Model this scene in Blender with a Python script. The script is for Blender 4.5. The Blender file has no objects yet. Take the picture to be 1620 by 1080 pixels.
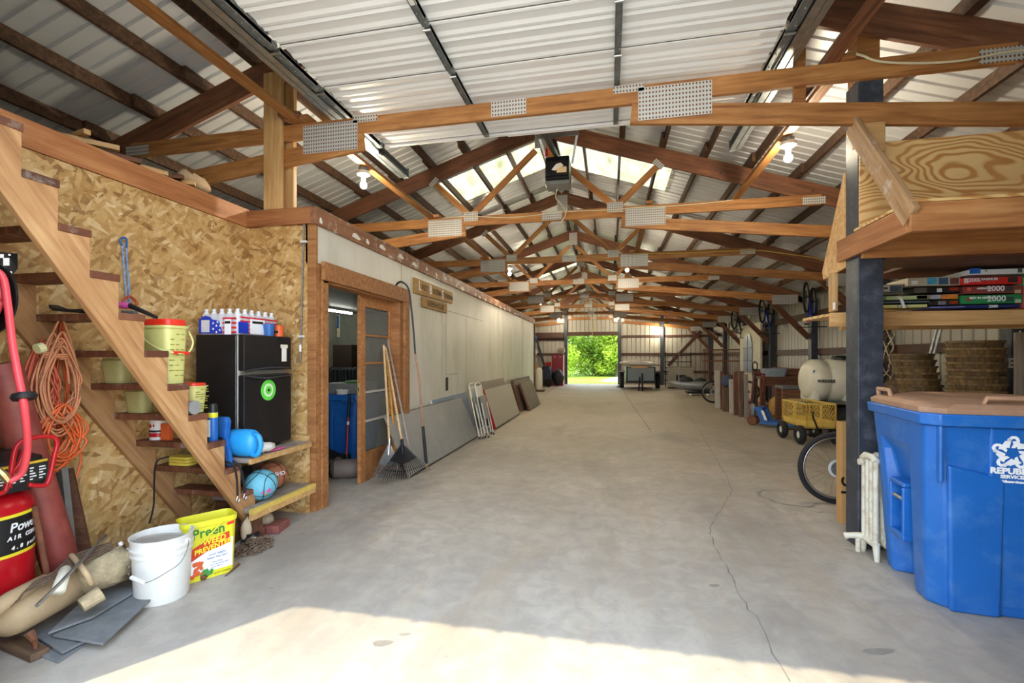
import bpy, bmesh, math, random
from mathutils import Vector, Matrix, Euler
random.seed(7)
S = bpy.context.scene
COL = S.collection
pi = math.pi
rad = math.radians

# ---------------------------------------------------------------- camera, sky, sun, exposure
F = 740.0; HC = 1.4
TH = math.atan(154 / F); SN, CS = math.sin(TH), math.cos(TH)
cam_d = bpy.data.cameras.new('camera'); cam = bpy.data.objects.new('camera', cam_d); COL.objects.link(cam)
cam_d.sensor_width = 36; cam_d.lens = F / 1620 * 36; cam_d.shift_y = 26 / 1620
cam_d.clip_start = 0.05; cam_d.clip_end = 300
cam.location = (0, 0, HC); cam.rotation_euler = (pi / 2, 0, TH)
S.camera = cam

def at(px, py, X=None, Y=None, Z=None):
    """a point of the place measured from the photograph: pixel + one known coordinate"""
    u = (px - 810) / F; v = -(py - 566) / F
    d = (-SN + u * CS, CS + u * SN, v)
    if X is not None: t = X / d[0]
    elif Y is not None: t = Y / d[1]
    else: t = (Z - HC) / d[2]
    return Vector((d[0] * t, d[1] * t, HC + d[2] * t))

W = bpy.data.worlds.new('sky'); S.world = W; W.use_nodes = True
wn = W.node_tree; bg = wn.nodes['Background']
tc = wn.nodes.new('ShaderNodeTexCoord'); sx = wn.nodes.new('ShaderNodeSeparateXYZ')
rp = wn.nodes.new('ShaderNodeValToRGB')
wn.links.new(tc.outputs['Generated'], sx.inputs[0]); wn.links.new(sx.outputs['Z'], rp.inputs[0])
rp.color_ramp.elements[0].position = 0.0; rp.color_ramp.elements[0].color = (.95, .97, 1, 1)
rp.color_ramp.elements[1].position = .6; rp.color_ramp.elements[1].color = (.62, .78, 1, 1)
wn.links.new(rp.outputs[0], bg.inputs[0]); bg.inputs[1].default_value = 4.2

sun_d = bpy.data.lights.new('sun', 'SUN'); sun = bpy.data.objects.new('sun', sun_d); COL.objects.link(sun)
sun_d.energy = 4.2; sun_d.angle = rad(.6); sun_d.color = (1, .88, .60)
sdir = Vector((.693, 1.04, -3.6)).normalized()
sun.rotation_euler = sdir.to_track_quat('-Z', 'Y').to_euler(); sun.location = (-4, -6, 20)
BULB_W = 70.0
vs = S.view_settings; vs.view_transform = 'Standard'; vs.look = 'None'; vs.gamma = 1; vs.exposure = .45
vs.use_curve_mapping = False
S.cycles.max_bounces = 10; S.cycles.diffuse_bounces = 6; S.cycles.transparent_max_bounces = 12

# ---------------------------------------------------------------- helpers
def srgb(c):
    if isinstance(c, str):
        c = tuple(int(c[i:i + 2], 16) / 255 for i in (0, 2, 4))
    return tuple((x / 12.92 if x <= .04045 else ((x + .055) / 1.055) ** 2.4) for x in c) + (1,)

class NT:
    def __init__(s, name):
        s.m = bpy.data.materials.new(name); s.m.use_nodes = True
        s.t = s.m.node_tree; s.b = s.t.nodes['Principled BSDF']; s.n = 0
        s.out = [n for n in s.t.nodes if n.type == 'OUTPUT_MATERIAL'][0]
    def node(s, kind, **kw):
        n = s.t.nodes.new('ShaderNode' + kind)
        for k, v in kw.items(): setattr(n, k, v)
        return n
    def link(s, a, b): s.t.links.new(a, b)
    def coords(s, scale=(1, 1, 1), rot=(0, 0, 0), loc=(0, 0, 0), rnd=False):
        tc = s.node('TexCoord'); mp = s.node('Mapping')
        mp.inputs['Scale'].default_value = scale; mp.inputs['Rotation'].default_value = rot
        mp.inputs['Location'].default_value = loc
        if rnd:
            oi = s.node('ObjectInfo'); ad = s.node('VectorMath', operation='ADD'); ml = s.node('Math', operation='MULTIPLY')
            ml.inputs[1].default_value = 37.0
            s.link(oi.outputs['Random'], ml.inputs[0]); s.link(tc.outputs['Object'], ad.inputs[0]); s.link(ml.outputs[0], ad.inputs[1])
            s.link(ad.outputs[0], mp.inputs[0])
        else: s.link(tc.outputs['Object'], mp.inputs[0])
        return mp.outputs[0]
    def noise(s, vec, scale=5, detail=4, rough=.6, dist=0):
        n = s.node('TexNoise'); n.inputs['Scale'].default_value = scale; n.inputs['Detail'].default_value = detail
        n.inputs['Roughness'].default_value = rough; n.inputs['Distortion'].default_value = dist
        s.link(vec, n.inputs['Vector']); return n.outputs[0]
    def ramp(s, fac, stops):
        r = s.node('ValToRGB'); e = r.color_ramp.elements
        while len(e) < len(stops): e.new(.5)
        for i, (p, c) in enumerate(stops):
            e[i].position = p; e[i].color = srgb(c) if isinstance(c, str) else (tuple(c) + (1,) if len(c) == 3 else c)
        s.link(fac, r.inputs[0]); return r.outputs[0]
    def mix(s, fac, a, b, mode='MIX'):
        m = s.node('Mix', data_type='RGBA', blend_type=mode)
        if isinstance(fac, (int, float)): m.inputs[0].default_value = fac
        else: s.link(fac, m.inputs[0])
        for v, i in ((a, 6), (b, 7)):
            if isinstance(v, str): m.inputs[i].default_value = srgb(v)
            elif isinstance(v, tuple): m.inputs[i].default_value = v
            else: s.link(v, m.inputs[i])
        return m.outputs[2]
    def math(s, op, a, b=0.0):
        m = s.node('Math', operation=op)
        for v, i in ((a, 0), (b, 1)):
            if isinstance(v, (int, float)): m.inputs[i].default_value = v
            else: s.link(v, m.inputs[i])
        return m.outputs[0]
    def bump(s, h, strength=.3, dist=.01):
        b = s.node('Bump'); b.inputs['Strength'].default_value = strength; b.inputs['Distance'].default_value = dist
        s.link(h, b.inputs['Height']); s.link(b.outputs[0], s.b.inputs['Normal'])
    def base(s, c): s.link(c, s.b.inputs['Base Color'])
    def rm(s, r, m=0.0): s.b.inputs['Roughness'].default_value = r; s.b.inputs['Metallic'].default_value = m; return s

def plain(name, c, rough=.5, metal=0, var=.12, scale=9, bump=0, dirt=None, dirt_amt=.35, dscale=6):
    t = NT(name).rm(rough, metal)
    v = t.coords((1, 1, 1), rnd=True); n = t.noise(v, scale, 4)
    base = srgb(c); dk = tuple(x * (1 - var) for x in base[:3]) + (1,); lt = tuple(min(1, x * (1 + var)) for x in base[:3]) + (1,)
    col = t.ramp(n, [(.3, dk), (.7, lt)])
    if dirt:
        d = t.noise(v, dscale, 6, .7); f = t.ramp(d, [(.5, (0, 0, 0)), (.75, (dirt_amt,) * 3)])
        col = t.mix(f, col, dirt)
    t.base(col)
    if bump: t.bump(n, bump)
    return t.m

def wood(name, dark, mid, light, grain=(1.2, 16, 16), rough=.6, wear=None):
    t = NT(name).rm(rough)
    v = t.coords(grain, rnd=True); n = t.noise(v, 1.6, 5, .6, .6)
    col = t.ramp(n, [(.3, dark), (.5, mid), (.72, light)])
    v2 = t.coords((1.1, 1.1, 1.1), rnd=True); n2 = t.noise(v2, 2.2, 3)
    col = t.mix(t.ramp(n2, [(.35, (0, 0, 0)), (.7, (.45,) * 3)]), col, dark)
    vo = t.node('TexVoronoi'); vo.inputs['Scale'].default_value = 2.3; t.link(v2, vo.inputs['Vector'])
    col = t.mix(t.ramp(vo.outputs['Distance'], [(.03, (.8,) * 3), (.075, (0, 0, 0))]), col, (.06, .025, .01, 1))
    oi = t.node('ObjectInfo'); hs = t.node('HueSaturation')
    t.link(t.math('ADD', t.math('MULTIPLY', oi.outputs['Random'], .35), .82), hs.inputs['Value'])
    t.link(col, hs.inputs['Color']); col = hs.outputs[0]
    if wear:
        w = t.noise(v2, 5, 6, .7); col = t.mix(t.ramp(w, [(.55, (0, 0, 0)), (.68, (.7,) * 3)]), col, wear)
    t.base(col); t.bump(n, .15, .004)
    return t.m

def osb(name, axes):
    """oriented strand board; axes = the two in-plane axes"""
    t = NT(name).rm(.55)
    tc = t.node('TexCoord'); sp = t.node('SeparateXYZ'); cb = t.node('CombineXYZ')
    t.link(tc.outputs['Object'], sp.inputs[0]); t.link(sp.outputs[axes[0]], cb.inputs[0]); t.link(sp.outputs[axes[1]], cb.inputs[1])
    wob = t.node('TexNoise'); wob.inputs['Scale'].default_value = 6.0; t.link(cb.outputs[0], wob.inputs['Vector'])
    adv = t.node('VectorMath', operation='MULTIPLY_ADD'); t.link(wob.outputs[1], adv.inputs[0]); adv.inputs[1].default_value = (.02, .02, 0); t.link(cb.outputs[0], adv.inputs[2])
    layers = []
    for i, (r, sx_, sy_) in enumerate(((.2, 10, 32), (-.8, 11, 36), (1.35, 10, 36), (-.3, 8, 28), (.75, 12, 42))):
        mp = t.node('Mapping', vector_type='TEXTURE'); mp.inputs['Rotation'].default_value = (0, 0, r); mp.inputs['Scale'].default_value = (1 / sx_, 1 / sy_, 1)
        mp.inputs['Location'].default_value = (i * 3.3, i * 1.7, 0)
        t.link(adv.outputs[0], mp.inputs[0])
        vo = t.node('TexVoronoi', voronoi_dimensions='2D', distance='CHEBYCHEV'); vo.inputs['Scale'].default_value = 1
        t.link(mp.outputs[0], vo.inputs['Vector'])
        bw = t.node('SeparateColor'); t.link(vo.outputs['Color'], bw.inputs[0])
        layers.append((bw.outputs[0], bw.outputs[1]))
    pal = [(0, '8d6536'), (.16, 'b08850'), (.5, 'c9a468'), (.84, 'd6b680'), (1, 'e9d3a4')]
    col = t.ramp(layers[0][0], pal)
    for i in (1, 2, 3, 4):
        f = t.ramp(layers[i][1], [(.50 + .04 * i, (0, 0, 0)), (.53 + .04 * i, (.78,) * 3)])
        col = t.mix(f, col, t.ramp(layers[i][0], pal))
    fg = t.coords((40, 40, 40)); nn = t.noise(fg, 1, 3)
    col = t.mix(.25, col, t.ramp(nn, [(.3, 'a07a40'), (.7, 'f0d8a8')]), 'MULTIPLY')
    t.base(col); t.bump(layers[0][0], .25, .003)
    return t.m

def plywood(name):
    t = NT(name).rm(.5)
    v = t.coords((.7, 1, 2.2)); n = t.noise(v, 1.1, 2.5, .45, .3)
    s_ = t.math('SINE', t.math('MULTIPLY', n, 185))
    col = t.ramp(t.math('ADD', t.math('MULTIPLY', s_, .5), .5), [(.25, 'e2c084'), (.55, 'd9b072'), (.85, 'b98147')])
    v2 = t.coords((.8, 1, 1.5), loc=(3, 1, 2)); n2 = t.noise(v2, 2, 3)
    col = t.mix(t.ramp(n2, [(.4, (0, 0, 0)), (.7, (.5,) * 3)]), col, 'cda368')
    t.base(col); return t.m

def concrete(name):
    t = NT(name).rm(.62)
    v = t.coords(); n = t.noise(v, .7, 8, .62); n2 = t.noise(v, 6, 8, .7, .5); n3 = t.noise(t.coords((1.2, .5, 1), loc=(4, 2, 0)), .9, 7, .65, .8)
    col = t.ramp(n, [(.3, '9a938a'), (.5, 'ada69b'), (.7, 'beb7ab')])
    col = t.mix(t.ramp(n2, [(.4, (.42,) * 3), (.6, (0, 0, 0))]), col, '87817a')
    col = t.mix(t.ramp(n3, [(.5, (0, 0, 0)), (.68, (.7,) * 3)]), col, '89827a')
    # tan mixed in more strongly towards the back of the building
    sp = t.node('SeparateXYZ'); t.link(v, sp.inputs[0])
    f = t.math('MULTIPLY', t.math('ADD', sp.outputs[1], -4.5), .13); f = t.math('MULTIPLY', t.math('MINIMUM', t.math('MAXIMUM', f, 0), 1), .55)
    col = t.mix(f, col, 'ab9c82')
    n4 = t.noise(t.coords((2.2, .45, 1), rot=(0, 0, .5), loc=(1, 7, 0)), 1.3, 7, .7, 1.2); col = t.mix(t.ramp(n4, [(.5, (0, 0, 0)), (.7, (.5,) * 3)]), col, 'a3927a')
    n5 = t.noise(t.coords((1, .6, 1), loc=(8, 3, 0)), .8, 4, .5); col = t.mix(t.ramp(n5, [(.6, (0, 0, 0)), (.72, (.5,) * 3)]), col, '837d75')
    sk = t.noise(v, 42, 3); col = t.mix(t.ramp(sk, [(.26, (.6,) * 3), (.31, (0, 0, 0))]), col, '6d675f')
    t.base(col); t.bump(n2, .08, .004); return t.m

def holes_plate(name):
    t = NT(name).rm(.42, .85)
    v = t.coords((40, 40, 30)); fr = t.node('VectorMath', operation='FRACTION'); t.link(v, fr.inputs[0])
    sp = t.node('SeparateXYZ'); t.link(fr.outputs[0], sp.inputs[0])
    a = t.math('ADD', sp.outputs[0], -.5); b = t.math('ADD', sp.outputs[2], -.5)
    d = t.math('SQRT', t.math('ADD', t.math('MULTIPLY', a, a), t.math('MULTIPLY', b, b)))
    f = t.math('LESS_THAN', d, .27)
    t.base(t.mix(f, 'c9cbc8', '7a5230')); t.b.inputs['Metallic'].default_value = .25
    return t.m

def emit(name, c, strength):
    t = NT(name); t.b.inputs['Base Color'].default_value = srgb(c); t.b.inputs['Emission Color'].default_value = srgb(c)
    t.b.inputs['Emission Strength'].default_value = strength; return t.m

class MB:
    """collects shapes into one mesh"""
    def __init__(s): s.v = []; s.f = []
    def add(s, vs, fs):
        o = len(s.v); s.v += [Vector(p) for p in vs]; s.f += [[i + o for i in f] for f in fs]; return s
    def box(s, a, b, M=None):
        x0, y0, z0 = a; x1, y1, z1 = b
        vs = [(x0, y0, z0), (x1, y0, z0), (x1, y1, z0), (x0, y1, z0), (x0, y0, z1), (x1, y0, z1), (x1, y1, z1), (x0, y1, z1)]
        if M: vs = [M @ Vector(p) for p in vs]
        return s.add(vs, [(0, 3, 2, 1), (4, 5, 6, 7), (0, 1, 5, 4), (1, 2, 6, 5), (2, 3, 7, 6), (3, 0, 4, 7)])
    def beam(s, p0, p1, w, h, up=(0, 0, 1)):
        M, L = frame(p0, p1, up); return s.box((0, -w / 2, -h / 2), (L, w / 2, h / 2), M)
    def tube(s, pts, r, n=8, closed=False, cap=True):
        pts = [Vector(p) for p in pts]; m = len(pts); rs = r if isinstance(r, (list, tuple)) else [r] * m
        ring = []; prev = None
        for i, p in enumerate(pts):
            if closed: d = (pts[(i + 1) % m] - pts[i - 1])
            else: d = pts[min(i + 1, m - 1)] - pts[max(i - 1, 0)]
            d = d.normalized() if d.length > 1e-9 else Vector((0, 0, 1))
            if prev is None: a = d.orthogonal().normalized()
            else:
                a = prev - d * prev.dot(d); a = a.normalized() if a.length > 1e-6 else d.orthogonal().normalized()
            prev = a; b = d.cross(a)
            ring.append([p + (a * math.cos(2 * pi * k / n) + b * math.sin(2 * pi * k / n)) * rs[i] for k in range(n)])
        vs = [q for R_ in ring for q in R_]; fs = []
        for i in range(m if closed else m - 1):
            j = (i + 1) % m
            for k in range(n):
                l = (k + 1) % n; fs.append((i * n + k, i * n + l, j * n + l, j * n + k))
        if cap and not closed: fs.append(tuple(reversed(range(n)))); fs.append(tuple((m - 1) * n + k for k in range(n)))
        return s.add(vs, fs)
    def lathe(s, prof, c=(0, 0, 0), axis='Z', n=24, M=None, cap=True):
        vs = []
        for r, z in prof:
            for k in range(n):
                a = 2 * pi * k / n; p = (r * math.cos(a), r * math.sin(a), z)
                if axis == 'X': p = (p[2], p[0], p[1])
                if axis == 'Y': p = (p[1], p[2], p[0])
                q = Vector(p) + Vector(c); vs.append(M @ q if M else q)
        m = len(prof); fs = [(i * n + k, i * n + (k + 1) % n, (i + 1) * n + (k + 1) % n, (i + 1) * n + k) for i in range(m - 1) for k in range(n)]
        if cap: fs.append(tuple(reversed(range(n)))); fs.append(tuple((m - 1) * n + k for k in range(n)))
        return s.add(vs, fs)
    def prism(s, poly, d0, d1, plane='XZ', M=None):
        def mk(a, b, d):
            p = {'XZ': (a, d, b), 'YZ': (d, a, b), 'XY': (a, b, d)}[plane]; return M @ Vector(p) if M else Vector(p)
        n = len(poly); vs = [mk(a, b, d0) for a, b in poly] + [mk(a, b, d1) for a, b in poly]
        return s.add(vs, [tuple(reversed(range(n))), tuple(range(n, 2 * n))] + [(i, (i + 1) % n, (i + 1) % n + n, i + n) for i in range(n)])
    def loft(s, rings, cap=True):
        n = len(rings[0]); m = len(rings); vs = [p for r in rings for p in r]
        fs = [(i * n + k, i * n + (k + 1) % n, (i + 1) * n + (k + 1) % n, (i + 1) * n + k) for i in range(m - 1) for k in range(n)]
        if cap: fs.append(tuple(reversed(range(n)))); fs.append(tuple((m - 1) * n + k for k in range(n)))
        return s.add(vs, fs)
    def sphere(s, c, r, n=16, sq=(1, 1, 1)):
        prof = [(max(1e-4, math.sin(pi * i / (n // 2))) , -math.cos(pi * i / (n // 2))) for i in range(n // 2 + 1)]
        vs = []
        for pr, z in prof:
            for k in range(n):
                a = 2 * pi * k / n; vs.append((c[0] + r * sq[0] * pr * math.cos(a), c[1] + r * sq[1] * pr * math.sin(a), c[2] + r * sq[2] * z))
        m = len(prof)
        return s.add(vs, [(i * n + k, i * n + (k + 1) % n, (i + 1) * n + (k + 1) % n, (i + 1) * n + k) for i in range(m - 1) for k in range(n)])

def frame(p0, p1, up=(0, 0, 1)):
    p0, p1 = Vector(p0), Vector(p1); x = (p1 - p0); L = x.length; x.normalize(); u = Vector(up)
    z = u - x * u.dot(x)
    if z.length < 1e-4: u = Vector((0, 1, 0)); z = u - x * u.dot(x)
    z.normalize(); y = z.cross(x)
    M = Matrix((x, y, z)).transposed().to_4x4(); M.translation = p0
    return M, L

def wmat(T):
    m = Matrix.Identity(4)
    while T is not None:
        m = T.matrix_basis @ m; T = T.parent
    return m

def tag(o, label=None, cat=None, group=None, kind=None):
    if label: o['label'] = label
    if cat: o['category'] = cat
    if group: o['group'] = group
    if kind: o['kind'] = kind
    return o

def obj(name, mb, mat, T=None, local=False, bevel=0, smooth=False, M=None, seg=2, **tags):
    """link ONE mesh object. mesh given in world coordinates (local=False) or in T's frame (local=True); M: own matrix, mesh local to it"""
    me = bpy.data.meshes.new(name); me.from_pydata([tuple(p) for p in mb.v], [], mb.f)
    bm = bmesh.new(); bm.from_mesh(me); bmesh.ops.recalc_face_normals(bm, faces=bm.faces); bm.to_mesh(me); bm.free()
    me.materials.append(mat); o = bpy.data.objects.new(name, me); COL.objects.link(o)
    if smooth:
        for p in me.polygons: p.use_smooth = True
        if smooth is not True:
            me.set_sharp_from_angle(angle=rad(smooth))
    if T is not None:
        o.parent = T
        if not local: o.matrix_basis = wmat(T).inverted() @ (M if M else Matrix.Identity(4))
        elif M: o.matrix_basis = M
    elif M: o.matrix_basis = M
    if bevel:
        b = o.modifiers.new('bevel', 'BEVEL'); b.width = bevel; b.segments = seg; b.limit_method = 'ANGLE'; b.angle_limit = rad(40)
    return tag(o, **tags)

def centred(name, mb, mat, T=None, **k):
    """world-coordinate mesh given its own origin at its base centre"""
    xs = [p.x for p in mb.v]; ys = [p.y for p in mb.v]; zs = [p.z for p in mb.v]
    c = Vector(((min(xs) + max(xs)) / 2, (min(ys) + max(ys)) / 2, min(zs)))
    mb.v = [p - c for p in mb.v]
    return obj(name, mb, mat, T, M=Matrix.Translation(c), **k)

def bar(name, p0, p1, w, h, mat, T=None, up=(0, 0, 1), bevel=.004, **tags):
    M, L = frame(p0, p1, up)
    return obj(name, MB().box((0, -w / 2, -h / 2), (L, w / 2, h / 2)), mat, T, M=M, bevel=bevel, **tags)

def thing(name, label, cat, loc=(0, 0, 0), rz=0, group=None, kind=None):
    o = bpy.data.objects.new(name, None); COL.objects.link(o); o.empty_display_size = .1
    o.location = loc; o.rotation_euler = (0, 0, rz); o.matrix_basis = Matrix.Translation(loc) @ Matrix.Rotation(rz, 4, 'Z')
    return tag(o, label, cat, group, kind)

def dup(root, M, label=None, group=None):
    r = root.copy(); COL.objects.link(r); r.matrix_basis = M
    if label: r['label'] = label
    if group: r['group'] = group
    for ch in list(root.children):
        c = ch.copy(); COL.objects.link(c); c.parent = r
        for g in list(ch.children):
            d = g.copy(); COL.objects.link(d); d.parent = c
    return r

def TR(x, y, z=0, rz=0): return Matrix.Translation((x, y, z)) @ Matrix.Rotation(rz, 4, 'Z')

def text(name, body, size, mat, T, M, ext=.0006, align='CENTER', shear=0, sx=1, weight=0):
    cu = bpy.data.curves.new(name, 'FONT'); cu.body = body; cu.size = size; cu.extrude = ext; cu.align_x = align; cu.align_y = 'CENTER'
    cu.shear = shear; cu.offset = weight; cu.resolution_u = 3; cu.materials.append(mat)
    tmp = bpy.data.objects.new('tmp', cu); COL.objects.link(tmp); bpy.context.view_layer.update()
    me = bpy.data.meshes.new_from_object(tmp.evaluated_get(bpy.context.evaluated_depsgraph_get())); bpy.data.objects.remove(tmp)
    o = bpy.data.objects.new(name, me); COL.objects.link(o)
    o.parent = T; o.matrix_basis = (wmat(T).inverted() if T else Matrix.Identity(4)) @ M @ Matrix.Diagonal((sx, 1, 1, 1)); return o

def face_M(p, right, upv):
    """matrix whose local x = right, y = up, z = out"""
    r = Vector(right).normalized(); u = Vector(upv).normalized(); n = r.cross(u)
    M = Matrix((r, u, n)).transposed().to_4x4(); M.translation = Vector(p); return M

def smoothpath(pts, k=6):
    P_ = [Vector(p) for p in pts]; out = []
    for i in range(len(P_) - 1):
        a = P_[max(i - 1, 0)]; b = P_[i]; c = P_[i + 1]; d = P_[min(i + 2, len(P_) - 1)]
        for j in range(k):
            t = j / k
            out.append(.5 * ((2 * b) + (-a + c) * t + (2 * a - 5 * b + 4 * c - d) * t * t + (-a + 3 * b - 3 * c + d) * t ** 3))
    out.append(P_[-1]); return out

# ---------------------------------------------------------------- materials
M_ = {}
M_['truss'] = wood('truss_wood', '83522a', 'b07840', 'c99459')
M_['trussd'] = wood('truss_dark_wood', '553524', '7b4e34', '946444')
M_['purlin'] = wood('purlin_wood', '35241a', '563c2a', '7a5a3e')
M_['girt'] = wood('girt_wood', '38231a', '54362a', '6b493a')
M_['pale'] = wood('pale_wood', 'b18550', 'cda269', 'dfbd88')
M_['trim'] = wood('trim_wood', '8a5530', 'ab7043', 'c08c5c')
M_['trimw'] = wood('trim_wood_painted', '7c5238', '98684a', 'b08060', wear='e6dfd2')
M_['stair'] = wood('stair_wood', '9a6433', 'b9834a', 'cf9f68', (16, 1.2, 1.2))
M_['stairb'] = wood('stair_wood_bar', '94673f', 'ba8c5c', 'd0a878')
M_['tread'] = wood('tread_wood', '522c1c', '6e4028', '8a5a40', (16, 2, 2), wear='a0958a')
M_['brace'] = wood('worn_brace_wood', '8a6440', 'a9855e', 'bd9d78', wear='cfc8bc')
M_['frame'] = wood('door_frame_wood', '85532c', 'ab7443', 'c2915c')
M_['old'] = wood('old_wood', '4a382a', '6b523e', '8a7058')
M_['oldbr'] = wood('old_brown_wood', '4b2f20', '6b432c', '8b5c3d')
M_['oldw'] = plain('old_white_wood', 'b9b3a6', .7, 0, .25, 6, .1, '6d5a46', .6)
M_['grey_wood'] = wood('grey_wood', '77706a', '958d84', 'aba298')
M_['osbx'] = osb('osb_x', (0, 2)); M_['osby'] = osb('osb_y', (1, 2))
M_['ply'] = plywood('plywood')
M_['floor'] = concrete('concrete')
M_['plate'] = holes_plate('nail_plate')
M_['galv'] = plain('galvanised', 'a3a9ab', .35, .85, .2, 14)
M_['galvd'] = plain('dark_galvanised', '757b7c', .4, .35, .25, 20)
M_['steel'] = plain('steel', 'b5b5b3', .3, .9, .1)
M_['roof'] = plain('white_sheet_metal', 'ccced0', .42, .15, .05, 2)
M_['rooft'] = plain('roof_underside', 'd6d8da', .42, .2, .06, 2)
M_['doorp'] = plain('white_door_panel', 'f3f4f4', .38, .0, .02, 2)
M_['wallm'] = plain('beige_sheet_metal', 'b6b2a6', .5, .1, .08, 2, dirt='8a8172', dirt_amt=.4, dscale=2)
M_['post'] = plain('black_paint_post', '30353f', .45, 0, .25, 12, dirt='8a8f9c', dirt_amt=.25, dscale=10)
M_['black'] = plain('black_plastic', '17181a', .45, 0, .2)
M_['blackm'] = plain('black_metal', '1c1d20', .35, .4, .2)
M_['rubber'] = plain('rubber', '1b1b1c', .8, 0, .2, 20)
M_['white'] = plain('white_paint', 'e8e8e4', .45, 0, .05)
M_['chairw'] = plain('chair_white', 'dedbd0', .4, 0, .06)
M_['red'] = plain('red_paint', 'b3121c', .3, 0, .1, 6)
M_['hose'] = plain('red_hose', 'e04a52', .35, 0, .08)
M_['darkred'] = plain('dark_red_pipe', '8a4038', .5, 0, .2, 10, .1, 'b06a50', .5)
M_['blue'] = plain('blue_plastic', '1b63b4', .38, 0, .06, 4, 0, '6f9ed0', .35, 5)
M_['blue2'] = plain('blue_paint', '2c62a8', .4, 0, .1)
M_['sky'] = plain('bright_blue_plastic', '2a9be0', .35, 0, .05)
M_['yellow'] = plain('yellow_plastic', 'd8d22c', .4, 0, .04)
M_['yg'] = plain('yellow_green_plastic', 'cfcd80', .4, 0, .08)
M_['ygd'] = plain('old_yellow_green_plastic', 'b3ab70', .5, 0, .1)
M_['yelm'] = plain('yellow_metal', 'dcbc5c', .5, 0, .1, 8, 0, 'a08850', .4)
M_['orange'] = plain('orange_plastic', 'd6602e', .5, 0, .08)
M_['redp'] = plain('red_plastic', 'e0301e', .35, 0, .05)
M_['green'] = plain('green_plastic', '3f8a3c', .5)
M_['tan'] = plain('tan_plastic', 'a88266', .5, 0, .06, 5, 0, 'c0a894', .4)
M_['card'] = plain('cardboard', 'b98f58', .8, 0, .06)
M_['pink'] = plain('pink', 'd65aa0', .5)
M_['cream'] = plain('cream_poly_tank', 'dfdcc8', .4, 0, .04)
M_['rust'] = plain('rust', '74472f', .8, 0, .3, 14, .3, '4a3024', .5)
M_['chain'] = plain('rusty_chain', '74604f', .7, .2, .35, 30, .2)
M_['dusty'] = plain('dusty_tank', 'b39b78', .85, 0, .1, 5, .15, 'c4b092', .5)
M_['barkm'] = plain('mortar_crust', 'a89878', .95, 0, .3, 14, .9, '71634c', .7)
M_['slate'] = plain('slate', '6d7072', .75, 0, .2, 14, .3, '8f9294', .4)
M_['bucket'] = plain('white_bucket', 'dcdcd6', .4, 0, .04, 6, 0, 'b0aa9c', .35)
M_['grey'] = plain('grey_laminate', '8f8f8c', .5, 0, .05, 3, 0, 'a3a3a0', .4)
M_['tablet'] = plain('beige_table_vinyl', 'a9a496', .6, 0, .06, 3, 0, '8f8a7a', .4)
M_['brownt'] = plain('brown_table_vinyl', '67544a', .5, 0, .1, 6, 0, '8a7a70', .5)
M_['radi'] = plain('radiator_paint', 'd3cfbd', .6, 0, .08, 10, .2, '8a6a3a', .85, 9)
M_['brick'] = plain('brick', '8a5048', .85, 0, .2, 20, .3)
M_['stone'] = plain('limestone', 'c0ae90', .85, 0, .15, 14, .4)
M_['basket'] = wood('basket_splint', '463524', '76603f', '9c8258', (14, 14, 2.0))
M_['ballo'] = plain('orange_ball', 'a5684a', .7, 0, .1, 40, .2)
M_['ballb'] = plain('blue_ball', '6cb6cc', .6, 0, .06, 40, .1)
M_['greenp'] = plain('green_sticker', '62d44a', .5)
M_['paper'] = plain('paper', 'ebe8e0', .7, 0, .03)
M_['clearp'] = plain('milky_film', 'd9dadd', .15, 0, .08)
M_['flagblue'] = plain('flag_blue', '1f3bb8', .3)
M_['flagred'] = plain('flag_red', 'cf2438', .3)
M_['cordo'] = plain('cord_orange', 'd9642e', .5, 0, .15)
M_['cordp'] = plain('cord_peach', 'c08058', .55, 0, .15)
M_['cordr'] = plain('cord_red_orange', 'b9543a', .5, 0, .15)
M_['cordb'] = plain('cord_burnt', 'cc5522', .5, 0, .15)
M_['romex'] = plain('romex_cream', 'd8cfae', .5)
M_['romexy'] = plain('romex_yellow', 'd2b955', .5)
M_['bluestr'] = plain('bungee_blue', '7d9bc4', .7, 0, .35, 60)
M_['polew'] = wood('pole_wood', 'b08a5c', 'ccab7c', 'dcc29a')
M_['polegr'] = wood('pole_grey_wood', '8a7d72', 'a3968a', 'b5a99c')
M_['poley'] = wood('pole_yellow_wood', 'b07a2c', 'd0993f', 'dcae5c')
M_['signw'] = wood('sign_wood', '8a6428', 'a67e38', 'b88f4c')
M_['signd'] = plain('carved_dark', '4a3014', .7)
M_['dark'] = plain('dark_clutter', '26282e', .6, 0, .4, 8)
M_['navy'] = plain('navy', '232c48', .6, 0, .2)
M_['silver'] = plain('silver_boat', '9da3a8', .4, .5, .1)
M_['foam'] = plain('surfboard_white', 'd6cfc6', .35, 0, .05)
M_['trailer'] = plain('trailer_grey_panel', '76838c', .5, 0, .08, 3)
M_['yellowd'] = plain('sulphur', 'd6b028', .6)
M_['text_w'] = plain('lettering_white', 'f2f4f6', .5, 0, .01)
M_['text_k'] = plain('lettering_black', '101114', .5, 0, .01)
M_['text_g'] = plain('lettering_green', '1d7a34', .5, 0, .01)
M_['text_r'] = plain('lettering_red', 'c83c14', .5, 0, .02)
M_['text_y'] = plain('lettering_yellow', 'f0e030', .5, 0, .01)
M_['text_b'] = plain('lettering_blue', '1e4fa0', .5, 0, .01)
M_['grass'] = plain('lawn', '8aa83c', .9, 0, .25, 2, .3)
M_['gravel'] = plain('dirt_pile', 'c2b49c', .95, 0, .3, 9, .8)
M_['fridge'] = plain('fridge_black', '131316', .42, 0, .25, 30, .05, '2c2624', .5, 5)
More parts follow.
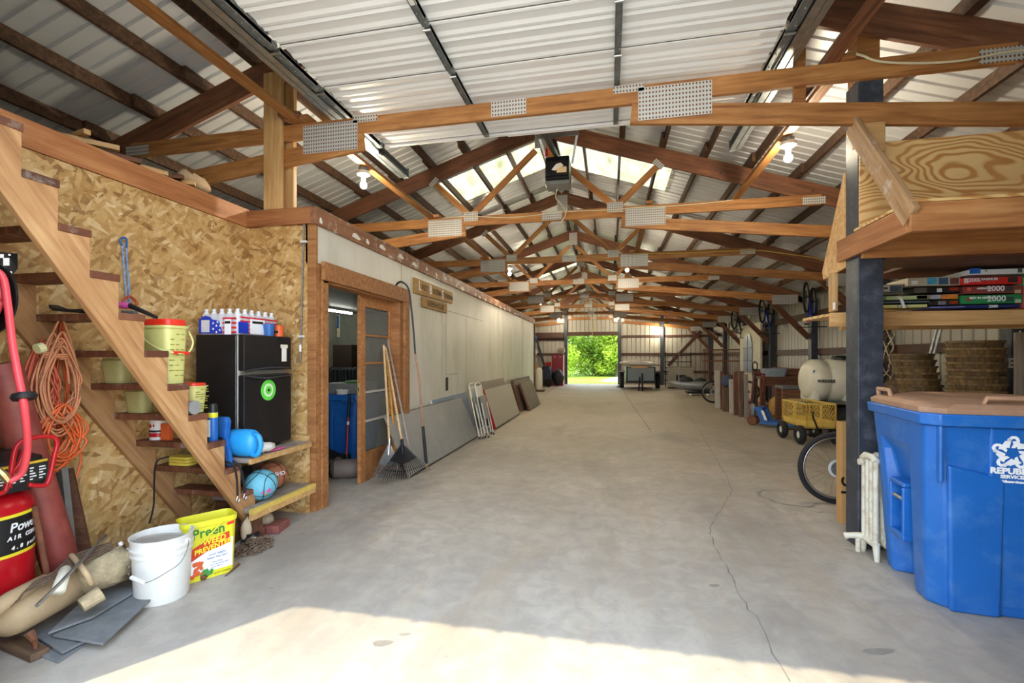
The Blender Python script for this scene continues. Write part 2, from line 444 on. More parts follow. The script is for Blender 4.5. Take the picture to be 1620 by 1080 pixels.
def wallpaint():
    t = NT('white_painted_panel').rm(.38)
    v = t.coords((1, 1, .28)); n = t.noise(v, 2.2, 6, .65); v2 = t.coords(); n2 = t.noise(v2, 1.1, 5)
    col = t.ramp(n, [(.3, 'bdbaa8'), (.48, 'd3d1c4'), (.7, 'dcdbd2')])
    col = t.mix(t.ramp(n2, [(.5, (0, 0, 0)), (.75, (.4,) * 3)]), col, 'b9ae8e')
    t.base(col); return t.m
M_['wallw'] = wallpaint()
def glassm(name, c, rough=.25, alpha=.35):
    t = NT(name).rm(rough); t.b.inputs['Base Color'].default_value = srgb(c); t.b.inputs['Alpha'].default_value = alpha
    return t.m
M_['pane'] = glassm('dusty_glass', '7d807c', .08, .5)
def skyl():
    t = NT('fibreglass_skylight'); tr = t.node('BsdfTranslucent'); df = t.node('BsdfDiffuse'); mx = t.node('MixShader')
    v = t.coords((3, .6, 1)); n = t.noise(v, 3, 5, .7)
    c = t.ramp(n, [(.3, 'c2bea4'), (.5, 'dad7c4'), (.72, 'eae8dc')])
    t.link(c, tr.inputs[0]); t.link(c, df.inputs[0]); mx.inputs[0].default_value = .25
    t.link(tr.outputs[0], mx.inputs[1]); t.link(df.outputs[0], mx.inputs[2]); t.link(mx.outputs[0], t.out.inputs[0]); return t.m
M_['skyl'] = skyl()
BULB_R = .038
M_['bulb'] = emit('lit_bulb', 'fff0d2', BULB_W / (pi * 4 * pi * BULB_R ** 2))
M_['tubel'] = emit('lit_tube', 'fbfff0', 40)
def leafm(name, a, b):
    t = NT(name).rm(.6); v = t.coords(); n = t.noise(v, 2.0, 4, .7); t.base(t.ramp(n, [(.35, a), (.65, b)]))
    t.b.inputs['Transmission Weight'].default_value = 0
    tr = t.node('BsdfTranslucent'); mx = t.node('MixShader'); t.link(t.ramp(n, [(.35, a), (.65, b)]), tr.inputs[0]); mx.inputs[0].default_value = .4
    t.link(t.b.outputs[0], mx.inputs[1]); t.link(tr.outputs[0], mx.inputs[2]); t.link(mx.outputs[0], t.out.inputs[0]); return t.m
M_['leaf1'] = leafm('leaf_yellow_green', '8ba82c', 'cfe05c')
M_['leaf2'] = leafm('leaf_mid_green', '567a28', 'a4c04c')
M_['leaf3'] = leafm('leaf_pale_green', '7c9a5c', 'b6c896')

# ================================================================ THE SETTING
XR, XL, XC = 5.12, -7.12, -1.0          # outer walls, ridge line
YF, YB = 1.3, 25.35                     # front wall, back wall
TY = [3.87 + 3.05 * i for i in range(8)]
def roofz(x): return 5.075 - .333 * abs(x - XC)
def topz(x): return 4.95 - .333 * abs(x - XC)

st = dict(kind='structure')
fl = obj('floor', MB().box((-7.3, -6, -.12), (5.3, 25.6, 0)), M_['floor'], **st)
gr = obj('ground', MB().box((-60, 25.6, -.2), (60, 90, -.05)).box((5.3, 1.3, -.2), (60, 25.6, -.05)).box((-60, 1.3, -.2), (-7.3, 25.6, -.05)), M_['grass'], **st)
obj('ground_front_unseen', MB().box((-60, -40, -.2), (60, -6, -.04)).box((5.3, -6, -.2), (60, 1.3, -.04)).box((-60, -6, -.2), (-7.3, 1.3, -.04)), M_['gravel'], **st)  # unseen ground in front, made gravel coloured to lessen green bounce light

def ribbed(mb, u0, u1, step, rib, rh, place, a, b):
    """trapezoid ribs: profile across u, run from a to b; place(u, run, out)->point"""
    us = []; u = u0
    while u < u1:
        us += [(u, 0), (u + rib * .18, rh), (u + rib * .82, rh), (u + rib, 0)]; u += step
    us = [(min(q, u1), h) for q, h in us] + [(u1, 0)]
    vs = []; 
    for q, h in us: vs += [place(q, a, h), place(q, b, h)]
    mb.add(vs, [(2 * i, 2 * i + 1, 2 * i + 3, 2 * i + 2) for i in range(len(us) - 1)])

def solid(o, t=.004):
    m = o.modifiers.new('thickness', 'SOLIDIFY'); m.thickness = t; return o

# roof: two slopes with a fibreglass strip in each of two bays
SKY = [(7.72, 8.82), (17.2, 18.2)]
def slope(name, sgn, xe):
    mb = MB()
    def pl(q, x, h): return (x, q, roofz(x) + h)
    y = 1.1
    for (a, b) in SKY + [(YB + .4, None)]:
        ribbed(mb, y, a, .1524, .042, .026, pl, XC, xe)
        if b: ribbed(mb, a, b, .1524, .042, .026, pl, XC + sgn * 1.98, xe); y = b
    return solid(obj(name, mb, M_['rooft'], **st))
slope('ceiling_left', -1, XL - .25); slope('ceiling_right', 1, XR + .25)
obj('trim_ridge', MB().beam((XC, 1.0, 5.06), (XC, YB + .4, 5.06), .3, .02), M_['roof'], **st)
k = 0
for a, b in SKY:
    for sgn in (-1, 1):
        mb = MB(); ribbed(mb, a - .02, b + .02, .066, .05, .012, lambda q, x, h: (x, q, roofz(x) + h - .006), XC + sgn * .02, XC + sgn * 2.05)
        k += 1; solid(obj('window_%d' % k, mb, M_['skyl'], **st), .003)

def wall_mesh(name, ribs, mat): 
    mb = MB()
    for (u0, u1, place, a, b) in ribs: ribbed(mb, u0, u1, .2286, .05, .034, place, a, b)
    return solid(obj(name, mb, mat, **st))
wall_mesh('wall_right', [(YF, YB + .03, lambda q, z, h: (XR + .02 + h, q, z), 0, 3.05)], M_['wallm'])
wall_mesh('wall_left', [(YF, YB, lambda q, z, h: (XL - .02 - h, q, z), 0, 3.05)], M_['wallm'])
# end wall with the open doorway; each strip reaches the roof line
DX0, DX1, DZ = -2.2, .43, 2.6
bw = MB()
def gable_strips(mb, y, outs, x0, x1, zlow):
    n = max(1, round((x1 - x0) / .2286)); d = (x1 - x0) / n
    for i in range(n):
        xa = x0 + i * d
        pr = [(xa, 0), (xa + d * .07, outs), (xa + d * .16, outs), (xa + d * .23, 0), (xa + d, 0)]
        vs = []
        for x, h in pr: vs += [(x, y + h, zlow), (x, y + h, roofz(x) - .01)]
        mb.add(vs, [(2 * j, 2 * j + 1, 2 * j + 3, 2 * j + 2) for j in range(4)])
gable_strips(bw, YB, .04, XL - .1, DX0, 0); gable_strips(bw, YB, .04, DX0, DX1, DZ); gable_strips(bw, YB, .04, DX1, XR + .1, 0)
solid(obj('wall_back', bw, M_['wallm'], **st))
FX0, FX1, FZ = -2.42, 1.25, 3.6
fw = MB(); gable_strips(fw, YF, -.02, XL, FX0, 0); gable_strips(fw, YF, -.02, FX0, FX1, FZ); gable_strips(fw, YF, -.02, FX1, XR, 0)
solid(obj('wall_front', fw, M_['wallm'], **st))

# cracks, joints and stains of the slab
def strip(pts, w, jit=0):
    mb = MB(); P_ = [Vector(p) for p in pts]
    out = []
    for i in range(len(P_) - 1):
        n = max(1, int((P_[i + 1] - P_[i]).length / .06))
        for j in range(n): out.append(P_[i].lerp(P_[i + 1], j / n) + Vector((random.uniform(-jit, jit), random.uniform(-jit, jit), 0)))
    out.append(P_[-1]); vs = []
    for i, p in enumerate(out):
        d = (out[min(i + 1, len(out) - 1)] - out[max(i - 1, 0)]).normalized(); nrm = Vector((-d.y, d.x, 0)) * w * random.uniform(.5, 1.4) / 2
        vs += [p + nrm, p - nrm]
    for q in vs: q.z = .0012
    return mb.add(vs, [(2 * i, 2 * i + 1, 2 * i + 3, 2 * i + 2) for i in range(len(out) - 1)])
crackm = plain('crack_dark', '7a746a', .9); stainm = plain('oil_stain', '86817a', .5, 0, .15, 8); stainl = plain('dark_stain', '7b7468', .5, 0, .15, 5)
cp = [(1075, 625), (1090, 655), (1112, 690), (1152, 757), (1158, 775), (1145, 800), (1122, 835), (1130, 865), (1155, 905), (1170, 945), (1195, 975), (1215, 1005), (1230, 1050), (1250, 1078)]
obj('crack', strip([at(x, y, Z=0) for x, y in cp], .006, .012), crackm, fl)
obj('crack', strip([at(x, y, Z=0) for x, y in ((985, 615), (1000, 640), (1030, 682))], .018, .0), crackm, fl)
obj('crack', strip([at(x, y, Z=0) for x, y in ((925, 628), (1000, 625), (1080, 632), (1190, 642))], .014, .02), crackm, fl)
obj('crack', strip([at(x, y, Z=0) for x, y in ((845, 612), (862, 624), (878, 612))], .02, .0), crackm, fl)
def ringm(c, r0, r1, asp, rz, a0=0, a1=2 * pi):
    mb = MB(); n = 40; vs = []
    for i in range(n + 1):
        a = a0 + (a1 - a0) * i / n; w = 1 + .09 * math.sin(3 * a + 1) + .04 * math.sin(7 * a)
        for r in (r0 * w, r1 * w * (1 + .04 * math.sin(11 * a))):
            x = r * math.cos(a); y = r * math.sin(a) * asp
            vs.append((c.x + x * math.cos(rz) - y * math.sin(rz), c.y + x * math.sin(rz) + y * math.cos(rz), .0009))
    return mb.add(vs, [(2 * i, 2 * i + 1, 2 * i + 3, 2 * i + 2) for i in range(n)])
obj('stain', ringm(at(1252, 787, Z=0), .27, .31, .9, .2, 1.5, 5.3), stainm, fl)
for (x, y, r, a) in ((1130, 926, .035, .5), (1299, 810, .045, .3), (605, 1017, .05, .5), (430, 930, .02, .4), (640, 1003, .03, .4), (1390, 1030, .08, .3), (480, 845, .02, .4)):
    obj('stain', ringm(at(x, y, Z=0), 0.0, r, a, .3), stainm, fl)

# ================================================================ FRAME OF THE BARN: posts, girts, purlins, trusses
ordn = ['nearest', 'second', 'third', 'fourth', 'fifth', 'sixth', 'seventh', 'last']
POSTS = []
def post(x, y, w, d, z, label, group=None, name='wall_post'):
    o = centred(name, MB().box((x - w / 2, y - d / 2, 0), (x + w / 2, y + d / 2, z)), M_['post'], bevel=.006)
    tag(o, label, 'post', group); return o
for i, y in enumerate(TY[1:], 1):
    post(4.88 if i == 1 else 5.0, y, .15, .19, 2.88, 'black wall post on the right side under the %s roof truss from the open front' % ordn[i], 'black posts along the right wall')
post(1.872, 3.975, .165, .185, 3.45, 'tall black-painted post beside the blue bin, carrying the storage loft', None, 'loft_post')
for x, lb in ((-2.29, 'black post left of the far open doorway'), (.52, 'black post right of the far open doorway'), (2.66, 'black back wall post with a lit bulb near its top'), (-5.0, 'black back wall post hidden in the far left corner')):
    post(x, YB - .12, .17, .15, min(roofz(x) - .3, 4.2), lb)
def girt(p0, p1, w, h, label, cat='girt', name='wall_girt'):
    o = bar(name, p0, p1, w, h, M_['girt']); tag(o, label, cat, 'horizontal girts of the metal walls'); return o
for z, h, lb in ((.62, .14, 'lowest'), (1.56, .15, 'middle'), (2.5, .17, 'upper')):
    girt((5.1 - .02, YF + .1, z), (5.08, YB - .02, z), .04, h, '%s dark brown horizontal girt along the right metal wall' % lb)
for z, lb in ((.68, 'lowest'), (1.6, 'middle'), (2.53, 'upper')):
    girt((DX1 + .2, YB - .03, z), (5.0, YB - .03, z), .04, .12, '%s brown girt on the back wall right of the far doorway' % lb)
    girt((XL + .02, YB - .03, z), (DX0 - .2, YB - .03, z + .0), .04, .12 if z < 2 else .36, '%s brown girt on the back wall left of the far doorway' % lb)
tag(bar('door_header', (DX0 - .05, YB - .05, DZ + .09), (DX1 + .05, YB - .05, DZ + .09), .05, .2, M_['girt']), 'brown wooden header beam over the far open doorway', 'beam')
tag(bar('door_header', (-4.6, YB - .22, 2.62), (-2.4, YB - .22, 2.62), .06, .3, M_['girt']), 'heavy brown beam on the back wall above the red locker', 'beam')
tag(bar('wall_brace', (-3.9, YB - .2, 2.42), (-3.45, YB - .2, 1.0), .05, .13, M_['post']), 'dark sloping brace on the back wall left of the red locker', 'brace')
tag(bar('wall_brace', (2.95, YB - .22, 1.0), (4.55, YB - .22, 2.75), .05, .16, M_['girt']), 'reddish brown diagonal brace in the far right corner of the back wall', 'brace')
tag(bar('wall_brace', (4.75, 22.4, 2.3), (4.9, YB - .3, 2.75), .05, .16, M_['girt']), 'short brown plank brace between the last posts of the right wall', 'brace')

px_ = [.1, .62, 1.18, 1.74, 2.3, 2.88, 3.46, 4.04, 4.62, 5.2, 5.85]
for sgn, nm in ((-1, 'left'), (1, 'right')):
    for i, d in enumerate(px_):
        x = XC + sgn * (d if d < 5.8 else 5.9)
        jog = .04
        mb = MB()
        for j in range(8):       # lapped lengths, side by side over each truss
            y0 = 1.15 if j == 0 else TY[j - 1] - .25; y1 = TY[j] + .25 if j < 7 else YB
            xo = x + (.02 if j % 2 else -.02)
            mb.box((xo - .019, y0, roofz(x) - .128), (xo + .019, y1, roofz(x) - .012))
        o = centred('roof_purlin', mb, M_['purlin'])
        tag(o, 'weathered wooden purlin under the %s roof slope, %s from the ridge' % (nm, ['first', 'second', 'third', 'fourth', 'fifth', 'sixth', 'seventh', 'eighth', 'ninth', 'tenth', 'eleventh'][i]), 'purlin', 'purlins under the metal roof')

def plate(T, x0, x1, z0, z1, y, tilt=0):
    c = Vector(((x0 + x1) / 2, y, (z0 + z1) / 2)); w, h = (x1 - x0) / 2, (z1 - z0) / 2
    M = Matrix.Translation(c) @ Matrix.Rotation(tilt, 4, 'Y')
    return obj('metal_plate', MB().box((-w, -.0018, -h), (w, .0018, h)), M_['plate'], T, M=M)

for i, y in enumerate(TY):
    if y > YB - .1: y = YB - .33
    wd, wl = (M_['trussd'], M_['truss'])
    T = thing('roof_truss', 'brown timber roof truss with metal nail plates, %s from the open front' % ordn[i], 'roof truss', (XC, y, 2.9), group='roof trusses of the barn')
    for s in (-1, 1):
        xh = XC + s * 6.05; dn = .125
        a = Vector((XC - s * .02, y, topz(XC) - dn)); b = Vector((xh, y, topz(xh) - dn))
        bar('top_chord', a, b, .04, .235, wd, T)
        bar('lower_chord', (XC + s * 1.17, y, 3.352), (XC + s * 5.95, y, 2.85), .04, .16, wl, T)
        if i: bar('web', (XC + s * .08, y + .002, 4.5), (XC + s * 1.06, y + .002, 3.6), .036, .09, wl, T)
        if i: bar('web', (XC + s * 1.1, y + .003, 3.58), (XC + s * 1.72, y + .003, 4.17), .034, .09, wl, T)
        f = y - .024
        plate(T, XC + s * 1.5 - .275, XC + s * 1.5 + .275, 3.285, 3.545, f)
        plate(T, XC + s * 1.08 - .115, XC + s * 1.08 + .115, 3.5, 3.64, f) if i else plate(T, XC + s * 1.15 - .12, XC + s * 1.15 + .12, 3.52, 3.58, f)
        if i: plate(T, XC + s * 1.68 - .04, XC + s * 1.68 + .04, 4.06, 4.22, f, -s * .78)
        plate(T, XC + s * 3.66 - .14, XC + s * 3.66 + .14, 3.44, 3.54, f)
        plate(T, XC + s * 5.35 - .3, XC + s * 5.35 + .3, 2.76, 3.0, f)
    bar('collar_tie', (XC - 3.75, y - .0005, 3.5), (XC + 3.75, y - .0005, 3.5), .041, .142, wl, T)
    plate(T, XC + .02, XC + .32, 3.44, 3.57, y - .024)
    plate(T, XC - .09, XC + .13, 4.52, 4.86, y - .024)
    if i >= 2:
        tag(bar('knee_brace', (3.72, y + .05, 3.2), (4.93, y + .05, 1.9), .04, .14, M_['trussd']), 'sloping brown knee brace at the right wall post under the %s truss' % ordn[i], 'knee brace', 'knee braces to the right wall posts')

# lengthwise bracing laid on the collar ties
for i in range(7):
    for x in ((-2.72, .45) if i else (-2.72,)):
        if i == 6: continue
        y0, y1 = TY[i] - .1, TY[i + 1] + .1
        tag(bar('lengthwise_brace', (x + (.1 if i % 2 else 0), y0, 3.592), (x + (.1 if i % 2 else 0), y1, 3.592), .09, .04, M_['truss']),
            'flat board brace lying on the collar ties of the %s and %s trusses, %s side' % (ordn[i], ordn[i + 1], 'left' if x < 0 else 'right'), 'brace', 'boards bracing the trusses lengthwise')
tag(bar('lengthwise_brace', (-2.83, YF + .1, 3.592), (-2.83, TY[0] + .06, 3.592), .09, .04, M_['truss']), 'orange-brown board running over the storage loft from the front wall to the nearest truss, left', 'brace')
tag(bar('lengthwise_brace', (1.6, YF + .1, 3.592), (1.6, TY[0] + .06, 3.592), .09, .04, M_['trussd']), 'reddish board running from the front wall to the nearest truss, above the right loft', 'brace')
tag(bar('lengthwise_brace', (1.7, TY[0] - .06, 3.592), (1.7, TY[1] + .02, 3.592), .09, .04, M_['truss']), 'board with the nearest right hand bulb fixed below it', 'brace')
# hangers and doubled loft post at the nearest truss
T = thing('loft_support_post', 'pale doubled timber post standing on the wood-chip board wall corner, up to the roof', 'post', (-3.06, 3.83, 2.62))
bar('post_timber', (-3.07, 3.825, 2.62), (-3.07, 3.825, 4.06), .038, .19, M_['pale'], T, up=(1, 0, 0))
bar('post_timber', (-3.02, 3.935, 2.62), (-3.02, 3.935, 4.02), .05, .19, M_['pale'], T, up=(1, 0, 0))
tag(bar('wood_block', (-2.96, 3.8, 3.62), (-2.76, 3.83, 3.61), .16, .05, M_['trussd']), 'short brown wood block beside the doubled post on the nearest collar tie', 'block')
tag(centred('wood_hanger', MB().box((-2.62, 3.9, 3.5), (-2.54, 3.94, 3.78)), M_['truss'], bevel=.004), 'short upright wood hanger behind the nearest truss by the left door track', 'hanger')
tag(centred('wood_hanger', MB().box((1.37, 3.9, 3.3), (1.45, 3.94, 3.74)), M_['truss'], bevel=.004), 'short upright wood hanger behind the nearest truss by the right door track', 'hanger')
tag(centred('post_block', MB().box((1.775, 3.80, 2.87), (1.925, 3.857, 3.085)), M_['pale'], bevel=.006), 'pale thick timber block bolted to the front of the black loft post', 'block')
tag(centred('post_extension', MB().box((1.79, 3.9, 3.455), (1.94, 4.04, roofz(1.87) - .27)), M_['truss'], bevel=.004), 'brown timber extension on top of the black loft post, up to the roof', 'block')
tag(centred('wood_hanger', MB().box((-2.86, 6.98, 3.45), (-2.8, 7.02, 3.74)), M_['truss'], bevel=.004), 'short wood hanger holding the far end of the left door track', 'hanger')

# ================================================================ OVERHEAD DOOR, TRACKS, OPENER
T = thing('overhead_garage_door', 'white ribbed sectional door raised flat under the roof above the entrance', 'garage door', (-.58, 3.0, 3.63))
y1 = 4.56
for i in range(6):
    ya, yb = y1 - .533 * (i + 1), y1 - .533 * i - .002
    if ya < YF + .02: ya = YF + .02
    z = 3.66
    pr = [(ya, z - .002), (ya + .004, z - .012)]
    n = 3; d = (yb - ya) / n
    for k in range(n):
        b = ya + d * k
        pr += [(b + d * .12, z - .015), (b + d * .22, z), (b + d * .62, z), (b + d * .78, z - .012), (b + d * .9, z - .012), (b + d, z - .004)]
    pr += [(yb, z - .008), (yb, z + .03), (ya, z + .03)]
    obj('door_panel', MB().prism(pr, -2.32, 1.16, 'YZ'), M_['doorp'], T)
obj('bottom_rail', MB().box((-2.32, y1, 3.63), (-1.0, y1 + .04, 3.70)).box((-1.0, y1, 3.625), (1.16, y1 + .05, 3.70)), M_['doorp'], T, bevel=.004)
for x in (-2.36, -1.2, .06, 1.2):
    for i in range(5):
        ya, yb = y1 - .533 * (i + 1) + .01, y1 - .533 * i - .02
        w = .045 if abs(x) < 1.25 and x > -1.3 and x < 1.1 else .06
        o = obj('hinge_stile', MB().box((x - w / 2, ya, 3.61), (x + w / 2, yb, 3.645)).box((x + w / 2 - .004, ya, 3.6), (x + w / 2, yb - .06, 3.64)).box((x - w / 2, ya, 3.6), (x - w / 2 + .004, yb - .06, 3.64)), M_['galvd'], T)
        for q in range(6):
            pass
        obj('bolt_row', (lambda m: [m.sphere((x + (.012 if q % 2 else -.012), ya + .06 + q * .08, 3.609), .005, 8) for q in range(6)] and m)(MB()), M_['steel'], o)
        obj('hinge_pin', MB().tube([(x - w * .6, ya - .01, 3.6), (x + w * .6, ya - .01, 3.6)], .009), M_['steel'], o)
wl = obj('warning_label', MB().box((-1.225, 2.55, 3.6055), (-1.175, 2.74, 3.6085)), M_['paper'], T)
obj('label_band', MB().box((-1.225, 2.55, 3.6035), (-1.175, 2.575, 3.6056)), M_['orange'], wl)
obj('label_pictogram', MB().prism([(-1.22, 2.6), (-1.2, 2.64), (-1.21, 2.68), (-1.19, 2.66), (-1.18, 2.7), (-1.185, 2.63), (-1.178, 2.6), (-1.195, 2.62)], 3.6035, 3.6056, 'XY'), M_['text_k'], wl)
for x, nm, ye in ((-2.44, 'left', 5.35), (1.28, 'right', 5.35)):
    s = 1 if x < 0 else -1
    T = thing('door_track', 'galvanised steel track of the raised door, %s side' % nm, 'door track', (x, YF, 3.6))
    obj('track_rail', MB().box((x - .03 * s, YF + .03, 3.61), (x - .026 * s, ye, 3.69)).box((x - .03 * s, YF + .03, 3.605), (x + .03 * s, ye, 3.61)).box((x - .03 * s, YF + .03, 3.69), (x + .03 * s, ye, 3.694)), M_['galv'], T)
    obj('track_angle', MB().box((x - .075 * s, YF + .03, 3.6), (x - .032 * s, ye - .03, 3.604)).box((x - .078 * s, YF + .03, 3.6), (x - .074 * s, ye - .03, 3.66)), M_['galv'], T)
    obj('end_stop', MB().box((x - .03, ye, 3.6), (x + .03, ye + .02, 3.72)), M_['galvd'], T)
    obj('hanger_strap', MB().beam((x - .05 * s, ye - .5, 3.66), (x - .05 * s, ye - .5, roofz(x) - .12), .03, .004, up=(0, 1, 0)), M_['galvd'], T)
    obj('cable_roller', MB().lathe([(.03, -.02), (.035, 0), (.03, .02)], (x + .05 * s, y1 + .06, 3.6), 'X', 16), M_['black'], T)
T = thing('door_opener', 'black garage door opener box hanging by metal straps below the roof ridge', 'door opener', (-.7, 6.2, 3.8))
cx = -.69
mt = obj('motor_housing', MB().prism([(6.28, 3.83), (6.3, 4.12), (6.62, 4.14), (6.7, 4.0), (6.62, 3.76), (6.36, 3.76)], cx - .16, cx + .16, 'YZ'), M_['blackm'], T, bevel=.012)
obj('housing_cover', MB().box((cx - .155, 6.272, 3.86), (cx + .155, 6.282, 4.05)), M_['black'], mt, bevel=.004)
obj('light_lens', MB().box((cx - .165, 6.30, 3.752), (cx + .165, 6.6, 3.80)), plain('grey_lens', '777a7c', .3), mt, bevel=.01)
obj('rag', MB().prism([(cx - .07, 3.93), (cx - .01, 4.0), (cx + .05, 4.015), (cx + .09, 3.975), (cx + .04, 3.95), (cx - .02, 3.915)], 6.262, 6.272), M_['paper'], mt)
obj('label_sticker', MB().box((cx + .0, 6.264, 3.885), (cx + .13, 6.272, 3.96)), plain('cream_sticker', 'e6c9a0', .6), mt)
obj('drive_rail', MB().beam((cx, 6.4, 4.14), (cx + .0, 4.75, 3.78), .05, .06), M_['blackm'], T)
obj('chain_guard', MB().beam((cx, 6.32, 4.16), (cx, 5.85, 4.12), .07, .04), M_['black'], T)
hb = obj('hanger_bar', MB().beam((cx - .24, 6.15, 4.33), (cx + .3, 6.15, 4.33), .03, .045), M_['steel'], T)
obj('hanger_strap', MB().beam((cx - .22, 6.15, 4.33), (cx - .14, 6.34, 4.06), .03, .006, up=(0, 1, 0)), M_['steel'], T)
obj('hanger_strap', MB().beam((cx + .28, 6.15, 4.33), (cx + .2, 6.34, 4.02), .03, .006, up=(0, 1, 0)), M_['steel'], T)
obj('hanger_strap', MB().beam((cx + .28, 6.15, 4.33), (cx + .28, 6.15, 4.5), .03, .006, up=(0, 1, 0)), M_['steel'], T)
obj('hanger_strap', MB().beam((cx - .2, 6.15, 4.33), (cx - .2, 6.15, 4.62), .03, .006, up=(0, 1, 0)), M_['steel'], T)
obj('release_handle', MB().tube([(cx - .09, 5.9, 4.05), (cx - .09, 5.9, 3.96)], [.012, .02], 10).tube([(cx - .09, 5.9, 4.15), (cx - .09, 5.9, 4.0)], .004), M_['red'], T)
obj('door_arm', MB().beam((cx, 4.9, 3.84), (cx, 4.62, 3.66), .03, .02), M_['galvd'], T)
obj('door_bracket', MB().box((cx - .05, 4.56, 3.66), (cx + .05, 4.64, 3.74)).sphere((cx, 4.66, 3.69), .03, 10), M_['galvd'], T)
obj('power_cord', MB().tube(smoothpath([(cx - .02, 6.5, 3.76), (cx - .05, 6.6, 3.66), (cx + .02, 6.75, 3.6), (cx + .06, 6.88, 3.5), (cx - .02, 6.87, 3.38), (cx + .05, 6.86, 3.46), (cx + .08, 6.87, 3.6)], 8), .007), M_['romex'], T)

# wires stapled to the collar ties
tag(obj('electric_cable', MB().tube(smoothpath([at(1340, 82, Y=3.84), at(1365, 88, Y=3.83), at(1390, 97, Y=3.83), at(1450, 100, Y=3.83), at(1520, 96, Y=3.83), at(1580, 84, Y=3.83), at(1620, 79, Y=3.83)], 6), .008), M_['romex']), 'cream electric cable stapled to the nearest collar tie, right end', 'cable')
tag(obj('electric_cable', MB().tube(smoothpath([at(x, y, Y=6.885) for x, y in ((700, 345), (740, 342), (800, 344), (850, 340), (880, 335), (960, 332), (1010, 328), (1060, 326), (1130, 320), (1160, 316))], 5), .007), M_['romex']), 'cream cable running along the second collar tie behind the opener', 'cable')
tag(obj('electric_cable', MB().tube(smoothpath([at(x, y, Y=9.935) for x, y in ((1000, 401), (1080, 400), (1150, 397), (1200, 396), (1240, 401), (1285, 407), (1305, 413))], 5), .009), M_['romexy']), 'yellow cable running along the third collar tie, right side', 'cable')

# bulbs
def bulb(p, label, ceil=None):
    T = thing('lit_bulb', label, 'light bulb', (p.x, p.y, p.z), group='bare bulbs in porcelain holders')
    obj('bulb_glass', MB().sphere((0, 0, 0), BULB_R, 16), M_['bulb'], T, local=True, smooth=True)
    obj('holder', MB().lathe([(.022, .03), (.028, .1), (.07, .12), (.075, .15), (.06, .16)], (0, 0, 0), 'Z', 20), M_['white'], T, local=True, smooth=40)
    if ceil: obj('junction_box', MB().lathe([(.055, .155), (.055, .2)], (0, 0, 0), 'Z', 12), M_['galvd'], T, local=True)
zb = 3.37
for (x, y, lb) in ((575, 293, 'lit bare bulb left, between the first two trusses'), (806, 433, 'lit bare bulb left, in front of the fourth truss'), (855, 480, 'lit bare bulb left, near the fifth truss'), (884, 505, 'lit bare bulb farthest on the left row'),
                    (1247, 250, 'lit bare bulb right, nearest the loft shelf'), (992, 427, 'lit bare bulb right, just past the third truss'), (988, 477, 'lit bare bulb right, near the fifth truss'), (978, 503, 'lit bare bulb farthest on the right row')):
    bulb(at(x, y, Z=zb), lb, True)
bulb(at(1045, 522, Y=24.8), 'lit bare bulb in front of the back wall post')
obj('bracket_arm', MB().beam((0, 0, .14), (0, .37, .14), .03, .03), M_['galvd'], bpy.data.objects['lit_bulb.008'], local=True)

# ================================================================ THE GREENHOUSE ROOM (left)
GX, GZ = -2.63, 2.62
def wallp(name, a, b, mat): return obj(name, MB().box(a, b), mat, **st)
wp = MB()
DY0, DY1, DH = 3.97, 5.52, 2.13
wp.box((GX - .1, DY1 + .12, 0), (GX, 16.5, GZ)).box((GX - .1, 3.82, DH + .14), (GX, DY1 + .12, GZ))
ww = obj('wall_partition', wp, M_['wallw'], **st)
# panel seams and the patched opening on the white wall
sm = MB()
for (y, z0, z1) in ((5.62, 2.25, GZ), (14.2, 0, GZ), (11.0, 1.0, GZ), (8.4, .9, 2.2)):
    sm.box((GX - .001, y, z0), (GX + .0015, y + .008, z1))
for (ya, yb, z) in ((7.3, 9.6, 2.18), (7.3, 7.9, 1.12)):
    sm.box((GX - .001, ya, z), (GX + .0015, yb, z + .008))
sm.box((GX - .001, 7.3, 1.12), (GX + .0015, 7.31, 2.18))
obj('panel_seam', sm, plain('seam', '8c887c', .7), ww)
obj('wall_slot', MB().box((GX - .002, 7.29, .86), (GX + .004, 7.41, 1.08)), M_['text_k'], ww, bevel=.003)
wallp('wall_room_end', (XL, 16.4, 0), (GX, 16.5, GZ), M_['grey_wood'])
wallp('wall_room_back', (XL, 11.2, 0), (GX - .1, 11.26, GZ - .05), plain('room_grey', '77776f', .7))
wallp('wall_room_side', (XL, 3.9, 0), (XL + .06, 11.2, GZ - .05), plain('room_grey_side', '7d7c72', .7))
obj('ceiling_room', MB().box((XL, 1.35, GZ - .03), (-3.43, 3.86, GZ + .01)).box((XL, 3.86, GZ - .03), (GX - .1, 16.5, GZ + .01)), plain('room_ceiling', '8f9392', .6), **st)
wallp('wall_osb_side', (-3.43, YF + .02, 0), (-3.33, 3.82, GZ), M_['osby'])
wallp('wall_osb_end', (-3.43, 3.82, 0), (-2.70, 3.9, GZ), M_['osbx'])
